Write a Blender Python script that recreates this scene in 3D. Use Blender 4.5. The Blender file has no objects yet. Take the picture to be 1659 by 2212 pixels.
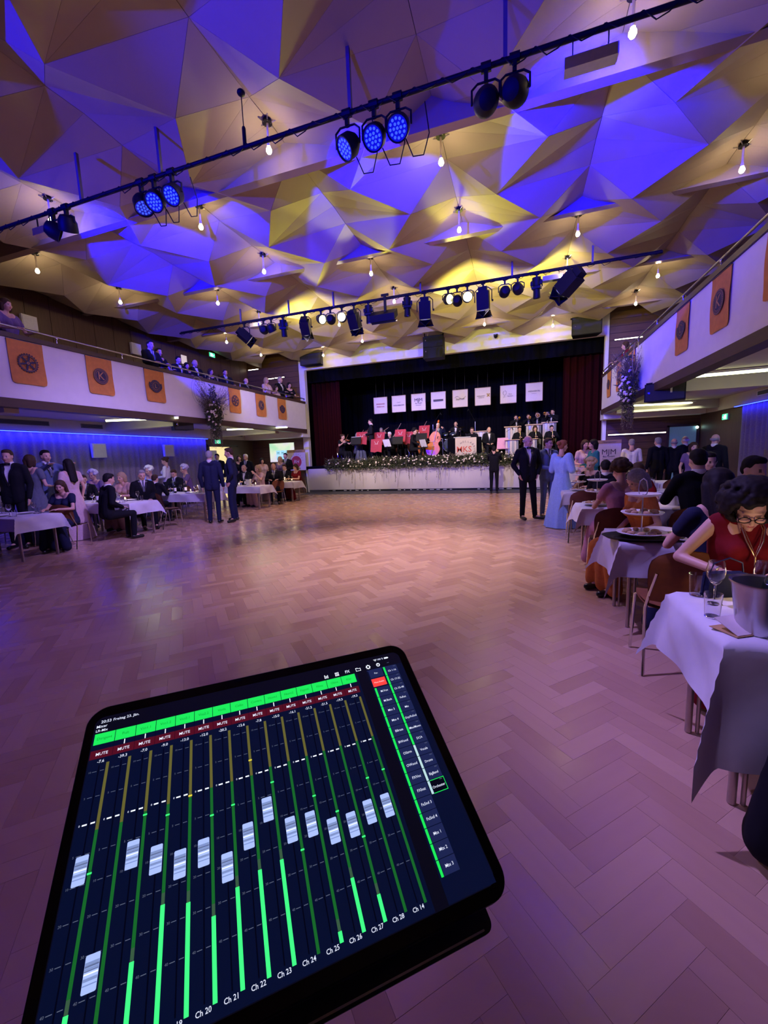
import bpy, math, random
import numpy as np
from mathutils import Vector, Matrix, Euler
from mathutils.bvhtree import BVHTree
random.seed(7)
SC = bpy.context.scene
C = SC.collection
PI = math.pi

# ---------------------------------------------------------------- camera
IMG_W, IMG_H = 1659, 2212
CAM_R = ((0.94878531, 0.31358433, -0.03835757),      # world to camera rows: right, down, forward
         (0.00635356, -0.14033034, -0.99008435),
         (-0.31585767, 0.93913379, -0.13513574))
CAM_H, CAM_F = 1.5, 870.0
cam_d = bpy.data.cameras.new('camera')
cam = bpy.data.objects.new('camera', cam_d); C.objects.link(cam)
r_, d_, f_ = [Vector(v) for v in CAM_R]
mw = Matrix.Identity(4)
for i in range(3):
    mw[i][0] = r_[i]; mw[i][1] = -d_[i]; mw[i][2] = -f_[i]
mw[0][3], mw[1][3], mw[2][3] = 0, 0, CAM_H
cam.matrix_world = mw
cam_d.sensor_fit = 'HORIZONTAL'; cam_d.sensor_width = 36.0
cam_d.lens = CAM_F / IMG_W * 36.0
cam_d.clip_start = 0.05; cam_d.clip_end = 200
SC.camera = cam

# ---------------------------------------------------------------- world, lights, exposure
SC.view_settings.view_transform = 'Standard'
SC.view_settings.look = 'None'
SC.view_settings.gamma = 1.0
SC.view_settings.use_curve_mapping = False
SC.view_settings.exposure = 0.0
wd = bpy.data.worlds.new('world'); SC.world = wd; wd.use_nodes = True
wd.node_tree.nodes['Background'].inputs[0].default_value = (0.035, 0.018, 0.05, 1)
wd.node_tree.nodes['Background'].inputs[1].default_value = 0.4

def point(loc, col, w, r=0.06):
    l = bpy.data.lights.new('bulb_light', 'POINT'); l.energy = w; l.color = col; l.shadow_soft_size = r
    o = bpy.data.objects.new('bulb_light', l); C.objects.link(o); o.location = loc; return o

def spot(loc, to, col, w, ang=60, blend=0.3, r=0.08):
    l = bpy.data.lights.new('spot_light', 'SPOT'); l.energy = w; l.color = col; l.shadow_soft_size = r
    l.spot_size = math.radians(ang); l.spot_blend = blend
    o = bpy.data.objects.new('spot_light', l); C.objects.link(o); o.location = loc
    o.rotation_euler = (Vector(to) - Vector(loc)).to_track_quat('-Z', 'Y').to_euler(); return o

def area(loc, to, col, w, sx, sy, spread=180):
    l = bpy.data.lights.new('area_light', 'AREA'); l.energy = w; l.color = col; l.shape = 'RECTANGLE'; l.size = sx; l.size_y = sy
    l.spread = math.radians(spread)
    o = bpy.data.objects.new('area_light', l); C.objects.link(o); o.location = loc
    o.rotation_euler = (Vector(to) - Vector(loc)).to_track_quat('-Z', 'Y').to_euler(); return o

BLUE = (0.0, 0.0, 1.0)
# blue pars on the near bar and on a bar behind the camera, skimming along the folded ceiling
spot((-6.9, 5.1, 5.40), (-7.6, 8.6, 6.05), BLUE, 3900, 66, 0.15, 0.04)
spot((-2.0, 5.1, 5.40), (-2.4, 8.0, 6.1), BLUE, 2700, 58, 0.15, 0.04)
spot((0.0, 5.1, 5.40), (1.5, 8.4, 6.05), BLUE, 4300, 64, 0.15, 0.04)
spot((-7.6, -0.4, 4.6), (-5.6, 3.4, 6.05), BLUE, 4000, 80, 0.35, 0.04)
spot((-2.2, -0.6, 4.4), (-1.2, 3.6, 6.05), BLUE, 1500, 70, 0.35, 0.04)
spot((-4.9, 5.1, 5.35), (-5.4, 9.6, 6.05), BLUE, 1700, 44, 0.2, 0.04)
spot((1.4, 5.1, 5.35), (3.2, 10.6, 6.0), BLUE, 900, 34, 0.2, 0.04)
# yellow wash thrown back on the ceiling from the front lighting bar
for x_ in (-6.4, -4.2, -1.4, 0.6):
    spot((x_, 10.9, 5.1), (x_ + 0.3, 13.4, 6.3), (1.0, 0.90, 0.14), 300, 140, 0.7)
spot((-5.0, 10.5, 5.1), (-4.6, 7.8, 6.1), (1.0, 0.95, 0.06), 150, 44, 0.3)
spot((-1.5, 10.5, 5.1), (-0.6, 8.0, 6.1), (1.0, 0.95, 0.06), 220, 46, 0.3)
spot((-3.2, 10.5, 5.1), (-3.0, 7.4, 6.1), (1.0, 0.95, 0.06), 220, 36, 0.3)
# stage light from the front bar
for x_, t_ in ((-7.2, -6.8), (-5.2, -5.2), (-3.2, -3.2), (-1.0, -1.2), (0.9, 0.8)):
    spot((x_, 10.95, 5.0), (t_, 18.0, 2.3), (1.0, 0.80, 0.76), 850, 50, 0.7)
    spot((x_, 11.0, 4.9), (t_, 16.6, 0.3), (1.0, 0.84, 0.96), 270, 24, 0.8)
# warm wash on the dance floor before the stage
for x_ in (-6.4, -3, 0.4):
    spot((x_, 10.6, 5.0), (x_ * 0.85, 12.0, 0), (1.0, 0.68, 0.56), 430, 95, 0.9)
# rose wash in the middle of the floor, violet pars of the near bar on the nearer floor
spot((-2.0, 7.6, 5.6), (-1.9, 6.2, 0), (1.0, 0.76, 0.88), 1900, 62, 1.0)  # rose wash is an added spot in mid-air, with no fixture
for x_ in (-4.6, -1.6):
    spot((x_, 4.6, 5.0), (x_ * 0.9 - 1, 3.0, 0), (0.72, 0.24, 1.0), 50, 100, 1.0)
spot((-5.5, 10.6, 4.9), (-9.05, 13.6, 3.4), (1.0, 0.80, 0.95), 300, 60, 0.8)
spot((-0.8, 10.6, 4.9), (2.8, 13.6, 3.4), (1.0, 0.80, 0.95), 300, 60, 0.8)
# violet light spilled on balcony fronts and side tables
spot((-3.0, 4.4, 5.0), (-9.05, 7.0, 3.2), (0.28, 0.17, 1.0), 330, 75, 0.8)
spot((-3.4, 4.4, 5.0), (2.8, 8.0, 3.2), (0.40, 0.28, 1.0), 130, 75, 0.8)
spot((-2.6, -0.6, 4.6), (1.15, 1.75, 0.5), (0.55, 0.42, 1.0), 260, 22, 0.9)  # added spot behind the camera to brighten the near cloth
spot((-3.2, 5.0, 5.0), (-8.4, 7.4, 0.7), (0.42, 0.30, 1.0), 1500, 60, 0.9)
spot((-2.8, 5.2, 5.0), (1.6, 7.6, 0.8), (0.46, 0.38, 1.0), 800, 50, 0.9)
spot((-1.6, 3.2, 5.0), (1.2, 2.6, 0.7), (0.42, 0.30, 1.0), 1000, 46, 0.9)
# ---------------------------------------------------------------- materials
MATS = {}
def mat(name, col, rough=0.6, metal=0.0, var=0.06, scale=20.0, emit=None, es=0.0, bump=0.0, spec=None, trans=0.0, alpha=1.0, sheen=0.0, coat=0.0):
    if name in MATS: return MATS[name]
    m = bpy.data.materials.new(name); m.use_nodes = True; MATS[name] = m
    nt = m.node_tree; b = nt.nodes['Principled BSDF']
    b.inputs['Roughness'].default_value = rough; b.inputs['Metallic'].default_value = metal
    if spec is not None: b.inputs['Specular IOR Level'].default_value = spec
    if trans: b.inputs['Transmission Weight'].default_value = trans
    if coat: b.inputs['Coat Weight'].default_value = coat
    if alpha < 1: b.inputs['Alpha'].default_value = alpha
    if sheen: b.inputs['Sheen Weight'].default_value = sheen
    tc = nt.nodes.new('ShaderNodeTexCoord'); n = nt.nodes.new('ShaderNodeTexNoise')
    n.inputs['Scale'].default_value = scale; n.inputs['Detail'].default_value = 4
    nt.links.new(tc.outputs['Object'], n.inputs['Vector'])
    mx = nt.nodes.new('ShaderNodeMix'); mx.data_type = 'RGBA'
    mx.inputs[6].default_value = tuple(max(0, c * (1 - var * 2)) for c in col[:3]) + (1,)
    mx.inputs[7].default_value = tuple(min(1, c * (1 + var * 2)) for c in col[:3]) + (1,)
    nt.links.new(n.outputs['Fac'], mx.inputs[0]); nt.links.new(mx.outputs[2], b.inputs['Base Color'])
    if bump:
        bp = nt.nodes.new('ShaderNodeBump'); bp.inputs['Strength'].default_value = bump; bp.inputs['Distance'].default_value = 0.01
        nt.links.new(n.outputs['Fac'], bp.inputs['Height']); nt.links.new(bp.outputs[0], b.inputs['Normal'])
    if emit is not None:
        b.inputs['Emission Color'].default_value = tuple(emit) + (1,); b.inputs['Emission Strength'].default_value = es
    return m

def wood_mat(name, c1, c2, rough, axis='X', stretch=14, island=False, coat=0.0):
    if name in MATS: return MATS[name]
    m = bpy.data.materials.new(name); m.use_nodes = True; MATS[name] = m
    nt = m.node_tree; b = nt.nodes['Principled BSDF']; b.inputs['Roughness'].default_value = rough
    if coat: b.inputs['Coat Weight'].default_value = coat; b.inputs['Coat Roughness'].default_value = 0.12
    tc = nt.nodes.new('ShaderNodeTexCoord'); mp = nt.nodes.new('ShaderNodeMapping')
    sc = {'X': (1, stretch, stretch), 'Y': (stretch, 1, stretch), 'Z': (stretch, stretch, 1)}[axis]
    mp.inputs['Scale'].default_value = sc
    nt.links.new(tc.outputs['Object'], mp.inputs['Vector'])
    n = nt.nodes.new('ShaderNodeTexNoise'); n.inputs['Scale'].default_value = 2.2; n.inputs['Detail'].default_value = 6
    nt.links.new(mp.outputs[0], n.inputs['Vector'])
    mx = nt.nodes.new('ShaderNodeMix'); mx.data_type = 'RGBA'
    mx.inputs[6].default_value = c1 + (1,); mx.inputs[7].default_value = c2 + (1,)
    fac = n.outputs['Fac']
    if island:
        g = nt.nodes.new('ShaderNodeNewGeometry'); oi = nt.nodes.new('ShaderNodeObjectInfo')
        a = nt.nodes.new('ShaderNodeMath'); a.operation = 'ADD'
        nt.links.new(g.outputs['Random Per Island'], a.inputs[0]); nt.links.new(oi.outputs['Random'], a.inputs[1])
        fr = nt.nodes.new('ShaderNodeMath'); fr.operation = 'FRACT'; nt.links.new(a.outputs[0], fr.inputs[0])
        m2 = nt.nodes.new('ShaderNodeMath'); m2.operation = 'MULTIPLY_ADD'; m2.inputs[1].default_value = 0.7
        nt.links.new(fr.outputs[0], m2.inputs[0])
        m3 = nt.nodes.new('ShaderNodeMath'); m3.operation = 'MULTIPLY'; m3.inputs[1].default_value = 0.3
        nt.links.new(n.outputs['Fac'], m3.inputs[0]); nt.links.new(m3.outputs[0], m2.inputs[2]); fac = m2.outputs[0]
        r2 = nt.nodes.new('ShaderNodeMath'); r2.operation = 'MULTIPLY_ADD'; r2.inputs[1].default_value = 0.14; r2.inputs[2].default_value = rough - 0.07
        nt.links.new(fr.outputs[0], r2.inputs[0]); nt.links.new(r2.outputs[0], b.inputs['Roughness'])
    nt.links.new(fac, mx.inputs[0]); nt.links.new(mx.outputs[2], b.inputs['Base Color'])
    return m

def emis(name, col, s):
    return mat(name, col, 0.6, emit=col, es=s, var=0.0)

def glass_mat(name, col=(0.9, 0.9, 0.95), rough=0.03):
    return mat(name, col, rough, var=0.0, trans=1.0)

# ---------------------------------------------------------------- mesh builder
def rotz(a): return Matrix.Rotation(a, 4, 'Z')
def rotx(a): return Matrix.Rotation(a, 4, 'X')
def roty(a): return Matrix.Rotation(a, 4, 'Y')
def T(x, y, z): return Matrix.Translation((x, y, z))

class MB:
    def __init__(s): s.v = []; s.f = []; s.m = []; s.k = 0; s.X = None
    def add(s, vs, fs):
        o = len(s.v)
        if s.X is not None: vs = [tuple(s.X @ Vector(p)) for p in vs]
        s.v += [tuple(p) for p in vs]; s.f += [tuple(i + o for i in f) for f in fs]; s.m += [s.k] * len(fs); return s
    def box(s, c, d, R=None):
        hx, hy, hz = d[0] / 2, d[1] / 2, d[2] / 2
        vs = [Vector((x, y, z)) for x in (-hx, hx) for y in (-hy, hy) for z in (-hz, hz)]
        if R is not None: vs = [R.to_3x3() @ p for p in vs]
        vs = [(p[0] + c[0], p[1] + c[1], p[2] + c[2]) for p in vs]
        return s.add(vs, [(0, 1, 3, 2), (4, 6, 7, 5), (0, 4, 5, 1), (2, 3, 7, 6), (0, 2, 6, 4), (1, 5, 7, 3)])
    def b2(s, x0, x1, y0, y1, z0, z1): return s.box(((x0 + x1) / 2, (y0 + y1) / 2, (z0 + z1) / 2), (abs(x1 - x0), abs(y1 - y0), abs(z1 - z0)))
    def cyl(s, p0, p1, r0, r1=None, n=12, cap=True):
        r1 = r0 if r1 is None else r1
        p0, p1 = Vector(p0), Vector(p1); d = (p1 - p0)
        if d.length < 1e-9: return s
        d.normalize(); a = d.orthogonal().normalized(); b = d.cross(a)
        vs = []
        for p, r in ((p0, r0), (p1, r1)):
            for i in range(n):
                t = 2 * PI * i / n; vs.append(p + (a * math.cos(t) + b * math.sin(t)) * r)
        fs = [(i, (i + 1) % n, n + (i + 1) % n, n + i) for i in range(n)]
        if cap: fs += [tuple(range(n))[::-1], tuple(range(n, 2 * n))]
        return s.add(vs, fs)
    def tube(s, pts, r, n=8, closed=False):
        pts = [Vector(p) for p in pts]; N = len(pts); vs = []; fs = []
        rs = r if isinstance(r, (list, tuple)) else [r] * N
        up = None
        for i, p in enumerate(pts):
            if closed: d = pts[(i + 1) % N] - pts[i - 1]
            else: d = pts[min(i + 1, N - 1)] - pts[max(i - 1, 0)]
            d.normalize()
            if up is None: up = d.orthogonal().normalized()
            up = (up - d * up.dot(d)); up = up.normalized() if up.length > 1e-6 else d.orthogonal().normalized()
            w = d.cross(up)
            for k in range(n):
                t = 2 * PI * k / n; vs.append(p + (up * math.cos(t) + w * math.sin(t)) * rs[i])
        for i in range(N if closed else N - 1):
            j = (i + 1) % N
            for k in range(n): fs.append((i * n + k, i * n + (k + 1) % n, j * n + (k + 1) % n, j * n + k))
        if not closed: fs += [tuple(range(n))[::-1], tuple(range((N - 1) * n, N * n))]
        return s.add(vs, fs)
    def ell(s, c, r, R=None, n=12, m=8):
        if not isinstance(r, (tuple, list)): r = (r, r, r)
        vs = [Vector((0, 0, r[2]))]
        for j in range(1, m):
            a = PI * j / m
            for i in range(n):
                t = 2 * PI * i / n; vs.append(Vector((r[0] * math.sin(a) * math.cos(t), r[1] * math.sin(a) * math.sin(t), r[2] * math.cos(a))))
        vs.append(Vector((0, 0, -r[2])))
        if R is not None: vs = [R.to_3x3() @ p for p in vs]
        vs = [p + Vector(c) for p in vs]
        fs = [(0, 1 + i, 1 + (i + 1) % n) for i in range(n)]
        for j in range(m - 2):
            for i in range(n):
                a = 1 + j * n; fs.append((a + i, a + n + i, a + n + (i + 1) % n, a + (i + 1) % n))
        a = 1 + (m - 2) * n; e = len(vs) - 1
        fs += [(e, a + (i + 1) % n, a + i) for i in range(n)]
        return s.add(vs, fs)
    def cap(s, p0, r0, p1, r1, n=10):
        p0, p1 = Vector(p0), Vector(p1); d = p1 - p0; L = d.length
        if L < 1e-6: return s.ell(p0, r0, n=n, m=6)
        d.normalize(); a = d.orthogonal().normalized(); b = d.cross(a); vs = [p0 - d * r0]; 
        rings = []
        for (p, r, sg) in ((p0, r0, -1), (p1, r1, 1)):
            for e in ((60, 30, 0) if sg < 0 else (0, 30, 60)):
                rings.append((p + d * (sg * r * math.sin(math.radians(e))), r * math.cos(math.radians(e))))
        for c, r in rings:
            for i in range(n):
                t = 2 * PI * i / n; vs.append(c + (a * math.cos(t) + b * math.sin(t)) * r)
        vs.append(p1 + d * r1); K = len(rings)
        fs = [(0, 1 + (i + 1) % n, 1 + i) for i in range(n)]
        for j in range(K - 1):
            for i in range(n): o = 1 + j * n; fs.append((o + i, o + (i + 1) % n, o + n + (i + 1) % n, o + n + i))
        o = 1 + (K - 1) * n; e = len(vs) - 1
        fs += [(o + i, o + (i + 1) % n, e) for i in range(n)]
        return s.add(vs, fs)
    def lathe(s, prof, c=(0, 0, 0), n=16, R=None):
        vs = []
        for r, z in prof:
            for i in range(n):
                t = 2 * PI * i / n; p = Vector((r * math.cos(t), r * math.sin(t), z))
                if R is not None: p = R.to_3x3() @ p
                vs.append(p + Vector(c))
        fs = []
        for j in range(len(prof) - 1):
            for i in range(n): fs.append((j * n + i, j * n + (i + 1) % n, (j + 1) * n + (i + 1) % n, (j + 1) * n + i))
        if prof[0][0] > 1e-5: fs.append(tuple(range(n))[::-1])
        if prof[-1][0] > 1e-5: fs.append(tuple(range((len(prof) - 1) * n, len(prof) * n)))
        return s.add(vs, fs)
    def prism(s, pts, h, X=None):          # flat outline in XY, extruded h in Z, placed by X
        n = len(pts); vs = [Vector((p[0], p[1], 0)) for p in pts] + [Vector((p[0], p[1], h)) for p in pts]
        if X is not None: vs = [X @ p for p in vs]
        return s.add(vs, [tuple(range(n))[::-1], tuple(range(n, 2 * n))] + [(i, (i + 1) % n, n + (i + 1) % n, n + i) for i in range(n)])
    def slab(s, pts, d):                    # 3D polygon thickened by vector d
        n = len(pts); d = Vector(d); vs = [Vector(p) for p in pts] + [Vector(p) + d for p in pts]
        return s.add(vs, [tuple(range(n))[::-1], tuple(range(n, 2 * n))] + [(i, (i + 1) % n, n + (i + 1) % n, n + i) for i in range(n)])
    def quad(s, *p): return s.add(p, [tuple(range(len(p)))])
    def mesh(s, name, mats, smooth=None):
        me = bpy.data.meshes.new(name); me.from_pydata(s.v, [], s.f)
        for m in (mats if isinstance(mats, (list, tuple)) else [mats]): me.materials.append(m)
        me.polygons.foreach_set('material_index', s.m)
        if smooth is not None:
            me.polygons.foreach_set('use_smooth', [True] * len(s.f)); me.set_sharp_from_angle(angle=math.radians(smooth))
        me.update(); return me
    def build(s, name, mats, parent=None, smooth=None, loc=None, rot=None):
        return put(name, s.mesh(name, mats, smooth), parent, loc, rot)

def put(name, me, parent=None, loc=None, rot=None, scale=None):
    o = bpy.data.objects.new(name, me); C.objects.link(o)
    if parent is not None: o.parent = parent
    if loc is not None: o.location = loc
    if rot is not None: o.rotation_euler = rot
    if scale is not None: o.scale = scale if isinstance(scale, (tuple, list)) else (scale,) * 3
    return o

def tag(o, label=None, cat=None, group=None, kind=None):
    if label: o['label'] = label
    if cat: o['category'] = cat
    if group: o['group'] = group
    if kind: o['kind'] = kind
    return o

def thing(name, label, cat, loc=(0, 0, 0), rz=0.0, group=None, scale=None):
    o = put(name, None, None, loc, (0, 0, rz), scale); o.empty_display_size = 0.1
    return tag(o, label, cat, group)

def struct(name, mb, m, parent=None, smooth=None):
    o = mb.build(name, m, parent, smooth)
    if parent is None: o['kind'] = 'structure'
    return o

def dup(root, loc, rz=None, label=None, group=None, scale=None):
    r = root.copy(); C.objects.link(r); r.location = loc
    if rz is not None: r.rotation_euler = (0, 0, rz)
    if scale is not None: r.scale = (scale,) * 3
    if label: r['label'] = label
    if group: r['group'] = group
    for ch in list(root.children):
        c = ch.copy(); C.objects.link(c); c.parent = r; c.matrix_parent_inverse = ch.matrix_parent_inverse.copy()
        for g in list(ch.children):
            d = g.copy(); C.objects.link(d); d.parent = c; d.matrix_parent_inverse = g.matrix_parent_inverse.copy()
    return r

def text_polys(s, size=1.0, align='CENTER', shear=0.0, bold=0.0):
    cu = bpy.data.curves.new('text_tmp', 'FONT'); cu.body = s; cu.size = size; cu.align_x = align; cu.align_y = 'CENTER'
    cu.shear = shear; cu.offset = bold; cu.resolution_u = 2
    ob = bpy.data.objects.new('text_tmp', cu)
    me = ob.to_mesh(); vs = [v.co.copy() for v in me.vertices]; fs = [tuple(p.vertices) for p in me.polygons]
    ob.to_mesh_clear(); bpy.data.objects.remove(ob); bpy.data.curves.remove(cu)
    return vs, fs

TCACHE = {}
def text_into(mb, s, size, X, align='CENTER', shear=0.0, bold=0.0):
    k = (s, align, shear, bold)
    if k not in TCACHE: TCACHE[k] = text_polys(s, 1.0, align, shear, bold)
    vs, fs = TCACHE[k]
    if not vs: return
    mb.add([X @ Vector((v[0] * size, v[1] * size, 0)) for v in vs], fs)

def proj(p):
    x, y, z = p[0], p[1], p[2] - CAM_H
    a = [r[0] * x + r[1] * y + r[2] * z for r in CAM_R]
    if a[2] < 0.05: return None
    return (IMG_W / 2 + CAM_F * a[0] / a[2], IMG_H / 2 + CAM_F * a[1] / a[2])

def img_area(pts):
    q = [proj(p) for p in pts]
    if any(v is None for v in q): return 0
    q = [(min(max(u, 0), IMG_W), min(max(v, 0), IMG_H)) for u, v in q]
    a = 0
    for i in range(len(q)): x0, y0 = q[i]; x1, y1 = q[(i + 1) % len(q)]; a += x0 * y1 - x1 * y0
    return abs(a) / 2
# ================================================================ THE ROOM
XL, XR = -12.2, 5.9            # side walls
BL, BR = -9.05, 2.8            # balcony fronts
YB, YF = -4.0, 16.8            # rear and proscenium wall
ZC = 6.95
M_white = mat('white_paint', (0.78, 0.75, 0.72), 0.7, var=0.03, scale=6)
M_beige = mat('beige_plaster', (0.50, 0.43, 0.36), 0.8, var=0.05, scale=5)
M_panel = mat('ceiling_panel_paint', (0.37, 0.30, 0.225), 0.65, var=0.02, scale=4)
M_dark = mat('dark_void', (0.02, 0.018, 0.02), 0.9)
M_wall = wood_mat('walnut_panel', (0.055, 0.025, 0.014), (0.14, 0.07, 0.04), 0.5, 'Z', 10)
M_wallh = wood_mat('walnut_panel_lying', (0.075, 0.033, 0.018), (0.17, 0.085, 0.05), 0.5, 'X', 10)
M_brown = wood_mat('dark_brown_edge', (0.05, 0.026, 0.018), (0.09, 0.05, 0.035), 0.45, 'Y', 8)
M_slab = mat('floor_joint', (0.22, 0.12, 0.08), 0.8)
M_parq = wood_mat('oak_parquet', (0.46, 0.265, 0.175), (0.62, 0.385, 0.265), 0.25, 'X', 9, island=True)
M_black = mat('black_metal', (0.007, 0.007, 0.008), 0.55, spec=0.18)
M_steel = mat('brushed_steel', (0.55, 0.55, 0.57), 0.28, 1.0)
M_chrome = mat('chrome', (0.7, 0.7, 0.72), 0.15, 1.0, var=0.01)

# --- floor slab and herringbone parquet
mb = MB().b2(XL, XR, YB, 17.0, -0.25, -0.012)
floor = struct('floor', mb, M_slab)
PL, PW, G = 0.40, 0.10, 0.0004
c45 = math.sqrt(0.5)
def R45(p, a): return (p[0] * math.cos(a) - p[1] * math.sin(a), p[0] * math.sin(a) + p[1] * math.cos(a))
planks = []
XO, YO = 0.17, 1.2
n = int(PL / PW)
for i in range(-110, 110):
    for j in range(-60, 60):
        # classic herringbone lattice: horizontal block (L x W) and vertical block (W x L)
        bx = i * PW + j * PL * 1.0; by = i * PW - j * PL * 1.0
        for o in (0, 1):
            if o == 0: cx, cy, w, h = bx + PL / 2, by + PW / 2, PL, PW
            else: cx, cy, w, h = bx + PL + PW / 2 - 0.0, by + PW - PL / 2 + 0.0, PW, PL
            wx, wy = R45((cx, cy), -PI / 4 + PI / 2)
            wx += XO - 3.3; wy += YO + 6.0
            if XL + 0.2 < wx < XR - 0.2 and YB + 0.2 < wy < 16.5: planks.append((wx, wy, o))
hx, hy = PL / 2 - G, PW / 2 - G
def plank_pts(wx, wy, o):
    a = (PI / 4 if o == 0 else -PI / 4)
    return [(wx + R45(q, a)[0], wy + R45(q, a)[1], 0.0) for q in ((-hx, -hy), (hx, -hy), (hx, hy), (-hx, hy))]
def off_tablet(p):
    q = proj(p)
    if q is None: return False
    u, v = q
    return 0 < u < 1640 and v < 2212 and not (v > 1450 + (u - 880) * -0.205 and u < 1085 and v > 1400) and not (u > 1350 and v < 1700)
sc_ = []
for k, pk in enumerate(planks):
    ok = off_tablet((pk[0], pk[1], 0)) and pk[1] > 0.6 and -7.6 < pk[0] < 1.2
    sc_.append((img_area(plank_pts(*pk)) if ok else 0, k))
sc_.sort(reverse=True)
near = set(k for a, k in sc_[:300])
pm = MB()
z0 = -0.011
pm.add([(-hx, -hy, z0), (hx, -hy, z0), (hx, hy, z0), (-hx, hy, z0), (-hx, -hy, 0), (hx, -hy, 0), (hx, hy, 0), (-hx, hy, 0)],
       [(4, 5, 6, 7), (0, 1, 5, 4), (1, 2, 6, 5), (2, 3, 7, 6), (3, 0, 4, 7)])
pme = pm.mesh('parquet_block', M_parq)
rest = MB()
rr = random.Random(3)
for k, (wx, wy, o) in enumerate(planks):
    if k in near:
        b = put('parquet_block', pme, floor, (wx, wy, rr.uniform(-0.0004, 0.0)), (rr.uniform(-.0022, .0022), rr.uniform(-.0009, .0009), PI / 4 if o == 0 else -PI / 4))
    else:
        q = plank_pts(wx, wy, o); dz = [rr.uniform(-0.0003, 0.0003) for _ in range(4)]
        t = [(p[0], p[1], dz[i]) for i, p in enumerate(q)]; bt = [(p[0], p[1], z0) for p in q]
        rest.add(bt + t, [(4, 5, 6, 7), (0, 1, 5, 4), (1, 2, 6, 5), (2, 3, 7, 6), (3, 0, 4, 7)])
o = rest.build('parquet_field', M_parq, floor); o['kind'] = 'stuff'

# --- folded ceiling of triangular panels
ceiling = struct('ceiling', MB().b2(XL, XR, YB, YF, ZC, ZC + 0.2), M_dark)
ZV, ZP, ZK = 5.82, 6.23, 6.26
HX, HY = 1.49, 1.035
facets = []
cells = []
for k in range(-1, 10):
    xc = -3.37 + 2.24 * (k - 2) - 4.48
    fam_a = (k % 2 == 1)
    for j in range(-6, 10):
        yc = (6.7 if fam_a else 7.735) + 2.07 * (j - 4)
        if yc < -2.2 or yc > 17.0 or xc < XL - 0.2 or xc > XR + 0.6: continue
        cells.append((xc, yc))
        Q0 = (xc, yc - 2.07 + 0.53, ZP)                 # far peak of the cell before
        P0, P1 = (xc, yc - 0.51, ZP), (xc, yc + 0.53, ZP)
        K = (xc, yc - 0.03, ZK)
        for s in (-1, 1):
            V0, V1, R = (xc + s * .75, yc - HY, ZV), (xc + s * .75, yc + HY, ZV), (xc + s * HX, yc, ZV)
            for t in ((Q0, V0, P0), (V0, R, P0), (P0, R, K), (K, R, P1), (R, V1, P1)):
                facets.append(t)
def clip_facet(t):
    # clip triangle to the room plan
    poly = [Vector(p) for p in t]
    for ax, lim, sg in ((0, XL + 0.01, 1), (0, XR - 0.01, -1), (1, YF - 0.02, -1)):
        out = []
        for i in range(len(poly)):
            a, b = poly[i], poly[(i + 1) % len(poly)]
            da, db = (a[ax] - lim) * sg, (b[ax] - lim) * sg
            if da >= 0: out.append(a)
            if (da > 0 > db) or (da < 0 < db): out.append(a + (b - a) * (da / (da - db)))
        poly = out
        if len(poly) < 3: return None
    return poly
fl = []
for t in facets:
    p = clip_facet(t)
    if p is None: continue
    c = sum(p, Vector()) / len(p)
    p = [c + (q - c) * (1 - 0.004 / max(0.05, (q - c).length)) for q in p]
    fl.append((img_area(p), p))
fl.sort(key=lambda e: -e[0])
rest = MB()
for i, (a, p) in enumerate(fl):
    nrm = (p[1] - p[0]).cross(p[2] - p[0]).normalized()
    if nrm.z < 0: nrm = -nrm
    if i < 300: MB().slab(p, nrm * 0.012).build('ceiling_panel', M_panel, ceiling)
    else: rest.slab(p, nrm * 0.012)
o = rest.build('ceiling_panel_field', M_panel, ceiling); o['kind'] = 'stuff'

# glossy beams between the ceiling bays
M_gloss = mat('glossy_beam', (0.42, 0.34, 0.27), 0.14, 0.3, var=0.05, scale=3)
for i, y in enumerate((2.95, 6.05, 9.2, 12.25, 15.35)):
    zb = 5.84 if i < 2 else 5.99
    mb = MB().b2(XL, XR, y - 0.05, y + 0.05, zb, 6.3).b2(XL, XR, y - 0.075, y + 0.075, zb - 0.014, zb - 0.001)
    struct('trim_%d' % (i + 1), mb, M_gloss)

# --- bulbs on stems in the recesses
M_bulb = emis('bulb_glow', (1.0, 0.80, 0.45), 60)
M_stem = mat('stem_white', (0.7, 0.62, 0.5), 0.4)
st = MB().cyl((0, 0, 0.09), (0, 0, 0.36), 0.016, n=10).cyl((0, 0, 0.05), (0, 0, 0.1), 0.026, 0.02, n=12).mesh('stem', M_stem, 40)
gl = MB().lathe([(0.0, -0.045), (0.026, -0.038), (0.04, -0.012), (0.038, 0.012), (0.022, 0.045), (0.018, 0.06)], n=14).mesh('glass_bulb', M_bulb, 60)
hole_shade = MB().cyl((0, 0, 0.34), (0, 0, 0.40), 0.07, 0.05, n=14).mesh('collar', M_black, 40)  # black ring stands in for the shade around the stem hole
spk = MB()
for k in range(5):
    a = k * 2 * PI / 5 + 0.3; spk.cyl((0.05 * math.cos(a), 0.05 * math.sin(a), 0.345), (0.13 * math.cos(a), 0.13 * math.sin(a), 0.375), 0.008, n=6)
spk = spk.mesh('bracket', M_steel)
rows_a = [6.69, 8.66, 12.82, 14.9]; rows_b = [5.55, 9.75, 11.65, 16.1]
ib = 0
order = ['first', 'second', 'third', 'fourth', 'fifth']
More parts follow.
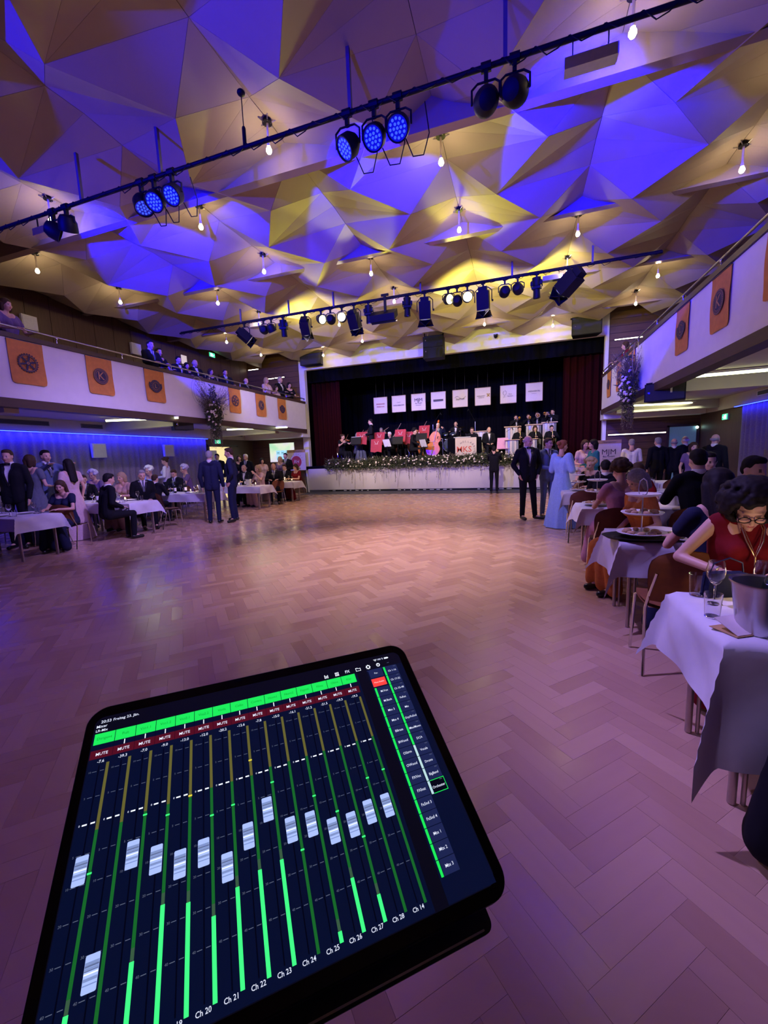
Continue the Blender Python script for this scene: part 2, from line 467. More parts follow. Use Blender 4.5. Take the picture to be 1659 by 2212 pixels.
for fam, xs, rows in (('a', (-10.09, -5.61, -1.13, 3.38), rows_a), ('b', (-7.85, -3.37, 1.12), rows_b)):
    for ix, x in enumerate(xs):
        for iy, y in enumerate(rows):
            t = thing('pendant_bulb', 'ceiling bulb, %s from the camera in the %s' % (order[iy],
                      {'a': ('row along the left wall', 'row left of the room axis', 'row right of the room axis', 'row over the right balcony front')[ix] if fam == 'a' else '', 'b': ('staggered row near the left balcony', 'staggered row on the room axis', 'staggered row near the right balcony')[ix] if fam == 'b' else ''}[fam]),
                      'lamp', (x, y, 5.85), 0, 'bulbs in the folded ceiling')
            put('stem', st, t); put('glass_bulb', gl, t); put('collar', hole_shade, t); put('bracket', spk, t)['kind'] = 'stuff'
            point((x, y, 5.84), (1.0, 0.74, 0.42), 15, 0.055)
            ib += 1

# --- walls
def panelled(name, axis, pos, a0, a1, z0, z1, step, m, face, zstep=None, gap=0.006):
    """wall of separate boards on a dark base; axis 'x' = wall in a plane of constant x"""
    base = MB()
    if axis == 'x': base.b2(pos, pos - face * 0.15, a0, a1, z0, z1)
    else: base.b2(a0, a1, pos, pos - face * 0.15, z0, z1)
    w = struct(name, base, M_dark)
    n = max(1, round((a1 - a0) / step)); nz = 1 if not zstep else max(1, round((z1 - z0) / zstep))
    for i in range(n):
        for j in range(nz):
            p0 = a0 + (a1 - a0) * i / n + gap; p1 = a0 + (a1 - a0) * (i + 1) / n - gap
            q0 = z0 + (z1 - z0) * j / nz + gap; q1 = z0 + (z1 - z0) * (j + 1) / nz - gap
            b = MB()
            if axis == 'x': b.b2(pos + face * 0.018, pos + face * 0.002, p0, p1, q0, q1)
            else: b.b2(p0, p1, pos + face * 0.018, pos + face * 0.002, q0, q1)
            b.build('wall_board', m, w)
    return w
wl = panelled('wall_left', 'x', XL, YB, YF, 3.0, 6.6, 0.62, M_wall, 1)
wr = panelled('wall_right', 'x', XR, YB, YF, 3.0, 6.6, 0.62, M_wall, -1)
struct('wall_left_lower', MB().b2(XL - 0.15, XL, YB, YF, 0, 3.0), M_wall)
struct('wall_right_lower', MB().b2(XR, XR + 0.15, YB, YF, 0, 3.0), M_wall)
struct('wall_rear', MB().b2(XL, XR, YB - 0.15, YB, 0, ZC), M_wall)
# proscenium wall
PX0, PX1, PZ = -9.18, 2.91, 5.5
pw = struct('wall_front', MB().b2(PX0, PX1, YF, YF + 0.2, PZ, ZC).b2(PX0 - 0.28, PX0, YF, YF + 0.2, 0, ZC).b2(PX1, PX1 + 0.12, YF, YF + 0.2, 0, ZC), M_white)
panelled('wall_front_left', 'y', YF + 0.02, XL, PX0 - 0.29, 0, ZC, 3.0, M_wallh, -1, zstep=0.24)
panelled('wall_front_right', 'y', YF + 0.02, PX1 + 0.13, XR, 0, ZC, 3.0, M_wallh, -1, zstep=0.24)
# led line lights on the panelled front walls
M_led = emis('led_line', (1.0, 0.86, 0.62), 9)
for x0, x1, z, lb in ((-12.1, -11.55, 5.79, 'short LED line lamp high on the front wood wall, left balcony'), (-11.05, -10.75, 5.29, 'tiny LED line lamp low on the wood wall behind the left balcony guests'),
                      (-10.7, -10.2, 5.3, 'LED line lamp on the wood wall beside the white left pillar'), (3.2, 4.05, 5.28, 'LED line lamp on the wood wall above the right balcony'),
                      (3.1, 4.9, 1.98, 'long LED line lamp on the front wall under the right balcony')):
    t = thing('line_lamp', lb, 'lamp', ((x0 + x1) / 2, YF - 0.03, z))
    MB().box((0, 0, 0), (x1 - x0 + 0.03, 0.03, 0.05)).build('housing', M_black, t)
    MB().box((0, -0.018, 0), (x1 - x0, 0.012, 0.03)).build('diffuser', M_led, t)

# --- balconies
def balcony(side):
    s = 1 if side == 'left' else -1
    xf = BL if side == 'left' else BR; xw = XL if side == 'left' else XR
    y0, y1 = YB, 16.45
    root = struct('balcony_' + side, MB().b2(xf - s * 0.10, xw, y0, y1, 2.88, 3.05), M_beige)
    root['label'] = side + ' balcony with white parapet'
    MB().b2(xf, xf - s * 0.10, y0, y1, 2.87, 3.98).build('parapet', M_white, root)
    MB().b2(xf + s * 0.02, xf - s * 0.22, y0, y1, 2.70, 2.866).build('edge_board', M_brown, root)
    MB().b2(xf + s * 0.03, xf - s * 0.16, y0, y1, 3.984, 4.07).build('cap_board', M_brown, root)
    r = MB().cyl((xf - s * 0.02, y0, 4.2), (xf - s * 0.02, y1, 4.2), 0.018, n=10)
    rl = r.build('handrail', M_steel, root, 40)
    post = MB().cyl((0, 0, 4.07), (0, 0, 4.2), 0.012, n=8).ell((0, 0, 4.17), (0.028, 0.028, 0.028), n=10, m=6).mesh('rail_post', M_chrome, 40)
    y = 0.35
    while y < y1: put('rail_post', post, rl, (xf - s * 0.02, y, 0)); y += 1.46
    # cross beams and side bulkhead below
    for yy in (1.5, 5.2, 9.35, 14.3):
        if side == 'right': yy += 0.9
        MB().b2(xf - s * 0.24, xw, yy, yy + 0.25, 2.62, 2.875).build('cross_beam', M_beige, root)
    MB().b2(xw + s * 0.10, xw, y0, 16.7, 2.52, 2.875).build('bulkhead', M_beige, root)
    MB().b2(xf - s * 0.02, xw, 16.1, 16.75, 2.52, 2.87).build('end_beam', M_white, root)
    return root
balcony('left'); balcony('right')
# air vents on the left bulkhead
M_vent = mat('vent_grey', (0.16, 0.15, 0.15), 0.5)
for y0, y1, lb, side in ((5.4, 6.5, 'dark slotted air vent nearest on the left bulkhead', -1), (6.6, 7.75, 'dark slotted air vent, middle one on the left bulkhead', -1), (8.6, 9.25, 'dark slotted air vent just before the left tube lamp', -1), (14.9, 15.9, 'air vent at the far end of the left bulkhead', -1),
                         (12.2, 13.1, 'air vent with white frame on the right bulkhead, farther one', 1), (10.2, 11.3, 'air vent with white frame on the right bulkhead, nearer one', 1)):
    x = XL + 0.11 if side < 0 else XR - 0.11
    t = thing('air_vent', lb, 'vent', (x, (y0 + y1) / 2, 2.74))
    L = y1 - y0
    fr = MB(); 
    for a in (-1, 1): fr.box((0, a * (L / 2 - 0.01), 0), (0.02, 0.02, 0.12)); fr.box((0, 0, a * 0.055), (0.02, L, 0.012))
    fr.build('frame', M_vent if side < 0 else M_white, t)
    MB().box((-side * -0.002, 0, 0), (0.006, L - 0.03, 0.1)).build('backing', M_black, t)
    sm = MB().box((0, 0, 0), (0.014, L - 0.04, 0.005), roty(0.5)).mesh('slat', M_vent)
    for k in range(5): put('slat', sm, t, (0, 0, -0.036 + k * 0.018))
# fluorescent tubes below the balconies
M_tube = emis('tube_glow', (0.92, 1.0, 0.55), 7)
def tube_lamp(p0, p1, lb):
    p0, p1 = Vector(p0), Vector(p1); t = thing('tube_lamp', lb, 'lamp', tuple((p0 + p1) / 2))
    d = (p1 - p0) / 2
    MB().cyl(-d, d, 0.022, n=10).build('tube', M_tube, t, 40)
    b = MB().slab([-d + Vector((0, -.04, .03)), d + Vector((0, -.04, .03)), d + Vector((0, .04, .03)), -d + Vector((0, .04, .03))], (0, 0, 0.025)).build('batten', M_white, t)
    e = MB().cyl(-d, -d * 0.985, 0.028, n=10).cyl(d * .985, d, 0.028, n=10).build('end_cap', M_white, t)
tube_lamp((-10.9, 8.45, 2.79), (-9.3, 8.95, 2.79), 'long tube lamp under the left balcony near its middle')
tube_lamp((-9.25, 8.95, 2.79), (-8.95, 9.05, 2.79), 'short tube lamp continuing the left row beside the black speaker')
tube_lamp((-10.9, 13.4, 2.8), (-9.7, 13.8, 2.8), 'tube lamp under the left balcony near the doorway')
tube_lamp((-9.65, 13.82, 2.8), (-8.6, 14.1, 2.8), 'tube lamp under the left balcony nearest the stage')
tube_lamp((3.05, 9.5, 2.8), (5.6, 9.45, 2.8), 'long bright tube lamp under the right balcony, nearer one')
tube_lamp((3.3, 14.85, 2.8), (5.5, 15.3, 2.8), 'tube lamp under the right balcony near the stage')
tube_lamp((2.95, 14.7, 2.8), (3.25, 14.8, 2.8), 'short tube piece behind the hanging right flowers')
for p in ((-10.1, 8.7, 2.7), (-9.8, 13.9, 2.7)): area(p, (p[0], p[1], 0), (0.9, 1.0, 0.7), 8, 1.4, 0.1)
for p in ((4.3, 9.45, 2.7), (4.3, 15.1, 2.7)): area(p, (p[0], p[1], 0), (0.9, 1.0, 0.7), 8, 2.0, 0.1)

# --- blue-lit pleated curtains under the balconies
M_curt = mat('pleated_curtain', (0.26, 0.21, 0.20), 0.8, var=0.15, scale=30)
def curtain(name, label, axis, pos, a0, a1, z0, z1, m, amp=0.05, per=0.22, group=None, face=1):
    n = int((a1 - a0) / per * 8); vs = []; fs = []
    rg = random.Random(int(abs(a0 * 10)) + 5)
    ph = [rg.uniform(-.6, .6) for _ in range(n + 1)]
    for i in range(n + 1):
        a = a0 + (a1 - a0) * i / n; d = amp * math.sin(2 * PI * a / per + ph[i // 8]) + 0.3 * amp * math.sin(5.3 * a)
        for z in (z0, z1):
            vs.append((pos + face * (0.09 + d), a, z) if axis == 'x' else (a, pos + face * (0.09 + d), z))
    for i in range(n): fs.append((2 * i, 2 * i + 2, 2 * i + 3, 2 * i + 1))
    b = MB(); b.add(vs, fs)
    o = b.build(name, m, None, 60); tag(o, label, 'curtain', group); return o
curtain('pleated_curtain', 'long grey pleated curtain lit blue along the left wall', 'x', XL, 1.0, 13.5, 0.05, 2.5, M_curt, 0.035, 0.24)
curtain('pleated_curtain', 'dark pleated curtain lit blue along the right wall', 'x', XR, 1.0, 13.9, 0.05, 2.5, M_curt, 0.035, 0.24, face=-1)
M_strip = emis('led_strip_blue', (0.01, 0.02, 1.0), 26)
for x, y1, lb in ((XL + 0.24, 13.5, 'thin blue LED strip along the top of the left curtain'), (XR - 0.24, 13.9, 'thin blue LED strip along the top of the right curtain')):
    t = thing('led_strip', lb, 'light strip', (x, (1.0 + y1) / 2, 2.50))
    for q in (0, 1): area((x + (-.04 if x < 0 else .04), 1.0 + (y1 - 1) * (q + .5) / 2, 2.48), (x + (-.16 if x < 0 else .16), 1.0 + (y1 - 1) * (q + .5) / 2, 2.25), (.01, .01, 1.0), 80 if x < 0 else 26, (y1 - 1) / 2, .04)
    MB().b2(-.012, .012, -(y1 - 1) / 2, (y1 - 1) / 2, -.008, .006).build('light_line', M_strip, t); MB().b2(-.016, .016, -(y1 - 1) / 2, (y1 - 1) / 2, .007, .019).build('mounting_rail', M_black, t)
# projection squares on the curtain, upper wall speakers
M_sq = mat('white_panel_face', (0.75, 0.73, 0.78), 0.5)
for x, y, z, w, lb in ((XL + 0.2, 8.96, 2.02, 0.42, 'white square wall speaker on the blue curtain, nearer one'), (XL + 0.2, 11.54, 2.03, 0.42, 'white square wall speaker on the blue curtain, farther one'),
                       (XL + 0.2, 13.75, 1.83, 0.42, 'small white notice panel between curtain and doorway'),
                       (XL + 0.07, 7.65, 5.32, 0.36, 'white square speaker on the upper left wall near the camera'), (XL + 0.07, 10.78, 5.38, 0.36, 'white square speaker on the upper left wall by the standing man'),
                       (XR - 0.2, 12.0, 2.0, 0.36, 'white square wall speaker on the right curtain')):
    t = thing('wall_speaker', lb, 'speaker', (x, y, z))
    MB().box((0, 0, 0), (0.08, w, w)).build('case', M_white, t)
    MB().box((0.045 if x < 0 else -0.045, 0, 0), (0.012, w * 0.9, w * 0.9)).build('grille', M_sq, t)
t = thing('exit_sign', 'green lit exit sign high on the left balcony wall', 'sign', (XL + 0.045, 14.42, 5.98))
MB().box((0, 0, 0), (0.05, 0.34, 0.18)).build('case', M_white, t)
M_exit = emis('exit_green', (0.05, 0.75, 0.35), 1.5); M_exw = emis('exit_white', (0.8, 1.0, 0.9), 2.2)
def exit_face(t, s):
    MB().box((s * 0.028, 0, 0), (0.006, 0.32, 0.16)).build('sign_face', M_exit, t)
    k = MB()
    k.box((s * 0.034, -0.06, 0), (0.004, 0.07, 0.12)); k.ell((s * 0.034, 0.03, 0.045), (0.004, 0.014, 0.014))
    k.box((s * 0.034, 0.03, 0.0), (0.004, 0.03, 0.05)); k.box((s * 0.034, 0.045, -0.04), (0.004, 0.012, 0.05), rotx(0.5)); k.box((s * 0.034, 0.012, -0.04), (0.004, 0.012, 0.05), rotx(-0.5))
    k.box((s * 0.034, 0.11, 0), (0.004, 0.06, 0.012))
    k.build('running_figure', M_exw, t)
exit_face(t, 1)
t = thing('exit_sign', 'green lit exit sign above the left doorway', 'sign', (XL + 0.03, 14.3, 2.42)); MB().box((0, 0, 0), (0.05, 0.34, 0.18)).build('case', M_white, t); exit_face(t, 1)
t = thing('exit_sign', 'green lit exit sign on the right wall past the tube lamp', 'sign', (XR - 0.03, 14.9, 2.3)); MB().box((0, 0, 0), (0.05, 0.3, 0.18)).build('case', M_white, t); exit_face(t, -1)

# --- left doorway into a warm foyer, right dark doorway
M_foyer = mat('foyer_glow', (0.75, 0.68, 0.45), 0.8, emit=(1.0, 0.78, 0.35), es=0.9)  # emission stands in for the lamplight of the foyer beyond
dl = thing('door_1', None, None, (XL + 0.02, 14.6, 0)); dl['kind'] = 'structure'
MB().b2(0, 0.06, -0.95, -0.85, 0, 2.25).b2(0, 0.06, 0.85, 0.95, 0, 2.25).b2(0, 0.06, -0.95, 0.95, 2.2, 2.3).build('door_frame', M_brown, dl)
MB().b2(0.01, 0.03, -0.85, 0.4, 0, 2.2).build('lit_opening', M_foyer, dl)
MB().box((0.1, 0.66, 1.1), (0.04, 0.42, 2.2)).build('door_leaf', M_wall, dl)
dr = thing('door_2', None, None, (5.4, YF - 0.03, 0)); dr['kind'] = 'structure'
M_dusk = mat('blue_grey_glow', (0.16, 0.25, 0.30), 0.7, emit=(0.25, 0.45, 0.6), es=0.10)  # faint emission put in for light beyond the right doorway
MB().b2(-0.4, 0.4, 0, 0.02, 0, 2.15).build('lit_opening', M_dusk, dr)
MB().b2(-0.47, -0.4, -0.04, 0.02, 0, 2.2).b2(0.4, 0.47, -0.04, 0.02, 0, 2.2).b2(-0.47, 0.47, -0.04, 0.02, 2.15, 2.22).build('door_frame', M_brown, dr)
t = thing('wall_lamp', 'small green-white lamp at the top corner of the right doorway', 'lamp', (5.8, YF - 0.08, 2.1))
MB().ell((0, 0, 0), 0.045).build('globe', emis('lamp_mint', (0.6, 1.0, 0.85), 6), t, 60)
MB().cyl((0, 0, 0), (0, 0.06, 0), 0.02).build('base', M_black, t)
# ================================================================ STAGE
M_stagef = mat('stage_front_white', (0.60, 0.54, 0.56), 0.7, var=0.03)
M_grey = mat('grey_skirting', (0.10, 0.10, 0.12), 0.7)
M_blk = mat('black_cloth', (0.003, 0.003, 0.007), 0.95, spec=0.05)
M_drape = mat('dark_red_drape', (0.020, 0.002, 0.003), 0.9, var=0.2, spec=0.05)
st = struct('trim_6', MB().b2(PX0, PX1 - 0.2, 16.6, 16.72, 0.12, 1.08), M_stagef)
struct('floor_stage', MB().b2(PX0 - .2, PX1 + .2, 16.72, 22.0, 1.05, 1.2), M_blk)
struct('baseboard_stage', MB().b2(PX0, PX1 - 0.2, 16.62, 16.7, 0.0, 0.119), M_grey)
struct('floor_strip', MB().b2(PX0, PX1, 15.6, 16.6, 0.0005, 0.008), M_grey)
struct('wall_stage_rear', MB().b2(PX0 - 0.5, PX1 + 0.5, 21.9, 22.0, 0, ZC), M_blk)
struct('wall_stage_left', MB().b2(PX0 - .6, PX0 - .5, 17.0, 22.0, 0, ZC), M_blk)
struct('wall_stage_right', MB().b2(PX1 + .5, PX1 + .6, 17.0, 22.0, 0, ZC), M_blk)
struct('ceiling_stage', MB().b2(PX0 - .6, PX1 + .6, 17.0, 22.0, ZC - .3, ZC - .2), M_blk)
curtain('stage_backdrop_curtain', 'wide black curtain closing the rear of the stage', 'y', 21.2, PX0, PX1, 1.2, 6.64, M_blk, 0.05, 0.3, face=-1)
curtain('stage_side_curtain', 'dark red stage curtain drawn to the left of the opening', 'y', 17.6, PX0 - .1, PX0 + 1.35, 1.2, 6.6, M_drape, 0.06, 0.25, face=-1)
curtain('stage_side_curtain', 'dark red stage curtain drawn to the right of the opening', 'y', 17.6, PX1 - 1.3, PX1 + .1, 1.2, 6.6, M_drape, 0.06, 0.25, face=-1)
curtain('stage_border_curtain', 'short black border curtain across the top of the stage', 'y', 17.3, PX0 - .1, PX1 + .1, 5.0, 6.645, M_blk, 0.03, 0.3, face=-1)
# row of little lights / marks along the stage foot
M_dot = mat('foot_mark', (0.6, 0.6, 0.65), 0.4)
rg = random.Random(11)
mt = thing('foot_marking_strip', 'white dashed marking strip along the grey stage foot', 'strip', (-4.0, 16.6, 0.08))
MB().b2(-4.2, 5.6, 0.0, 0.012, -0.02, 0.02).build('backing', M_black, mt)
for k in range(34):
    x = -4.0 + k * 0.28
    if rg.random() < .8: MB().b2(x, x + rg.uniform(.05, .2), -0.008, -0.001, -0.012, 0.012).build('dash', M_dot, mt)

# pillar edge strip on the left of the proscenium (black cable duct)
# sponsor pennants hanging on the stage
M_penn = mat('pennant_cloth', (0.62, 0.54, 0.55), 0.8, var=0.04)
M_ink = mat('ink_dark', (0.06, 0.05, 0.07), 0.7); M_inkr = mat('ink_red', (0.35, 0.03, 0.05), 0.7); M_gold = mat('ink_gold', (0.45, 0.28, 0.02), 0.7)
M_edge = mat('pennant_edge', (0.38, 0.26, 0.16), 0.7)
FX = rotx(PI / 2)      # text plane to face -Y
def face_y(x, y, z): return T(x, y, z) @ FX
penn = [(838, 'left-end', 'red lines'), (878, '', ''), (921, '', ''), (964, '', ''), (1010, '', ''), (1055, '', ''), (1105, '', ''), (1154, '', '')]
px = [-6.37, -5.46, -4.49, -3.56, -2.57, -1.62, -0.58, 0.68]
px = [-6.35, -5.43, -4.47, -3.53, -2.53, -1.53, -0.44, 0.62]
plabel = ['white stage pennant with two lines of red print, left end of the row', 'white stage pennant with two lines of grey print, second from the left', 'white stage pennant with the letters MJM',
          'white stage pennant with one dark printed bar', 'white stage pennant with a curved line over a name', 'white stage pennant with a gold crossed sign beside a name',
          'white stage pennant with a looped heart drawing', 'white stage pennant with one thin grey name, right end of the row']
M_line = mat('thin_cord', (0.05, 0.05, 0.05), 0.6)
for i, x in enumerate(px):
    y = 19.0; w, h = 0.70, 0.78; zc = 3.98 + i * 0.006
    t = thing('pennant', plabel[i], 'banner', (x, y, zc), 0, None)
    t['group'] = 'sponsor pennants above the orchestra'
    g = MB(); N = 8; vs = []; fs = []
    for a in range(N + 1):
        for b in range(N + 1):
            u = a / N - .5; v = b / N - .5
            vs.append((u * w * (1 - 0.05 * (0.5 - v)), 0.02 * math.sin(7 * u + i) * (0.6 - v), v * h + (0.03 * (0.25 - u * u) * 4 * (-1) if b == N else 0) * .5))
    for a in range(N):
        for b in range(N): q = a * (N + 1) + b; fs.append((q, q + N + 1, q + N + 2, q + 1))
    g.add(vs, fs); g.build('cloth', M_penn, t, 80)
    MB().cyl((-w / 2, 0, h / 2), (w / 2, 0, h / 2), 0.012, n=8).build('rod', M_black, t)
    MB().cyl((-w * .3, 0, h / 2), (-w * .3, 0, 2.66), 0.004, n=5).cyl((w * .3, 0, h / 2), (w * .3, 0, 2.66), 0.004, n=5).build('cord', M_line, t)
    e = MB(); 
    for s in (-1, 1): e.box((s * w * .485, -0.03, 0), (0.012, 0.004, h * .96)); e.box((0, -0.03, s * h * .485), (w * .96, 0.004, 0.012))
    e.build('hem', M_edge, t)
    k = MB(); F = lambda dx, dz: face_y(dx, -0.034, dz)
    m_ = M_ink
    if i == 0:
        text_into(k, 'SPARKASSE', .085, F(0, .06), bold=.01); text_into(k, 'Hollabrunn', .085, F(0, -.06), bold=.01); m_ = M_inkr
    elif i == 1: text_into(k, 'STADT', .06, F(0, .06)); text_into(k, 'HOLLABRUNN', .08, F(0, -.07), bold=.012)
    elif i == 2: text_into(k, 'MJM', .22, F(0, .09)); text_into(k, 'Bau GmbH', .07, F(0, -.05), bold=.01); text_into(k, 'Planung Statik', .05, F(0, -.14))
    elif i == 3: k.box((0, -.034, 0), (.46, .004, .09))
    elif i == 4:
        text_into(k, 'Seyfried', .12, F(0, -.03), bold=.006); k.tube([(-.25 + .05 * q, -.034, .03 + .07 * math.sin(q * .7)) for q in range(11)], .006, n=4)
    elif i == 5:
        text_into(k, 'Raiffeisenbank', .06, F(-.08, .02), bold=.01); text_into(k, 'Hollabrunn', .055, F(-.06, -.05), bold=.01)
        c = MB(); 
        for s in (-1, 1): c.box((.24, -.036, .03), (.03, .004, .16), roty(s * .8)); c.box((.24 + s * .04, -.036, .1), (.06, .004, .02))
        c.build('crossed_sign', M_gold, t)
    elif i == 6:
        k.tube([(-.15 + .07 * math.sin(q) * (1 + .3 * math.cos(q)), -.034, .06 + .09 * math.cos(q) - .02 * q / 6) for q in np.arange(0, 6.4, .4)], .006, n=4)
        text_into(k, 'Herz', .07, F(.08, 0)); text_into(k, 'Apotheke', .06, F(.08, -.08)); k.tube([(-.2, -.034, -.15), (-.17, -.034, -.07), (-.14, -.034, -.12)], .006, n=4)
    else: text_into(k, 'WEINVIERTEL', .08, F(0, .03), bold=.004); text_into(k, 'Hollabrunn', .045, F(0, -.06))
    k.build('print', m_, t)

# ---------------- garland of white roses along the stage edge
M_leaf = mat('garland_leaf', (0.055, 0.07, 0.03), 0.7, var=0.3, scale=30)
M_leaf2 = mat('dry_leaf', (0.17, 0.14, 0.09), 0.8, var=0.3)
M_rose = mat('white_rose', (0.80, 0.72, 0.62), 0.7, var=0.1)
def rose_mesh(r):
    b = MB()
    for k in range(9):
        a = k * 2.4; e = 0.15 + 0.1 * k; rr_ = r * (0.35 + 0.07 * k)
        b.ell((rr_ * .5 * math.cos(a) * e, rr_ * .5 * math.sin(a) * e, r * (.5 - .05 * k)), (rr_ * .6, rr_ * .5, r * .3), rotz(a) @ roty(0.5), 6, 4)
    return b.mesh('flower', M_rose, 40)
ROSE = [rose_mesh(0.055), rose_mesh(0.045), rose_mesh(0.035)]
def leaf(b, p, d, L, w, rg):
    d = Vector(d).normalized(); p = Vector(p); a = d.orthogonal().normalized(); c = d.cross(a); t = rg.uniform(0, 6.28); s = (a * math.cos(t) + c * math.sin(t)) * w
    b.add([p, p + d * L * .45 + s, p + d * L, p + d * L * .45 - s], [(0, 1, 2, 3)])
gar = thing('flower_garland', 'long garland of white roses and greenery along the stage edge', 'flowers', (-8.2, 16.5, 1.08))
b = MB(); rg = random.Random(5)
GL = 9.2
for k in range(9000):
    x = rg.uniform(0, GL); hgt = 0.36 + 0.05 * math.sin(x * 3.1)
    z = rg.uniform(-0.08, hgt); y = rg.uniform(-0.16, 0.14)
    leaf(b, (x, y, z), (rg.uniform(-1, 1), rg.uniform(-1, .2), rg.uniform(-.6, 1)), rg.uniform(.05, .14), rg.uniform(.008, .022), rg)
b.build('foliage', M_leaf, gar)['kind'] = 'stuff'
b = MB()
for k in range(1400):
    x = rg.uniform(0, GL); leaf(b, (x, rg.uniform(-.2, .1), rg.uniform(.05, .42)), (rg.uniform(-1, 1), rg.uniform(-1, .2), rg.uniform(-.2, 1)), rg.uniform(.08, .2), rg.uniform(.004, .012), rg)
b.build('dry_foliage', M_leaf2, gar)['kind'] = 'stuff'
for k in range(46):                                    # hanging amaranth tails
    x = rg.uniform(.3, GL - .2); L = rg.choice([.2, .28, .35, .5, .62]) * rg.uniform(.7, 1.1); b = MB(); dx = 0
    for q in range(int(L / .012)):
        dx += rg.uniform(-.004, .004); p = (dx, -.16 - rg.uniform(0, .03), -q * .012)
        leaf(b, p, (rg.uniform(-1, 1), rg.uniform(-1, 0), -1.2), .05, .007, rg)
    b.build('hanging_tail', M_leaf2 if k % 3 else M_leaf, gar, None, (x, 0, 0))
for k in range(135):
    x = rg.uniform(.05, GL - .05); m_ = rg.choice(ROSE)
    put('flower', m_, gar, (x, rg.uniform(-.24, -.1), rg.uniform(.06, .36) ** 1.0), (rg.uniform(.9, 1.7), rg.uniform(-.4, .4), rg.uniform(-.6, .6)))
for k in range(50):
    x = rg.uniform(.05, GL - .05)
    put('flower', rg.choice(ROSE), gar, (x, rg.uniform(-.1, .12), rg.uniform(.34, .44)), (rg.uniform(0, 1.2), rg.uniform(-.5, .5), 0))

def hanging_bouquet(loc, lb, side, seed):
    t = thing('hanging_flowers', lb, 'flowers', loc); rg = random.Random(seed)
    b = MB()
    for k in range(1500):
        z = rg.gauss(-.05, .38); 
        if z < -.9 or z > .75: continue
        r = .30 * max(.15, 1 - abs(z + .05) / .95)
        a = rg.uniform(0, 6.28); q = r * math.sqrt(rg.random())
        leaf(b, (side * 0.2 + q * math.cos(a) * .7, q * math.sin(a) * 1.15, z), (rg.uniform(-1, 1), rg.uniform(-1, 1), rg.uniform(-1, 1)), rg.uniform(.06, .16), rg.uniform(.008, .02), rg)
    b.build('foliage', M_leaf, t)['kind'] = 'stuff'
    b = MB()
    for k in range(260):
        a = rg.uniform(0, 6.28); z = rg.uniform(-.2, .75); d = Vector((side * .2 + math.cos(a) * .5, math.sin(a) * .9, rg.uniform(.2, 1.1)))
        p0 = Vector((side * .15, math.sin(a) * .1, z * .4)); L = rg.uniform(.35, .75)
        b.tube([p0, p0 + d * L * .5, p0 + d * L + Vector((0, 0, .05))], [.003, .002, .001], n=3)
        if rg.random() < .5:
            for q in range(6): leaf(b, p0 + d * L * (.6 + q * .07), (rg.uniform(-1, 1), rg.uniform(-1, 1), 1), .06, .006, rg)
    b.build('dry_grasses', M_leaf2, t)['kind'] = 'stuff'
    b = MB()
    for k in range(70):
        a = rg.uniform(0, 6.28); p = Vector((side * .2 + .12 * math.cos(a), .2 * math.sin(a), -.5)); L = rg.uniform(.3, .62)
        for q in range(14): leaf(b, p + Vector((0, 0, -L * q / 14)), (rg.uniform(-1, 1), rg.uniform(-1, 1), -1), .05, .006, rg)
    b.build('trailing_tails', M_leaf2, t)['kind'] = 'stuff'
    b = MB()
    for q in range(3):
        b.tube([(side * (.15 + q * .03), -.35 - .12 * q + .26 * math.sin(u), .55 + .3 * math.cos(u) * (1 + .15 * q)) for u in np.arange(0, 6.28, .35)], .004, n=5, closed=True)
    b.build('wire_hoops', M_steel, t)
    for k in range(34):
        z = rg.gauss(-.05, .26); a = rg.uniform(-1.6, 1.6) + (0 if side > 0 else PI); r = .28 * max(.3, 1 - abs(z) / .8)
        v = Vector((math.cos(a) * .7, math.sin(a) * 1.2, 0))
        put('flower', ROSE[0] if k % 2 else ROSE[1], t, (side * .2 + v.x * r, v.y * r - .03, z), (PI / 2 + rg.uniform(-.4, .4), 0, a + PI / 2 + (rg.uniform(-.5, .5))))
    return t
hanging_bouquet((BL + 0.03, 10.35, 3.05), 'hanging bouquet of white roses and dry grasses on the left balcony front', 1, 21)
hanging_bouquet((BR - 0.03, 11.7, 3.05), 'hanging bouquet of white roses and dry twigs on the right balcony front', -1, 33)

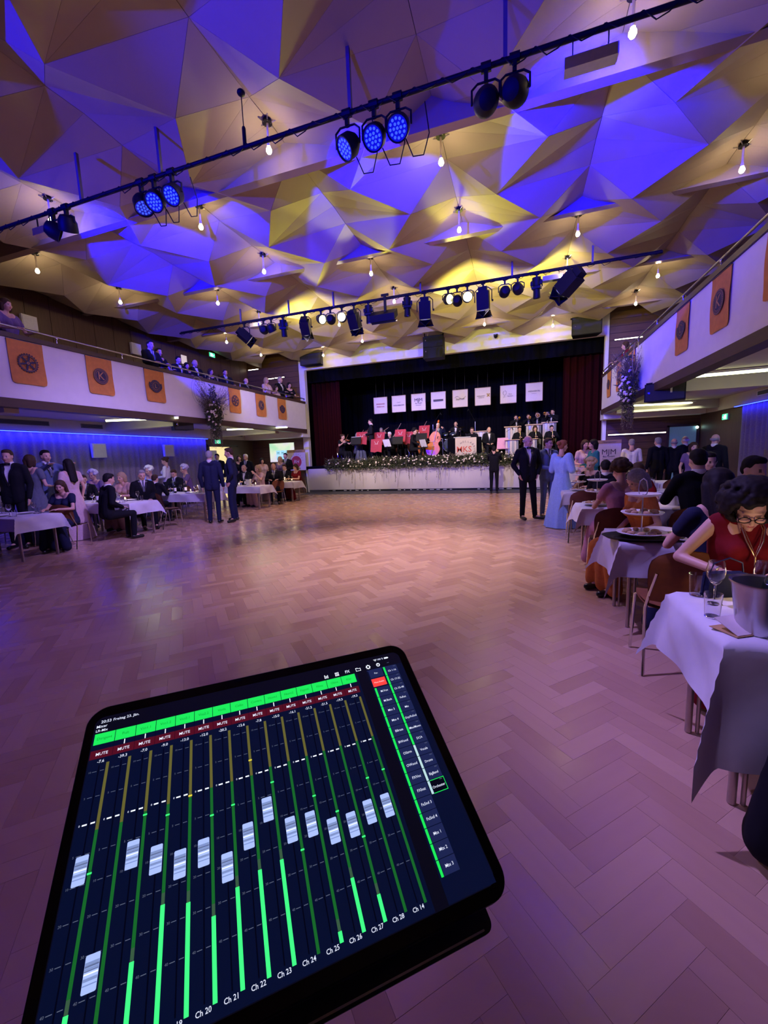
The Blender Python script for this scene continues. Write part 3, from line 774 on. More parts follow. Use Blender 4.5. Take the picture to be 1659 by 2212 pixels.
# ---------------- orange emblem banners on the balcony fronts
M_orange = mat('orange_banner_cloth', (0.62, 0.24, 0.045), 0.8, var=0.12, scale=12, bump=0.15)
M_navy = mat('emblem_navy', (0.035, 0.025, 0.06), 0.7); M_embg = mat('emblem_gold', (0.45, 0.22, 0.09), 0.7)
def emblem(kind, t, X):
    a = MB(); a.X = X; g = MB(); g.X = X; R = 0.175
    def ring(mb, r0, r1, z, n=32):
        vs = []; 
        for i in range(n): u = 2 * PI * i / n; vs += [(r0 * math.cos(u), r0 * math.sin(u), z), (r1 * math.cos(u), r1 * math.sin(u), z)]
        mb.add(vs, [(2 * i, 2 * i + 1, (2 * i + 3) % (2 * n), (2 * i + 2) % (2 * n)) for i in range(n)])
    disk = lambda mb, r, z, n=32: mb.add([(r * math.cos(2 * PI * i / n), r * math.sin(2 * PI * i / n), z) for i in range(n)], [tuple(range(n))])
    if kind == 'wheel':
        ring(a, .135, .165, .004); 
        for i in range(24): u = 2 * PI * i / 24; a.box((.172 * math.cos(u), .172 * math.sin(u), .004), (.02, .022, .002), rotz(u))
        for i in range(6): u = 2 * PI * i / 6 + .26; a.box((.08 * math.cos(u), .08 * math.sin(u), .0045), (.12, .034, .002), rotz(u))
        ring(a, .0, .045, .005); ring(g, .01, .026, .008); ring(g, .144, .15, .007); ring(a, .085, .092, .0042)
    elif kind == 'K':
        disk(a, R, .004); ring(g, .155, .162, .007); ring(g, .118, .124, .007); text_into(g, 'K', .24, T(0, 0, .008), bold=.004)
        for i in range(30): u = 2 * PI * i / 30; g.box((.14 * math.cos(u), .14 * math.sin(u), .007), (.006, .012, .001), rotz(u))
    else:
        ring(a, .09, .16, .004); disk(a, .085, .004); text_into(g, 'L', .14, T(0, 0, .008), bold=.012); ring(g, .095, .1, .007)
        for s in (-1, 1): a.prism([(.1 * s, .06), (.19 * s, .09), (.2 * s, -.02), (.15 * s, -.09), (.09 * s, -.1)], .003, T(0, 0, .003))
        for i in range(16): u = 2 * PI * i / 16; g.box((.13 * math.cos(u), .13 * math.sin(u), .007), (.012, .01, .001), rotz(u))
    a.build('emblem', M_navy, t); g.build('emblem_detail', M_embg, t)
def obanner(x, y, kind, lb, side):
    t = thing('emblem_banner', lb, 'banner', (x, y, 3.56), 0, 'orange emblem banners on the balcony fronts')
    X = Matrix(((0, 0, side, 0), (side * -1 * -1 if side > 0 else -1, 0, 0, 0), (0, 1, 0, 0), (0, 0, 0, 1)))
    # X maps local (u right as seen from the hall, v up, n toward the hall)
    X = Matrix(((0, 0, side, 0), (side, 0, 0, 0), (0, 1, 0, 0), (0, 0, 0, 1)))
    w, h = 0.60, 0.80; b = MB(); b.X = X; N = 10; vs = []; fs = []
    rg = random.Random(int(y * 100)); ph = rg.uniform(0, 6)
    for i in range(N + 1):
        for j in range(N + 1):
            u = (i / N - .5) * w; v = (j / N - .5) * h; n_ = .016 + .008 * math.sin(u * 14 + ph) * (1 - j / N) + .006 * math.sin(v * 9 + ph)
            if (i in (0, N)) and j == 0: u *= .96; v += .02
            vs.append((u, v, n_))
    for i in range(N):
        for j in range(N): q = i * (N + 1) + j; fs.append((q, q + N + 1, q + N + 2, q + 1))
    b.add(vs, fs); b.build('cloth', M_orange, t, 80)
    emblem(kind, t, X @ T(0, 0, .03))
    MB().cyl((side * .012, -.3, .4), (side * .012, .3, .4), .01, n=6).build('rod', M_brown, t)
kinds = ['wheel', 'K', 'L']
for i, (y, k) in enumerate([(5.56, 0), (7.01, 1), (8.48, 2), (9.95, 0), (11.64, 0), (13.09, 1), (14.5, 2)]):
    if i == 3: continue
    nm = {'wheel': 'a cog-wheel emblem', 'K': 'a round K emblem', 'L': 'a round L emblem'}[kinds[k]]
    obanner(BL + .01, y, kinds[k], 'orange banner with %s, left balcony, %s of the hanging flowers' % (nm, 'camera side' if y < 10 else 'stage side'), 1)
for i, (y, k) in enumerate([(6.05, 0), (7.50, 1), (8.96, 2), (10.4, 0), (12.4, 0), (13.8, 1), (15.2, 2)]):
    if i == 3: continue
    nm = {'wheel': 'a cog-wheel emblem', 'K': 'a round K emblem', 'L': 'a round L emblem'}[kinds[k]]
    obanner(BR - .01, y, kinds[k], 'orange banner with %s, right balcony, %s of the hanging flowers' % (nm, 'camera side' if y < 11 else 'stage side'), -1)

# ---------------- loudspeakers
def loudspeaker(lb, loc, size, rz=0, rx=0, array=0, wall=False):
    t = thing('loudspeaker', lb, 'speaker', loc, rz); t.rotation_euler = (rx, 0, rz)
    w, d, h = size
    if array:
        for k in range(array): 
            b = MB(); b.slab([(-w / 2, -d / 2, -h * (k + 1) + .01), (w / 2, -d / 2, -h * (k + 1) + .01), (w / 2, -d / 2, -h * k), (-w / 2, -d / 2, -h * k)], (0, d, 0)); b.build('cabinet', M_black, t)
            MB().box((-w * .36, -d / 2 - .006, -h * k - h * .35), (.035, .008, .035)).build('badge', M_chrome, t)
        MB().b2(-w / 2, w / 2, -.03, .03, .03, .08).b2(-w / 2, -w / 2 + .03, -.03, .03, -.02, .45).b2(w / 2 - .03, w / 2, -.03, .03, -.02, .45).build('rigging_frame', M_black, t)
    else:
        b = MB(); b.prism([(-w / 2, -d / 2), (w / 2, -d / 2), (w / 2 * .8, d / 2), (-w / 2 * .8, d / 2)], h, T(0, 0, -h / 2)); b.build('cabinet', M_black, t)
        MB().b2(-w * .47, w * .47, -d / 2 - .008, -d / 2 - .001, -h * .46, h * .46).build('grille', mat('speaker_grille', (.02, .02, .022), .6, scale=400, var=.4), t)
        MB().box((-w * .38, -d / 2 - .012, 0), (.03, .006, .03)).build('badge', M_chrome, t)
        MB().b2(-w / 2 - .02, w / 2 + .02, -.03, .03, h / 2, h / 2 + .05).b2(-.03, .03, -.03 if not wall else d / 2, .03 if not wall else 16.79 - loc[1], h / 2 if not wall else -.03, h / 2 + .12 if not wall else .03).build('bracket', M_black, t)
    return t
loudspeaker('wide black loudspeaker hung above the left end of the stage opening', (-8.5, 16.35, 5.78), (1.0, .4, .45), 0.0, 0, 0, True)
loudspeaker('black two-box line array hung over the middle of the stage', (-3.1, 16.0, 5.95), (.75, .5, .40), 0, 0, 2)
loudspeaker('large black loudspeaker hung above the right end of the stage opening', (2.2, 16.3, 5.72), (.95, .45, .6), 0.0, 0, 0, True)
loudspeaker('black wedge loudspeaker under the left balcony edge', (-9.4, 9.6, 2.66), (.55, .35, .3), 1.2)
loudspeaker('black wedge loudspeaker under the right balcony edge', (3.05, 10.5, 2.66), (.75, .4, .38), -.5)
t = thing('ceiling_camera', 'small black dome camera on the white wall above the stage', 'camera', (-0.85, 16.66, 5.85))
MB().cyl((0, 0, .06), (0, 0, .1), .09, n=14).box((0, .06, .08), (.05, .12, .04)).build('mount', M_steel, t); MB().ell((0, 0, .03), (.07, .07, .07)).build('dome', M_black, t, 60)

# ---------------- projection screen, posters
t = thing('projection_screen', 'glowing projection screen on the front wall left of the stage', 'screen', (-10.6, 16.757, 1.9))
MB().b2(-.68, .68, .0, .04, -.45, .45).build('frame', M_white, t)
m = bpy.data.materials.new('screen_image'); m.use_nodes = True; nt = m.node_tree; bs = nt.nodes['Principled BSDF']
tc = nt.nodes.new('ShaderNodeTexCoord'); n1 = nt.nodes.new('ShaderNodeTexNoise'); n1.inputs['Scale'].default_value = 1.6
nt.links.new(tc.outputs['Object'], n1.inputs['Vector']); cr = nt.nodes.new('ShaderNodeValToRGB')
cr.color_ramp.elements[0].color = (.35, .75, .45, 1); cr.color_ramp.elements[0].position = .35; cr.color_ramp.elements[1].color = (.62, .55, .85, 1); cr.color_ramp.elements[1].position = .65
e = cr.color_ramp.elements.new(.5); e.color = (.7, .8, .6, 1)
nt.links.new(n1.outputs['Fac'], cr.inputs[0]); nt.links.new(cr.outputs[0], bs.inputs['Emission Color']); bs.inputs['Emission Strength'].default_value = 1.0
MB().b2(-.66, .66, -.006, -.001, -.43, .43).build('projected_image', m, t)
M_tile = emis('screen_tile', (.35, .72, .95), .9); k = MB(); kk = MB()
for i in range(3):
    for j in range(2):
        cx, cz = -.2 + i * .24, -.02 - j * .24; MB().b2(cx - .11, cx + .11, -.012, -.007, cz - .11, cz + .11).build('image_tile', M_tile, t)
        if j == 0: kk.b2(cx - .06, cx + .06, -.016, -.013, cz - .012, cz + .012)
kk.cyl((-.2, -.016, -.26), (-.2, -.013, -.26), .05, n=16).build('tile_print', M_navy, t)
M_paper = mat('poster_paper', (0.66, 0.56, 0.56), 0.7); M_tan = mat('poster_tan', (0.45, 0.27, 0.12), 0.7); M_badge = mat('badge_red', (0.42, 0.03, 0.06), 0.6)
def poster(lb, loc, w, h, kind, rz=0):
    t = thing('poster_board', lb, 'poster', loc, rz)
    MB().b2(-w / 2, w / 2, 0, .03, 0, h).build('board', M_paper, t)
    MB().b2(-w / 2, w / 2, -.004, 0, h * .86, h).build('header_band', M_tan, t)
    k = MB(); F = lambda x, z: face_y(x, -.008, z)
    text_into(k, 'Die Rathausgasse' if kind == 'badge' else 'Hauptsponsor', .1 * w, F(0, h * .93), shear=.3, bold=.006); k.build('title', M_ink, t)
    if kind == 'badge':
        MB().cyl((0, -.006, h * .42), (0, -.001, h * .42), w * .28, n=32).build('round_badge', M_badge, t)
        k = MB(); text_into(k, 'RH', .22 * w, face_y(0, -.012, h * .42), shear=.2, bold=.01); k.build('badge_letters', M_penn, t)
        k = MB()
        for q in range(9): u = PI * (q + .5) / 9; k.box((w * .36 * math.cos(u), -.005, h * .42 + w * .36 * math.sin(u)), (.02, .004, .03), roty(PI / 2 - u))
        text_into(k, 'Hollabrunn', .09 * w, F(0, h * .1), bold=.01); k.build('print', M_ink, t)
    else:
        k = MB(); text_into(k, 'MJM', .34 * w, F(0, h * .52)); text_into(k, 'Bau GmbH', .11 * w, F(0, h * .34), bold=.01); text_into(k, 'Planung und Statik', .07 * w, F(0, h * .24)); k.build('print', M_ink, t)
    l = MB()
    for s in (-1, 1): l.cyl((s * w * .4, .06, h * .5), (s * w * .44, .12, -loc[2]), .02, n=8)
    l.build('stand_legs', M_black, t)
poster('poster board with a round red badge at the left stage corner', (-9.62, 16.35, 1.05), .93, .93, 'badge')
poster('poster board with the letters MJM behind the teal-jacketed woman', (2.85, 15.2, .95), .72, .82, 'mjm')
# ================================================================ LIGHTING BARS
def bar(lb, y, z, x0, x1, hangers, ztop):
    t = thing('lighting_bar', lb, 'bar', ((x0 + x1) / 2, y, z)); c = (x0 + x1) / 2
    MB().cyl((x0 - c, 0, 0), (x1 - c, 0, 0), .026, n=12).build('pipe', M_black, t, 40)
    MB().cyl((x0 - c, .04, .05), (x1 - c, .04, .05), .012, n=8).build('cable_duct', M_black, t, 40)
    for x in hangers: MB().b2(x - c - .02, x - c + .02, -.02, .02, 0.02, ztop - z).build('hanger', mat('hanger_grey', (.12, .1, .12), .5), t)
    cb = MB(); rg = random.Random(int(y)); n = int((x1 - x0) / .3)
    for k in range(n):
        a = x0 - c + (x1 - x0) * k / n; s = rg.uniform(.03, .1)
        cb.tube([(a, -.02, .02), (a + .1, -.03, -s), (a + .2, -.02, -s * .6), (a + .3, -.02, .02)], .006, n=5)
    cb.build('cable_loops', M_black, t)
    return t
bar('near lighting bar with blue LED spotlights across the hall', 4.8, 5.38, -9.9, 5.0, (-6.1, -4.6, -1.83, -.15, 2.2), 6.02)
bar('far lighting bar with many theatre spotlights before the stage', 10.75, 5.62, -10.2, 2.9, (-7.88, -6.24, -4.84, -2.4, -.17, 1.55), 6.02)
M_ledb = emis('led_blue', (0.04, 0.10, 1.0), 1.25); M_ledb2 = mat('led_face', (0.02, 0.03, 0.25), .3, emit=(.004, .008, .8), es=.3)
M_lit = emis('lamp_yellow_white', (1.0, 0.95, 0.30), 3.5)
def yoke(t, w, drop, r=.012):
    # flat-iron bow from a clamp above, pivot at the origin
    MB().tube([(-w, 0, 0), (-w, 0, drop * .75), (-w * .6, 0, drop), (w * .6, 0, drop), (w, 0, drop * .75), (w, 0, 0)], r, n=6).build('yoke', M_black, t)
    MB().b2(-.02, .02, -.025, .025, drop, drop + .1).cyl((-.05, 0, drop + .13), (.05, 0, drop + .13), .045, n=10).build('clamp', M_black, t)
def pose(tilt, pan): return rotz(pan) @ rotx(tilt)
def par(lb, loc, zbar, tilt, pan, kind='dark', group='par spotlights'):
    t = thing('par_spotlight', lb, 'spotlight', loc, 0, group); drop = zbar - loc[2] - .13; yoke(t, .145, drop)
    X = pose(tilt, pan) @ Matrix.Scale(.84, 4)             # lamp looks along local -Z before posing
    b = MB(); b.X = X; b.lathe([(.04, .16), (.10, .14), (.145, .06), (.15, -.05), (.15, -.09), (.135, -.09), (.13, -.05)], n=20); b.build('housing', M_black, t, 40)
    d = MB(); d.X = X; d.cyl((0, 0, -.06), (0, 0, -.07), .132, n=20)
    d.build('lens', {'led': M_ledb2, 'dark': mat('lens_dark', (.03, .03, .04), .1), 'lit': M_lit}[kind], t)
    if kind == 'led':
        k = MB(); k.X = X
        for q in [(0, 0)] + [(.048, a * 60) for a in range(6)] + [(.096, a * 30) for a in range(12)]: k.cyl((q[0] * math.cos(math.radians(q[1])), q[0] * math.sin(math.radians(q[1])), -.071), (q[0] * math.cos(math.radians(q[1])), q[0] * math.sin(math.radians(q[1])), -.078), .017, n=8)
        k.build('led_dots', M_ledb, t)
        MB().tube([(.05, .12, -.05), (.12, .16, -.22), (.25, .12, -.26), (.33, .06, -.1), (.3, 0, drop)], .007, n=5).build('cable', M_black, t)
    return t
def z1(z): return 1.5 + (z - 1.5) * 1.2025
# blue LED pars: their faces turned to the camera side
f = 4.75 / 3.95
def loc1(x, z): return (x * f, 4.8, 1.5 + (z - 1.5) * f)
TW = -0.85      # tilt: lens towards -Y and down
par('blue LED par seen nearly edge-on, left one of the left trio', loc1(-4.13, 4.49), 5.38, -.5, 1.15, 'led', 'blue LED pars on the near bar')
par('blue LED par, middle one of the left trio on the near bar', loc1(-3.94, 4.49), 5.38, TW, .25, 'led', 'blue LED pars on the near bar')
par('blue LED par, right one of the left trio on the near bar', loc1(-3.68, 4.50), 5.38, TW, .05, 'led', 'blue LED pars on the near bar')
par('blue LED par, left one of the middle trio on the near bar', loc1(-1.56, 4.45), 5.38, TW, -.75, 'led', 'blue LED pars on the near bar')
par('blue LED par, middle one of the middle trio on the near bar', loc1(-1.29, 4.46), 5.38, TW, -.15, 'led', 'blue LED pars on the near bar')
par('blue LED par, right one of the middle trio on the near bar', loc1(-1.06, 4.48), 5.38, TW, 0, 'led', 'blue LED pars on the near bar')
par('dark par spotlight seen from behind, left one of the right pair', loc1(-.28, 4.47), 5.38, 2.1, .2, 'dark')
par('dark par spotlight seen from behind, right one of the right pair', loc1(-.05, 4.48), 5.38, 2.0, -.35, 'dark')
par('dark can spotlight at the left end of the near bar', loc1(-5.60, 4.5), 5.38, 1.2, -.6, 'dark')
par('dark tilted can spotlight second from the left end of the near bar', loc1(-5.36, 4.52), 5.38, .6, .9, 'dark')
def housing_box(lb, loc, w, zbar, rz=0):
    t = thing('dimmer_box', lb, 'box', loc, rz)
    MB().prism([(-.05, -.05), (.05, -.05), (.065, .05), (-.065, .05)], w, T(-w / 2, 0, 0) @ roty(PI / 2)).build('case', M_steel, t)
    MB().b2(-w * .35, -w * .33, -.01, .01, .05, zbar - loc[2]).b2(w * .33, w * .35, -.01, .01, .05, zbar - loc[2]).build('bracket', M_black, t)
    MB().box((w / 2 + .004, 0, 0), (.012, .1, .1)).build('end_plate', M_white, t)
housing_box('grey box fitting under the right part of the near bar', (.62, 4.8, 5.15), .45, 5.38)
housing_box('grey box fitting at the left end of the near bar', (-6.95, 4.8, 5.15), .4, 5.38)
# suspended microphone / hoist motor
t = thing('hanging_microphone', 'black hanging microphone cable with knob above the near bar', 'microphone', (-3.25, 4.8, 5.5))
MB().cyl((0, 0, .0), (0, 0, .46), .006, n=6).build('cable', M_black, t); MB().ell((0, 0, .48), (.05, .05, .035)).build('knob', M_black, t, 60)
MB().cyl((0, 0, -.1), (0, 0, .08), .024, n=10).ell((0, 0, .08), (.024, .024, .04)).build('body', M_black, t, 60)

def at2(x, z): return (x * 1.054, 10.75, 1.5 + (z - 1.5) * 1.054)
ZB = 5.62
def fresnel(lb, loc, tilt, pan, s=1.0, group='fresnel spotlights with barn doors', zbar=ZB):
    t = thing('fresnel_spotlight', lb, 'spotlight', loc, 0, group); yoke(t, .17 * s, zbar - loc[2] - .13)
    X = pose(tilt, pan); b = MB(); b.X = X
    b.box((0, 0, .02), (.24 * s, .24 * s, .34 * s)).box((0, 0, .22 * s), (.17 * s, .17 * s, .1 * s)); b.build('housing', M_black, t)
    b = MB(); b.X = X
    for k in range(4): b.box((0, .125 * s, .12 * s - k * .05 * s), (.2 * s, .02, .015))
    b.build('cooling_fins', M_black, t)
    l = MB(); l.X = X; l.cyl((0, 0, -.15 * s), (0, 0, -.17 * s), .10 * s, n=18); l.build('lens', mat('lens_grey', (.5, .5, .45), .15, emit=(1, .9, .6), es=.25), t)
    for k in range(4):
        d = MB(); d.X = X @ rotz(k * PI / 2) @ T(0, .12 * s, -.17 * s) @ rotx(-2.4)
        w = .12 * s; d.prism([(-w, 0), (w, 0), (w * 1.45, .2 * s), (-w * 1.45, .2 * s)], .006); d.build('barn_door', M_black, t)
    MB().cyl((.17 * s, 0, 0), (.2 * s, 0, 0), .025, n=10).build('knob', M_black, t)
    return t
def profile(lb, loc, tilt, pan, group='profile spotlights'):
    t = thing('profile_spotlight', lb, 'spotlight', loc, 0, group); yoke(t, .12, ZB - loc[2] - .13)
    b = MB(); b.X = pose(tilt, pan); b.cyl((0, 0, .2), (0, 0, .02), .10, .085, n=14).cyl((0, 0, .02), (0, 0, -.24), .07, .085, n=14); b.build('barrel', M_black, t, 40)
    b = MB(); b.X = pose(tilt, pan); b.box((0, 0, .08), (.26, .1, .08)).box((0, 0, -.02), (.2, .2, .05)); b.build('shutter_block', M_black, t)
    l = MB(); l.X = pose(tilt, pan); l.cyl((0, 0, -.24), (0, 0, -.245), .075, n=14); l.build('lens', mat('lens_dark', (.03, .03, .04), .1), t)
TF = 0.7        # looks to the stage: lens toward +Y and down
fresnel('fresnel spotlight with barn doors at the left end of the far bar', at2(-7.38, 5.04), .9, -.7, 1.0)
fresnel('fresnel spotlight with barn doors left of the blinder group', at2(-5.45, 5.02), .7, .25, 1.05)
fresnel('fresnel spotlight with barn doors right of the glowing par', at2(-4.03, 4.98), .5, -.1, 1.1)
fresnel('fresnel spotlight with barn doors above the line array', at2(-2.18, 4.98), .35, .15, 1.2)
fresnel('fresnel spotlight with barn doors right of the two glowing pars', at2(-.8, 4.99), .3, -.05, 1.2)
fresnel('big fresnel spotlight tilted hard at the right end of the far bar', at2(1.01, 5.08), 1.0, .9, 1.35)
par('small dark par right of the leftmost fresnel', at2(-6.75, 5.14), ZB, 1.7, .3, 'dark')
par('small dark par beside the cylindrical spotlight', at2(-6.5, 5.13), ZB, .6, -.3, 'dark')
par('par edge-on with glowing rim before the glowing par', at2(-4.97, 5.17), ZB, -1.2, 1.0, 'lit', 'glowing pars on the far bar')
par('small dark par left of the glowing round par', at2(-4.7, 5.13), ZB, 1.6, .1, 'dark')
par('round par glowing yellow toward the camera, left one of the far bar', at2(-4.37, 5.13), ZB, -1.5, .15, 'lit', 'glowing pars on the far bar')
par('glowing par edge-on right of the line array', at2(-1.61, 5.16), ZB, -1.3, .8, 'lit', 'glowing pars on the far bar')
par('dark par between two glowing pars', at2(-1.4, 5.1), ZB, 1.6, 0, 'dark')
par('round glowing par right of the dark one above the stage', at2(-1.16, 5.14), ZB, -1.4, .2, 'lit', 'glowing pars on the far bar')
par('small dark par, left one of the pair by the right profile', at2(-.32, 5.13), ZB, 1.6, .2, 'dark')
par('small dark par, right one of the pair by the right profile', at2(-.04, 5.15), ZB, 1.5, -.3, 'dark')
profile('cylindrical profile spotlight third from the left of the far bar', at2(-6.12, 5.11), .15, .2)
profile('cylindrical profile spotlight left of the broad floodlight', at2(-3.63, 5.12), .1, 0)
profile('cylindrical profile spotlight right of the broad floodlight', at2(-2.62, 5.15), .12, .3)
profile('cylindrical profile spotlight near the right end of the far bar', at2(.36, 5.12), .15, -.2)
t = thing('floodlight', 'broad black floodlight on a post in the middle of the far bar', 'spotlight', at2(-3.19, 4.95))
MB().b2(-.03, .03, -.03, .03, .1, .6).box((0, 0, .58), (.2, .05, .05)).build('post', M_black, t)
b = MB(); b.slab([(-.38, -.18, -.12), (.3, -.18, -.12), (.3, .14, .08), (-.38, .14, .08)], (0, -.04, .16)); b.build('housing', M_black, t)
b = MB(); b.slab([(-.3, -.24, -.2), (.38, -.24, -.2), (.36, -.16, -.12), (-.36, -.16, -.12)], (0, 0, .01)); b.build('visor', M_black, t)
housing_box('grey box fitting near the left end of the far bar', (-7.42, 10.75, 5.5), .28, ZB)
housing_box('long grey box fitting near the right end of the far bar', (.72, 10.75, 5.46), .42, ZB)
# ================================================================ PEOPLE
def solid(prims, voxel, it=3, name='body', fac=0.5):
    b = MB()
    for p in prims:
        if p[0] == 'c': b.cap(p[1], p[2], p[3], p[4], 10)
        elif p[0] == 'e': b.ell(p[1], p[2], p[3] if len(p) > 3 else None, 12, 8)
    me = b.mesh('tmp_solid', [])
    o = bpy.data.objects.new('tmp_solid', me); C.objects.link(o)
    r = o.modifiers.new('r', 'REMESH'); r.mode = 'VOXEL'; r.voxel_size = voxel; r.use_smooth_shade = True
    s = o.modifiers.new('s', 'SMOOTH'); s.factor = fac; s.iterations = it
    dg = bpy.context.evaluated_depsgraph_get(); dg.update()
    out = bpy.data.meshes.new_from_object(o.evaluated_get(dg)); out.name = name
    bpy.data.objects.remove(o); bpy.data.meshes.remove(me)
    out.polygons.foreach_set('use_smooth', [True] * len(out.polygons)); out.materials.clear()
    return out

M_skin = mat('skin', (0.62, 0.36, 0.26), 0.5, var=0.05, scale=9)
M_eye = mat('eye_dark', (0.11, 0.06, 0.05), 0.4); M_lip = mat('lip', (0.42, 0.12, 0.11), 0.45)
M_hair = {'black': mat('hair_black', (.012, .009, .010), .65, var=.3, scale=60, spec=.15), 'brown': mat('hair_brown', (.055, .03, .018), .65, var=.3, scale=60, spec=.15),
          'blond': mat('hair_blond', (.42, .29, .16), .65, var=.25, scale=60, spec=.15), 'grey': mat('hair_grey', (.28, .26, .26), .65, var=.25, scale=60, spec=.15),
          'white': mat('hair_white', (.75, .72, .72), .65, var=.12, scale=60, spec=.15), 'red': mat('hair_red', (.30, .10, .05), .65, var=.25, scale=60, spec=.15), 'lilac': mat('hair_lilac_white', (.55, .5, .7), .65, var=.12, scale=60, spec=.15)}
def cloth(name, col, rough=0.85): return mat('cloth_' + name, col, rough, var=.1, scale=40, spec=.15)
K_ = {'black': cloth('black', (.008, .008, .012)), 'navy': cloth('navy', (.015, .018, .05)), 'white': cloth('white', (.72, .70, .70)), 'grey': cloth('grey', (.12, .13, .17)),
      'blue': cloth('sky_blue', (.30, .42, .78)), 'teal': cloth('teal', (.02, .13, .16)), 'red': cloth('dark_red', (.16, .006, .012)), 'pink': cloth('dusty_pink', (.45, .2, .28)),
      'orange': cloth('orange', (.62, .20, .05)), 'floral': cloth('floral', (.5, .32, .25)), 'purple': cloth('purple', (.16, .10, .22)), 'bluegrey': cloth('bluegrey', (.10, .13, .25)), 'rose': cloth('pale_rose', (.6, .42, .42)),
      'green': cloth('green', (.04, .08, .05))}
M_shoe = mat('shoe_leather', (.01, .009, .009), .3)

def rot_to(v, up=(0, 0, 1)): return Vector(v).to_track_quat('-Y', 'Z').to_matrix().to_4x4()
def hand_prims(w, d, up, s, curl=0.5, spread=0.0):
    """palm and five fingers; w wrist, d pointing direction, up = back of the hand, s = thumb side"""
    d = Vector(d).normalized(); up = (Vector(up) - d * d.dot(Vector(up))).normalized(); x = d.cross(up) * s; w = Vector(w); P = []
    pal = w + d * .085
    for k in (-.028, -.01, .01, .026): P.append(('c', w + d * .02 + x * k * .6, .015, pal + x * k, .0125))
    for k, (o, L) in enumerate(((-.030, .058), (-.011, .072), (.009, .078), (.028, .07))):
        p = pal + x * o; a = d; q = p
        for seg in range(3):
            a = (a - up * curl * (.35 + .3 * seg)).normalized(); q2 = q + a * L * (.42, .33, .25)[seg]
            P.append(('c', q, .0098 - .0008 * seg, q2, .0092 - .0008 * seg)); q = q2
    t0 = w + d * .03 + x * .03; t1 = t0 + (d * .7 + x * .75 - up * .25).normalized() * .038; t2 = t1 + (d * .95 + x * .25 - up * .3).normalized() * .032
    P += [('c', t0, .014, t1, .0115), ('c', t1, .0115, t2, .0095)]
    return P

def head_prims(X, fem=False):
    R = X.to_3x3().to_4x4(); P = []
    def e(c, r, q=None): P.append(('e', X @ Vector(c), r, R if q is None else R @ q))
    def c(a, ra, b, rb): P.append(('c', X @ Vector(a), ra, X @ Vector(b), rb))
    e((0, .008, .018), (.074, .094, .094)); e((0, -.025, -.03), (.060, .068, .08)); e((0, -.035, -.078), (.040 if fem else .047, .048, .036))
    c((0, -.086, .004), .009, (0, -.108, -.030), .0125); c((-.012, -.09, -.034), .009, (.012, -.09, -.034), .009)
    c((-.03, -.076, .024), .013, (.03, -.076, .024), .013); e((0, -.085, -.062), (.024, .014, .011)); e((0, -.078, -.095), (.018, .016, .014))
    for s in (-1, 1): e((s * .074, .008, -.014), (.010, .018, .03)); e((s * .04, -.066, -.03), (.022, .022, .024))
    return P
def face_marks(X): return [(X @ Vector((s * .029, -.084, .003)), .0125, 1) for s in (-1, 1)] + [(X @ Vector((q * .009, -.098, -.062)), .0085, 2) for q in (-2, -1, 0, 1, 2)]

def stand(arms='down', fem=False, lean=0.0):
    J = dict(sit=False, hip=[(s * .09, 0, .92) for s in (-1, 1)], knee=[(s * .10, -.015, .50) for s in (-1, 1)], ank=[(s * .105, .02, .085) for s in (-1, 1)],
             toe=[(s * .13, -.13, .03) for s in (-1, 1)], pel=(0, 0, .95), wai=(0, .0, 1.10), che=(0, -.01, 1.30), nb=(0, .02, 1.49),
             sh=[(s * (.165 if fem else .19), .01, 1.425) for s in (-1, 1)], head=(0, -.015, 1.635))
    A = {'down': ([(s * .25, .03, 1.14) for s in (-1, 1)], [(s * .245, -.06, .90) for s in (-1, 1)], [(0, -.15, -1)] * 2, [(s, 0, 0) for s in (-1, 1)]),
         'clasp': ([(s * .25, .03, 1.14) for s in (-1, 1)], [(s * .09, -.22, 1.10) for s in (-1, 1)], [(.8, -.6, .1), (-.8, -.6, .1)], [(0, -1, .3)] * 2),
         'front': ([(s * .24, .0, 1.15) for s in (-1, 1)], [(s * .15, -.25, 1.12) for s in (-1, 1)], [(.4, -1, .1), (-.4, -1, .1)], [(0, 0, 1)] * 2),
         'camera': ([(s * .22, -.16, 1.28) for s in (-1, 1)], [(s * .10, -.26, 1.52) for s in (-1, 1)], [(.5, -.2, 1), (-.5, -.2, 1)], [(0, 1, 0)] * 2),
         'raise': ([(s * .22, -.20, 1.36) for s in (-1, 1)], [(s * .17, -.44, 1.46) for s in (-1, 1)], [(0, -1, .3)] * 2, [(0, 0, 1)] * 2),
         'rail': ([(s * .26, -.08, 1.16) for s in (-1, 1)], [(s * .18, -.34, 1.14) for s in (-1, 1)], [(-s * .6, -1, 0) for s in (-1, 1)], [(0, 0, 1)] * 2),
         'trumpet': ([(s * .27, -.12, 1.28) for s in (-1, 1)], [(s * .06, -.30, 1.50) for s in (-1, 1)], [(.6, -.6, .3), (-.6, -.6, .3)], [(0, -.3, 1)] * 2),
         'bass': ([(-.27, -.1, 1.2), (.30, -.08, 1.34)], [(-.02, -.34, 1.06), (.20, -.30, 1.50)], [(.8, -.5, -.2), (-.6, -.5, .2)], [(0, -1, .2)] * 2),
         'pocket': ([(s * .28, .06, 1.15) for s in (-1, 1)], [(s * .20, -.06, .97) for s in (-1, 1)], [(-s * .3, -.1, -1) for s in (-1, 1)], [(s, 0, 0) for s in (-1, 1)])}[arms]
    J['elb'], J['wri'], J['hd'], J['hu'] = A
    if arms == 'pocket': J['knee'] = [(-.10, -.02, .5), (.12, -.03, .5)]; J['ank'] = [(-.10, .02, .085), (.17, .0, .085)]; J['toe'] = [(-.10, -.14, .03), (.30, -.09, .03)]
    return J
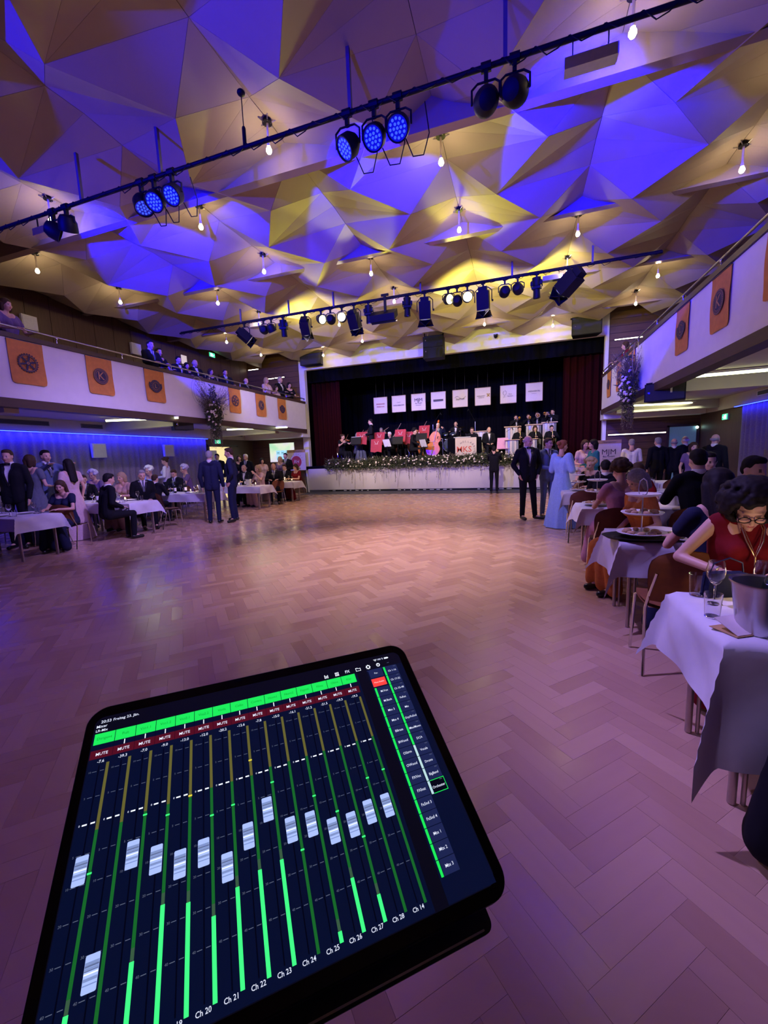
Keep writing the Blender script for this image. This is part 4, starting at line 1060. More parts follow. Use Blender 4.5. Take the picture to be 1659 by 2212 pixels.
def sit(arms='table', fem=False, lean=.06):
    J = dict(sit=True, hip=[(s * .09, 0, .53) for s in (-1, 1)], knee=[(s * .12, -.43, .53) for s in (-1, 1)], ank=[(s * .12, -.40, .085) for s in (-1, 1)], toe=[(s * .13, -.55, .03) for s in (-1, 1)],
             pel=(0, .0, .57), wai=(0, .01 - lean * .3, .72), che=(0, -lean, .92), nb=(0, -lean * 1.2, 1.10), sh=[(s * (.16 if fem else .18), -lean * 1.1, 1.04) for s in (-1, 1)], head=(0, -lean * 1.2 - .04, 1.24))
    A = {'table': ([(s * .25, -.14 - lean, .80) for s in (-1, 1)], [(s * .13, -.36 - lean, .82) for s in (-1, 1)], [(.6, -1, 0), (-.6, -1, 0)], [(0, 0, 1)] * 2),
         'lap': ([(s * .24, -.02, .78) for s in (-1, 1)], [(s * .10, -.24, .68) for s in (-1, 1)], [(.5, -1, -.2), (-.5, -1, -.2)], [(0, 0, 1)] * 2),
         'violin': ([(-.26, -.16, .84), (.24, -.24, .92)], [(-.16, -.36, .98), (.30, -.42, 1.06)], [(.5, -.6, .2), (-.2, 0, 1)], [(0, -.4, 1), (1, 0, 0)]),
         'cello': ([(-.28, -.14, .84), (.26, -.18, .98)], [(-.16, -.36, .72), (.10, -.24, 1.14)], [(.6, -.6, -.1), (-.6, -.5, .2)], [(0, -1, .2)] * 2),
         'sax': ([(s * .27, -.10, .84) for s in (-1, 1)], [(-.02, -.30, .72), (.06, -.30, .90)], [(.5, -.8, .1), (-.7, -.6, .1)], [(0, -.5, 1)] * 2),
         'drum': ([(s * .30, -.10, .88) for s in (-1, 1)], [(s * .22, -.36, .92) for s in (-1, 1)], [(0, -1, -.1)] * 2, [(0, 0, 1)] * 2),
         'drink': ([(-.25, -.16, .82), (.24, -.2, .88)], [(-.13, -.38, .82), (.08, -.30, 1.08)], [(.6, -1, 0), (-.5, -.4, .6)], [(0, 0, 1), (.5, -1, .3)])}[arms]
    J['elb'], J['wri'], J['hd'], J['hu'] = A
    return J

TPL = {}
def template(key, J, outfit, fem=False, hp=0.0, hy=0.0, voxel=0.015, skirtlen=0.02, hands=True):
    k = (key, outfit, fem, hp, hy)
    if k in TPL: return TPL[k]
    X = T(*J['head']) @ rotz(hy) @ rotx(hp)
    bare = outfit in ('gown', 'gown_sleeveless')
    V = Vector; parts = {}
    P = head_prims(X, fem)
    P.append(('c', X @ V((0, .022, -.05)), .046 if fem else .054, V(J['nb']) + V((0, 0, -.02)), .052 if fem else .062))
    g = .0 if bare else -.02
    tw = .8 if fem else 1.0
    for s in (-1, 1):
        P += [('c', V(J['pel']) + V((s * .07, 0, 0)), .10 + g, V(J['wai']) + V((s * .045, 0, 0)), .092 * (.92 if fem else 1.05) + g),
              ('c', V(J['wai']) + V((s * .045, 0, 0)), .092 * (.92 if fem else 1.05) + g, V(J['che']) + V((s * .06, 0, 0)), .105 + g),
              ('c', V(J['che']) + V((s * .06, 0, 0)), .105 + g, V(J['sh'][(s + 1) // 2]) * .6 + V(J['nb']) * .4 + V((0, 0, g)), .06 + g)]
        if fem: P.append(('e', V(J['che']) + V((s * .07, -.085, -.02)), (.055, .05, .055)))
    for i, s in enumerate((-1, 1)):
        P += [('c', V(J['sh'][i]) + V((0, 0, g * .6)), .050 * (.85 if fem else 1) + g * .4, J['elb'][i], .038 * (.85 if fem else 1)), ('c', J['elb'][i], .038 * (.85 if fem else 1), J['wri'][i], .024),
              ('c', J['hip'][i], .078, J['knee'][i], .05), ('c', J['knee'][i], .05, J['ank'][i], .035), ('c', J['ank'][i], .033, J['toe'][i], .026)]
        P += hand_prims(J['wri'][i], J['hd'][i], J['hu'][i], -s, .45)
    body = solid(P, voxel, 2, 'person')
    for m in (M_skin, M_eye, M_lip): body.materials.append(m)
    n = len(body.polygons); cen = np.zeros(n * 3); body.polygons.foreach_get('center', cen); cen = cen.reshape(-1, 3); mi = np.zeros(n, dtype=np.int32)
    for c, r, idx in face_marks(X):
        d = np.linalg.norm(cen - np.array(c), axis=1); mi[d < max(r, voxel * .8)] = idx
    body.polygons.foreach_set('material_index', mi)
    parts['body'] = (body, None)
    # garments
    def torso(inf, low, shoulders=True):
        Q = []
        for s in (-1, 1):
            Q += [('c', V(low) + V((s * .07, 0, 0)), .105 + inf, V(J['wai']) + V((s * .055, 0, 0)), .095 * (.9 if fem else 1.05) + inf), ('c', V(J['wai']) + V((s * .055, 0, 0)), .095 * (.9 if fem else 1.05) + inf, V(J['che']) + V((s * .068, 0, 0)), .11 + inf)]
            if shoulders: Q.append(('c', V(J['che']) + V((s * .068, 0, .02)), .10 + inf, V(J['sh'][(s + 1) // 2]) * .85 + V(J['nb']) * .15, .055 + inf * .5))
            if fem: Q.append(('e', V(J['che']) + V((s * .07, -.085, -.02)), (.058 + inf, .055 + inf, .058 + inf)))
        return Q
    def sleeves(inf, wend=1.0, puff=0):
        Q = []
        for i in (0, 1):
            w = V(J['elb'][i]).lerp(V(J['wri'][i]), wend) if wend > 0 else V(J['sh'][i]).lerp(V(J['elb'][i]), .45)
            if wend > 0: Q += [('c', J['sh'][i], .058 + inf, J['elb'][i], .047 + inf), ('c', J['elb'][i], .047 + inf, w, .034 + inf)]
            else: Q += [('c', J['sh'][i], .058 + inf, w, .052 + inf)]
        return Q
    def legs(inf):
        Q = []
        for i in (0, 1):
            a = V(J['knee'][i]).lerp(V(J['ank'][i]), .97)
            Q += [('c', J['hip'][i], .092 + inf, J['knee'][i], .064 + inf), ('c', J['knee'][i], .064 + inf, a, .052 + inf)]
        Q += [('c', V(J['pel']) + V((-.06, 0, 0)), .11 + inf, V(J['pel']) + V((.06, 0, 0)), .11 + inf)]
        return Q
    low = V(J['pel']) + V((0, 0, -.07 if not J['sit'] else -.01))
    gv = max(voxel, .014)
    def front_patch(me, z0, z1, w0, w1, off, x0=0.0):
        bvh = BVHTree.FromPolygons([v.co for v in me.vertices], [tuple(p.vertices) for p in me.polygons]); vs = []; fs = []; NU, NV = 6, 10
        for j in range(NV + 1):
            z = z0 + (z1 - z0) * j / NV; w = w0 + (w1 - w0) * j / NV
            for i in range(NU + 1):
                x = x0 * (1 - j / NV) + (i / NU - .5) * w; h = bvh.ray_cast(V((x, -.8, z)), V((0, 1, 0)))
                y = (h[0].y if h[0] is not None else V(J['che']).y - .1) - off; vs.append((x, y, z))
        for j in range(NV):
            for i in range(NU): q = j * (NU + 1) + i; fs.append((q, q + 1, q + NU + 2, q + NU + 1))
        return vs, fs
    if outfit in ('tux', 'suit', 'black'):
        jk = solid(torso(.012, low) + sleeves(.008) + [('c', V(J['sh'][0]) * .55 + V(J['nb']) * .45, .066, V(J['sh'][1]) * .55 + V(J['nb']) * .45, .066)], gv, 2, 'jacket'); parts['jacket'] = (jk, 'main')
        parts['trousers'] = (solid(legs(.0), gv, 2, 'trousers'), 'second')
        zt = V(J['nb']).z + .005; zb = V(J['che']).z - (.17 if outfit == 'tux' else .06)
        if outfit != 'black':
            b = MB(); vs, fs = front_patch(jk, zt, zb, .11, .035, .005); b.add(vs, fs)
            b.lathe([(.062, -.035), (.066, 0), (.060, .028), (.056, .028), (.058, -.03)], V(J['nb']) + V((0, -.004, .02)), 18)
            parts['shirt'] = (b.mesh('shirt', [K_['white']], 60), 'shirt')
            nbp = V(J['nb']) + V((0, -.078, .008)); b = MB()
            if outfit == 'tux':
                for s in (-1, 1): b.prism([(0, -.008), (s * .045, -.022), (s * .05, .02), (0, .008)], .014, T(*nbp) @ rotx(PI / 2))
                b.box(nbp, (.016, .022, .018))
                parts['bow_tie'] = (b.mesh('bow_tie', [K_['black']]), None)
            else:
                vs, fs = front_patch(jk, zt - .01, zb, .03, .045, .011); b.add(vs, fs); b.box(nbp, (.03, .02, .03)); parts['necktie'] = (b.mesh('necktie', [K_['grey']]), None)
            b = MB()
            for s in (-1, 1): vs, fs = front_patch(jk, zt, zb - .02, .045, .02, .008, s * .075); b.add(vs, fs)
            parts['lapels'] = (b.mesh('lapels', [mat('satin_black', (.012, .012, .016), .35)]), None)
    elif outfit == 'shirt':
        parts['blouse'] = (solid(torso(.004, low) + sleeves(.002, .95), gv, 2, 'blouse'), 'main'); parts['trousers'] = (solid(legs(.0), gv, 2, 'trousers'), 'second')
    elif outfit in ('gown', 'gown_sleeveless', 'cape'):
        top = torso(.006, low, shoulders=True)
        if outfit == 'gown': top += sleeves(.006, 0)
        if outfit == 'gown_sleeveless': top += [('c', V(J['che']) + V((0, 0, .05)), .10, V(J['nb']) + V((0, 0, -.01)), .074), ('c', V(J['nb']), .070, V(J['nb']).lerp(X @ V((0, .02, -.06)), .55), .060), ('c', V(J['sh'][0]) * .62 + V(J['nb']) * .38, .062, V(J['sh'][1]) * .62 + V(J['nb']) * .38, .062)]
        if outfit == 'cape': top += sleeves(.02, 0) + sleeves(.02, 0.05)
        parts['bodice'] = (solid(top, gv, 2, 'bodice'), 'main')
        if not J['sit']:
            b = MB(); n = 56; prof = [(.125, 1.10), (.15, 1.0), (.185, .9), (.22, .7), (.27, .4), (.32, .12), (.335, .012)]; vs = []; fs = []
            for j, (r, z) in enumerate(prof):
                for i in range(n):
                    t = 2 * PI * i / n; rr_ = r * (1 + .055 * (j / 6) * math.sin(t * 9 + .5 * j) + .03 * (j / 6) * math.sin(t * 17)); vs.append((rr_ * math.cos(t), rr_ * .85 * math.sin(t), z))
            for j in range(len(prof) - 1):
                for i in range(n): fs.append((j * n + i, j * n + (i + 1) % n, (j + 1) * n + (i + 1) % n, (j + 1) * n + i))
            b.add(vs, fs); parts['skirt'] = (b.mesh('skirt', [], 80), 'main')
        else:
            Q = legs(.015)
            for t in (-.5, 0, .5): Q += [('c', V((t * .2, -.05, .53)), .1, V((t * .26, -.45, .50)), .09), ('c', V((t * .26, -.45, .50)), .09, V((t * .42, -.44, .10)), .085)]
            parts['skirt'] = (solid(Q, .02, 3, 'skirt'), 'main')
    if outfit not in ('gown', 'gown_sleeveless', 'cape') or True:
        b = MB()
        for i in (0, 1): b.cap(V(J['ank'][i]) + V((0, .02, -.035)), .042, V(J['toe'][i]) + V((0, 0, .006)), .036, 8)
        parts['shoes'] = (b.mesh('shoes', [M_shoe], 50), None)
    TPL[k] = (parts, X); return TPL[k]

HAIR = {}
def hair(style):
    if style in HAIR: return HAIR[style]
    P = []; rg = random.Random(4)
    if style == 'short': P = [('e', (0, .022, .034), (.083, .090, .088)), ('e', (0, .05, -.01), (.070, .058, .07)), ('e', (0, -.02, .085), (.06, .06, .035))]
    elif style == 'bald': P = [('e', (-.06, .035, -.005), (.025, .06, .035)), ('e', (.06, .035, -.005), (.025, .06, .035)), ('e', (0, .068, -.01), (.06, .038, .045))]
    elif style == 'bob': P = [('e', (0, .018, .035), (.092, .100, .092)), ('c', (-.076, .01, .0), .036, (-.070, .005, -.10), .028), ('c', (.076, .01, .0), .036, (.070, .005, -.10), .028), ('c', (-.04, .07, 0), .045, (-.035, .06, -.11), .035), ('c', (.04, .07, 0), .045, (.035, .06, -.11), .035)]
    elif style == 'long': P = [('e', (0, .018, .035), (.090, .100, .092)), ('c', (-.074, .015, .0), .034, (-.09, .03, -.22), .03), ('c', (.074, .015, .0), .034, (.09, .03, -.22), .03), ('c', (-.04, .07, 0), .045, (-.05, .10, -.36), .03), ('c', (.04, .07, 0), .045, (.05, .10, -.36), .03), ('c', (0, .08, 0), .045, (0, .11, -.38), .035)]
    elif style == 'bun': P = [('e', (0, .022, .034), (.083, .092, .088)), ('e', (0, .05, -.01), (.068, .058, .06)), ('e', (0, .12, .05), (.045, .045, .045)), ('e', (0, -.02, .085), (.06, .06, .035))]
    elif style == 'curly':
        for k in range(46):
            a = rg.uniform(0, 6.28); e = rg.uniform(-.25, 1.5); r = .095; p = Vector((math.cos(a) * math.cos(e) * r, math.sin(a) * math.cos(e) * r + .025, math.sin(e) * r + .035))
            if p.y < -.035 and p.z < .075: continue
            P.append(('e', p, (.035, .035, .035)))
        P.append(('e', (0, .03, .035), (.088, .09, .09)))
    elif style == 'bigcurly':
        for k in range(420):
            a = rg.uniform(0, 6.28); e = rg.uniform(-.9, 1.5); r = .125; p = Vector((math.cos(a) * math.cos(e) * r * 1.1, math.sin(a) * math.cos(e) * r + .035, math.sin(e) * r + .02))
            if p.y < -.05 and p.z < .07 and abs(p.x) < .085: continue
            P.append(('e', p, (rg.uniform(.014, .024),) * 3))
        P.append(('e', (0, .045, .03), (.118, .108, .118)))
    HAIR[style] = solid(P, .010 if style != 'bigcurly' else .008, 1 if 'curly' in style else 3, 'hair'); HAIR[style].materials.append(M_hair['black']); return HAIR[style]

PCOL = {'body': None}
def person(lb, key, J, outfit, loc, rz, sc=1.0, main='black', second='black', hs='short', hc='brown', fem=False, hp=0., hy=0., group=None, voxel=.015, skin=None, extra=None):
    parts, X = template(key, J, outfit, fem, hp, hy, voxel)
    t = thing('person', lb, 'person', loc, rz, group, sc); out = {}
    for nm, (me, ck) in parts.items():
        o = put(nm, me, t); out[nm] = o
        if ck:
            m = {'main': K_[main], 'second': K_[second], 'shirt': K_['white']}[ck]
            if len(me.materials) == 0: me.materials.append(m)
            o.material_slots[0].link = 'OBJECT'; o.material_slots[0].material = m
    h = put('hair', hair(hs), t); h.matrix_local = X
    h.material_slots[0].link = 'OBJECT'; h.material_slots[0].material = M_hair[hc]
    t['_x'] = 1; del t['_x']
    return t, X, out

SEAT = 0.0
def seated(lb, loc, zhead, rz, **kw):
    """zhead: height of the head centre above the floor the chair stands on"""
    fem = kw.get('fem', False); arms = kw.pop('arms', 'table'); z0 = kw.pop('z0', 0.0); of = kw.pop('outfit', 'tux')
    hp = kw.pop('hp', .25); hy = kw.pop('hy', 0.0)
    s = min(1.1, max(.90, (zhead - z0) / 1.24))
    return person(lb, 'sit_' + arms, sit(arms, fem), of, (loc[0], loc[1], z0), rz, s, hp=hp, hy=hy, **kw)
def standing(lb, loc, zhead, rz, **kw):
    fem = kw.get('fem', False); arms = kw.pop('arms', 'down'); z0 = kw.pop('z0', 0.0); of = kw.pop('outfit', 'tux')
    hp = kw.pop('hp', .1); hy = kw.pop('hy', 0.0)
    s = min(1.14, max(.86, (zhead - z0) / 1.635))
    return person(lb, 'stand_' + arms, stand(arms, fem), of, (loc[0], loc[1], z0), rz, s, hp=hp, hy=hy, **kw)
# ================================================================ TABLES AND CHAIRS
M_cloth = mat('tablecloth_white', (0.62, 0.60, 0.64), 0.85, var=0.03, bump=0.05)
M_top = mat('table_top', (0.35, 0.28, 0.2), 0.5)
M_ply = mat('chair_upholstery', (0.20, 0.06, 0.018), 0.7, var=.15); M_plyred = mat('chair_upholstery_red', (0.10, 0.022, 0.02), 0.7, var=.15)
M_legs = mat('table_leg_steel', (0.45, 0.38, 0.34), 0.35, 0.8)
def sheet(x0, x1, y0, y1, z, dx0, dx1, dy0, dy1, st=.045, seed=1, fold=.35):
    nx = int((x1 - x0 + dx0 + dx1) / st); ny = int((y1 - y0 + dy0 + dy1) / st); vs = []; fs = []; rg = random.Random(seed); p1, p2 = rg.uniform(0, 6), rg.uniform(0, 6)
    for i in range(nx + 1):
        s = x0 - dx0 + (x1 - x0 + dx0 + dx1) * i / nx
        for j in range(ny + 1):
            t = y0 - dy0 + (y1 - y0 + dy0 + dy1) * j / ny
            ex = min(0, s - x0) + max(0, s - x1); ey = min(0, t - y0) + max(0, t - y1)
            cx = min(max(s, x0), x1); cy = min(max(t, y0), y1); h = math.hypot(ex, ey)
            wav = .018 * math.sin((s + t) * 9 + p1) + .012 * math.sin((s - t) * 17 + p2)
            ox = oy = 0
            k = min(abs(ex), abs(ey))
            if abs(ex) > 0: ox = math.copysign(.008 + (wav if ey == 0 else wav * .3) * min(1, abs(ex) / .12) * .8 + .06 * abs(ex) + k * fold, ex)
            if abs(ey) > 0: oy = math.copysign(.008 + (wav if ex == 0 else wav * .3) * min(1, abs(ey) / .12) * .8 + .06 * abs(ey) + k * fold, ey)
            zz = z - h + min(.02, h * .2) + (0.0015 * math.sin(s * 13) * math.sin(t * 11) if h == 0 else 0)
            vs.append((cx + ox, cy + oy, zz))
    for i in range(nx):
        for j in range(ny): q = i * (ny + 1) + j; fs.append((q, q + ny + 1, q + ny + 2, q + 1))
    b = MB(); b.add(vs, fs); return b
def banquet(lb, clb, x0, x1, y0, y1, end, drops=(.25, .25, .25, .25), seed=1, n=2, H=.74, grp=None, fold=.35):
    L = (x1 - x0) / n
    for k in range(n):
        a0, a1 = x0 + k * L + .003, x0 + (k + 1) * L - .003
        nm = '' if n == 1 else (', table at the dance-floor end' if (k == 0) == (end < 0) else ', table nearer the side wall')
        t = thing('banquet_table', lb + nm, 'table', ((a0 + a1) / 2, (y0 + y1) / 2, 0), 0, 'banquet tables beside the dance floor'); hx, hy = (a1 - a0) / 2 - .006, (y1 - y0) / 2 - .02
        MB().b2(-hx, hx, -hy, hy, H - .028, H).build('tabletop', M_top, t); MB().b2(-hx + .05, hx - .05, -hy + .05, hy - .05, H - .07, H - .029).build('apron', M_legs, t)
        for sx in (-1, 1):
            for sy in (-1, 1):
                g = MB().cyl((sx * (hx - .07), sy * (hy - .06), 0.004), (sx * (hx - .07), sy * (hy - .06), H - .03), .016, n=10); 
                g.cyl((sx * (hx - .11), sy * (hy - .06), 0.004), (sx * (hx - .11), sy * (hy - .06), H - .03), .010, n=8).build('leg', M_legs, t, 40)
    d = drops; b = sheet(x0 - .014, x1 + .014, y0, y1, H + .004, d[0], d[1], d[2], d[3], .045 if x1 - x0 > 2 else .03, seed, fold)
    o = b.build('tablecloth', M_cloth, None, 70); tag(o, clb, 'tablecloth', grp or 'white cloths on the banquet tables')
    return H + .006
CH = None
def chair_proto():
    t = thing('stacking_chair', 'chair', 'chair', (0, 0, 0), 0, 'brown stacking chairs')
    # faces -Y: backrest at +Y
    b = MB(); N = 8; vs = []; fs = []
    for lay in (0, 1):
        for i in range(N + 1):
            for j in range(N + 1):
                u = i / N * 2 - 1; v = j / N * 2 - 1; e = 1 - .12 * (abs(u * v) ** 2)
                vs.append((u * .21 * e, v * .21 * e - .02, .44 + .014 * u * u + (.02 if lay else 0) - .02 * max(0, -v - .6)))
        o = lay * (N + 1) ** 2
        for i in range(N):
            for j in range(N): q = o + i * (N + 1) + j; fs.append((q, q + N + 1, q + N + 2, q + 1))
    b.add(vs, fs); b.build('seat', M_ply, t, 60)
    b = MB(); vs = []; fs = []
    for lay in (0, 1):
        for i in range(N + 1):
            for j in range(N + 1):
                u = i / N * 2 - 1; v = j / N; w = .215 * (1 - .35 * max(0, v - .55) ** 2 * 2.2 - .1 * (1 - v) ** 2); x = u * w * (1 - .10 * (v > .9) * abs(u))
                z = .50 + v * .36 - .05 * (u * u) * v * v; y = .20 + .06 * v - .05 * u * u + lay * .02; vs.append((x, y, z))
        o = lay * (N + 1) ** 2
        for i in range(N):
            for j in range(N): q = o + i * (N + 1) + j; fs.append((q, q + N + 1, q + N + 2, q + 1))
    b.add(vs, fs); b.build('backrest', M_ply, t, 60)
    for s in (-1, 1):
        MB().tube([(s * .215, -.19, .004), (s * .20, -.17, .43), (s * .19, -.14, .445), (s * .17, .0, .445)], .011, n=7).build('leg', M_chrome, t, 40)
        MB().tube([(s * .225, .24, .004), (s * .20, .12, .43), (s * .19, .18, .56), (s * .17, .23, .70)], .011, n=7).build('leg', M_chrome, t, 40)
    MB().cyl((-.17, -.03, .435), (.17, -.03, .435), .01, n=7).cyl((-.18, .11, .44), (.18, .11, .44), .01, n=7).build('seat_frame', M_chrome, t)
    return t
CH0 = chair_proto(); CHN = [0]
def chair(lb, x, y, rz, z=0.0, red=False):
    global CH0
    if CHN[0] == 0: c = CH0; c.location = (x, y, z); c.rotation_euler = (0, 0, rz); c['label'] = lb
    else: c = dup(CH0, (x, y, z), rz, lb)
    for o in c.children:
        if o.name.startswith(('seat', 'backrest')) and not o.name.startswith('seat_frame'):
            o.material_slots[0].link = 'OBJECT'; o.material_slots[0].material = M_plyred if red else M_ply
    CHN[0] += 1; return c

# table ware prototypes -----------------------------------------
M_glass = glass_mat('clear_glass'); M_wine = mat('dark_bottle', (.01, .015, .01), .1); M_china = mat('china_white', (.75, .73, .72), .3)
M_gb = glass_mat('green_glass', (.3, .5, .3)); M_flame = emis('candle_flame', (1.0, .75, .35), 30); M_wax = mat('wax_white', (.8, .75, .65), .5)
GLASS = MB().lathe([(.034, 0), (.03, .004), (.005, .01), (.004, .09), (.02, .105), (.036, .135), (.038, .165), (.030, .21), (.0285, .21), (.0365, .165), (.034, .137), (.018, .108), (.0, .1)], n=16).mesh('wine_glass', M_glass, 50)
TUMB = MB().lathe([(.028, 0), (.034, .11), (.0325, .11), (.0265, .006), (0, .006)], n=14).mesh('tumbler', M_glass, 50)
BOT = MB().lathe([(.036, 0), (.037, .17), (.032, .2), (.014, .24), (.013, .3), (.015, .3), (.015, .31), (0, .31)], n=14).mesh('bottle', M_wine, 50)
BOTL = MB().lathe([(.0375, .05), (.0375, .14)], n=14).mesh('bottle_label', M_china, 50)
BUCK = MB().lathe([(.075, 0), (.10, .19), (.108, .2), (.108, .206), (.097, .2), (.073, .006), (0, .006)], n=22).mesh('bucket', M_steel, 50)
CAND = MB().cyl((0, 0, 0), (0, 0, .05), .022, n=12).mesh('candle', M_wax, 40); FLAM = MB().lathe([(0, .05), (.008, .062), (.006, .075), (0, .09)], n=8).mesh('flame', M_flame, 50)
CJAR = MB().lathe([(.035, 0), (.038, .09), (.0365, .09), (.033, .004), (0, .004)], n=14).mesh('candle_jar', M_glass, 50)
PLATE = MB().lathe([(.05, 0), (.11, .015), (.12, .022), (.118, .026), (.05, .006), (0, .006)], n=22).mesh('plate', M_china, 50)
def ware(nm, me, lb, cat, loc, grp=None, m=None):
    o = put(nm, me, None, loc); tag(o, lb, cat, grp)
    if m: o.material_slots[0].link = 'OBJECT'; o.material_slots[0].material = m
    return o
def bottle(lb, loc, grp=None):
    t = thing('bottle', lb, 'bottle', loc, 0, grp); put('glass_body', BOT, t); put('paper_label', BOTL, t); return t
def candle(lb, loc, w=1.2, grp='lit candles on the tables'):
    t = thing('candle', lb, 'candle', loc, 0, grp); put('wax', CAND, t); put('flame', FLAM, t); put('glass_jar', CJAR, t)
    point((loc[0], loc[1], loc[2] + .12), (1, .68, .35), w, .02); return t
def bucket(lb, loc, bott=True):
    t = thing('ice_bucket', lb, 'bucket', loc, 0, 'steel wine buckets on the tables'); put('bucket_body', BUCK, t)
    if bott:
        b = thing('bottle', 'dark bottle standing in the ' + lb, 'bottle', (loc[0] + .01, loc[1], loc[2] + .03)); b.rotation_euler = (.12, .1, 0); put('glass_body', BOT, b)
    return t
def etagere(lb, loc, tiers=3, s=1.0, food=True):
    t = thing('tiered_stand', lb, 'cake stand', loc, .3, 'tiered plate stands on the right tables', s)
    MB().cyl((0, 0, .01), (0, 0, .33), .005, n=8).tube([(-.028 + 0, 0, .33), (-.035, 0, .37), (-.025, 0, .43), (0, 0, .45), (.025, 0, .43), (.035, 0, .37), (.028, 0, .33), (0, 0, .32)], .004, n=6).build('centre_rod', M_steel, t, 40)
    rg = random.Random(3); M_food = mat('snacks', (.45, .28, .15), .8, var=.3, scale=50)
    for k, (r, z) in enumerate(((.17, .015), (.145, .17), (.12, .31))[:tiers]):
        p = MB().lathe([(r * .4, 0), (r * .9, .01), (r, .022), (r * .985, .026), (r * .4, .006), (0, .006)], (0, 0, z), 26).build('tier_plate', M_china, t, 50)
        if k < 2:
            for q in range(9 - 2 * k):
                a = q * 6.28 / (9 - 2 * k); rr_ = r * .62
                MB().ell((0, 0, 0), (.03, .022, .016)).build('snack', M_food, p, 60, (rr_ * math.cos(a), rr_ * math.sin(a), z + .024 + .002 * k), (0, 0, a + rg.uniform(-1, 1)))
    return t
# ================================================================ THE SIDE ROWS
H = .746
# left rows (ends toward the dance floor), right rows
def row(side, y0, y1, lb, clb, seed, drops=None, end=None):
    if side < 0: return banquet(lb, clb, -11.3, -7.72, y0, y1, 1, drops or (.2, .27, .24, .24), seed)
    return banquet(lb, clb, .80, 4.4, y0, y1, -1, drops or (.27, .2, .24, .24), seed)
row(-1, 4.22, 4.92, 'left table nearest the camera', 'white cloth on the left table nearest the camera', 1)
row(-1, 6.25, 6.95, 'second left table from the camera', 'white cloth on the second left table from the camera', 2)
row(-1, 8.40, 9.10, 'third left table, behind the two standing men', 'white cloth on the third left table, partly hidden by two standing men', 3)
row(-1, 10.75, 11.45, 'fourth left table with ice bucket and candles', 'white cloth on the fourth left table, by the orange chair', 4)
row(-1, 12.75, 13.40, 'left table nearest the stage', 'white cloth on the left table nearest the stage', 5)
row(1, 3.62, 4.28, 'second right table, with black tray and tiered stand', 'white cloth on the second right table, pointed corners over the parquet', 12, (.36, .2, .30, .3))
row(1, 5.72, 6.38, 'third right table, with a tiered stand', 'white cloth on the third right table', 13)
row(1, 7.85, 8.5, 'fourth right table, behind the woman in the blue gown', 'white cloth on the fourth right table, behind the blue gown', 14)
row(1, 9.95, 10.6, 'right table nearest the stage', 'white cloth on the right table nearest the stage', 15)
# nearest right table with the long draped cloth
banquet('nearest right table with the steel wine bucket', 'long draped white cloth on the nearest right table', .78, 3.0, 1.80, 2.42, -1, (.34, .1, .52, .30), 21, 1, fold=.30)

# chairs ------------------------------------------------------------------
R_ = math.radians
chair('brown chair behind the gentleman in black, near the second left table', -8.15, 5.35, R_(200))
chair('empty brown chair turned from the second left table', -8.0, 7.55, R_(150), red=True)
chair('red-brown chair at the third left table, half behind the empty one', -8.75, 7.85, R_(165), red=True)
chair('orange-brown empty chair at the dance-floor end of the fourth left table', -7.95, 12.1, R_(20))
chair('dark red chair left of the orange-brown one', -8.6, 12.05, R_(-10), red=True)
chair('chair at the stage-side left table in shadow', -8.3, 14.0, R_(0), red=True)
for i, (x, y) in enumerate(((-8.9, 5.45), (-9.9, 5.5), (-10.6, 7.45), (-9.5, 7.5), (-9.7, 9.6), (-9.2, 9.65), (-8.95, 11.95), (-10.6, 9.6), (-11.0, 7.5))):
    chair('brown chair under a seated guest in the left rows, %s' % ['nearest row', 'nearest row by the curtain', 'second row by the curtain', 'second row', 'third row', 'third row near the floor', 'fourth row', 'third row by the curtain', 'second row at the wall'][i], x, y, 0)
chair('brown chair of the red-dressed woman at the nearest right table', 1.30, 3.03, R_(-10))
chair('brown chair with rounded back right of the black tray', 1.02, 3.12, R_(178))
chair('dark red chair at the third right table near the floor', 1.02, 5.15, R_(180), red=True)
chair('dark red chair at the fourth right table near the floor', 1.0, 7.25, R_(180), red=True)
for i, (x, y, a) in enumerate(((1.25, 4.85, 0), (2.05, 4.85, 0), (1.75, 5.2, 180), (1.65, 6.9, 0), (2.5, 6.9, 0), (1.6, 7.3, 180), (2.3, 7.3, 180), (1.3, 9.0, 0), (2.9, 9.0, 0), (1.9, 3.05, 180))):
    chair('brown chair in the right rows under a guest, %s' % ['behind the second table', 'behind the second table, farther in', 'before the third table', 'behind the third table', 'behind the third table, farther in', 'before the fourth table', 'before the fourth table, farther in', 'behind the fourth table', 'behind the fourth table, farther in', 'before the second table, farther in'][i], x, y, R_(a))

# seated guests, left -----------------------------------------------------
seated('woman with long light-brown hair and a navy gown at the nearest left table', (-8.16, 5.34), 1.19, R_(20), outfit='gown', main='navy', hs='long', hc='brown', fem=True, hy=.3)
seated('man in black suit seated with his back half turned, by the second left table', (-7.88, 5.88), 1.27, R_(165), arms='lap', outfit='suit', hs='short', hc='black')
seated('man in black suit seen in profile at the second left table', (-10.6, 7.40), 1.23, R_(60), outfit='suit', hs='short', hc='brown')
seated('woman with bright short white hair behind the man in profile', (-10.95, 8.0), 1.32, R_(20), outfit='gown', main='purple', hs='curly', hc='lilac', fem=True)
seated('blonde woman in a floral dress at the second left table', (-9.15, 7.4), 1.26, R_(10), outfit='gown', main='floral', hs='bob', hc='blond', fem=True)
seated('grey-haired guest beside the blonde woman in floral dress', (-8.75, 7.5), 1.29, R_(60), arms='lap', outfit='suit', hs='short', hc='grey')
seated('white-haired woman left of the waitress', (-10.6, 9.5), 1.38, R_(0), outfit='gown', main='blue', hs='curly', hc='white', fem=True)
seated('man in dark jacket seen from behind at the third left table', (-8.95, 8.0), 1.17, R_(195), outfit='suit', hs='short', hc='brown')
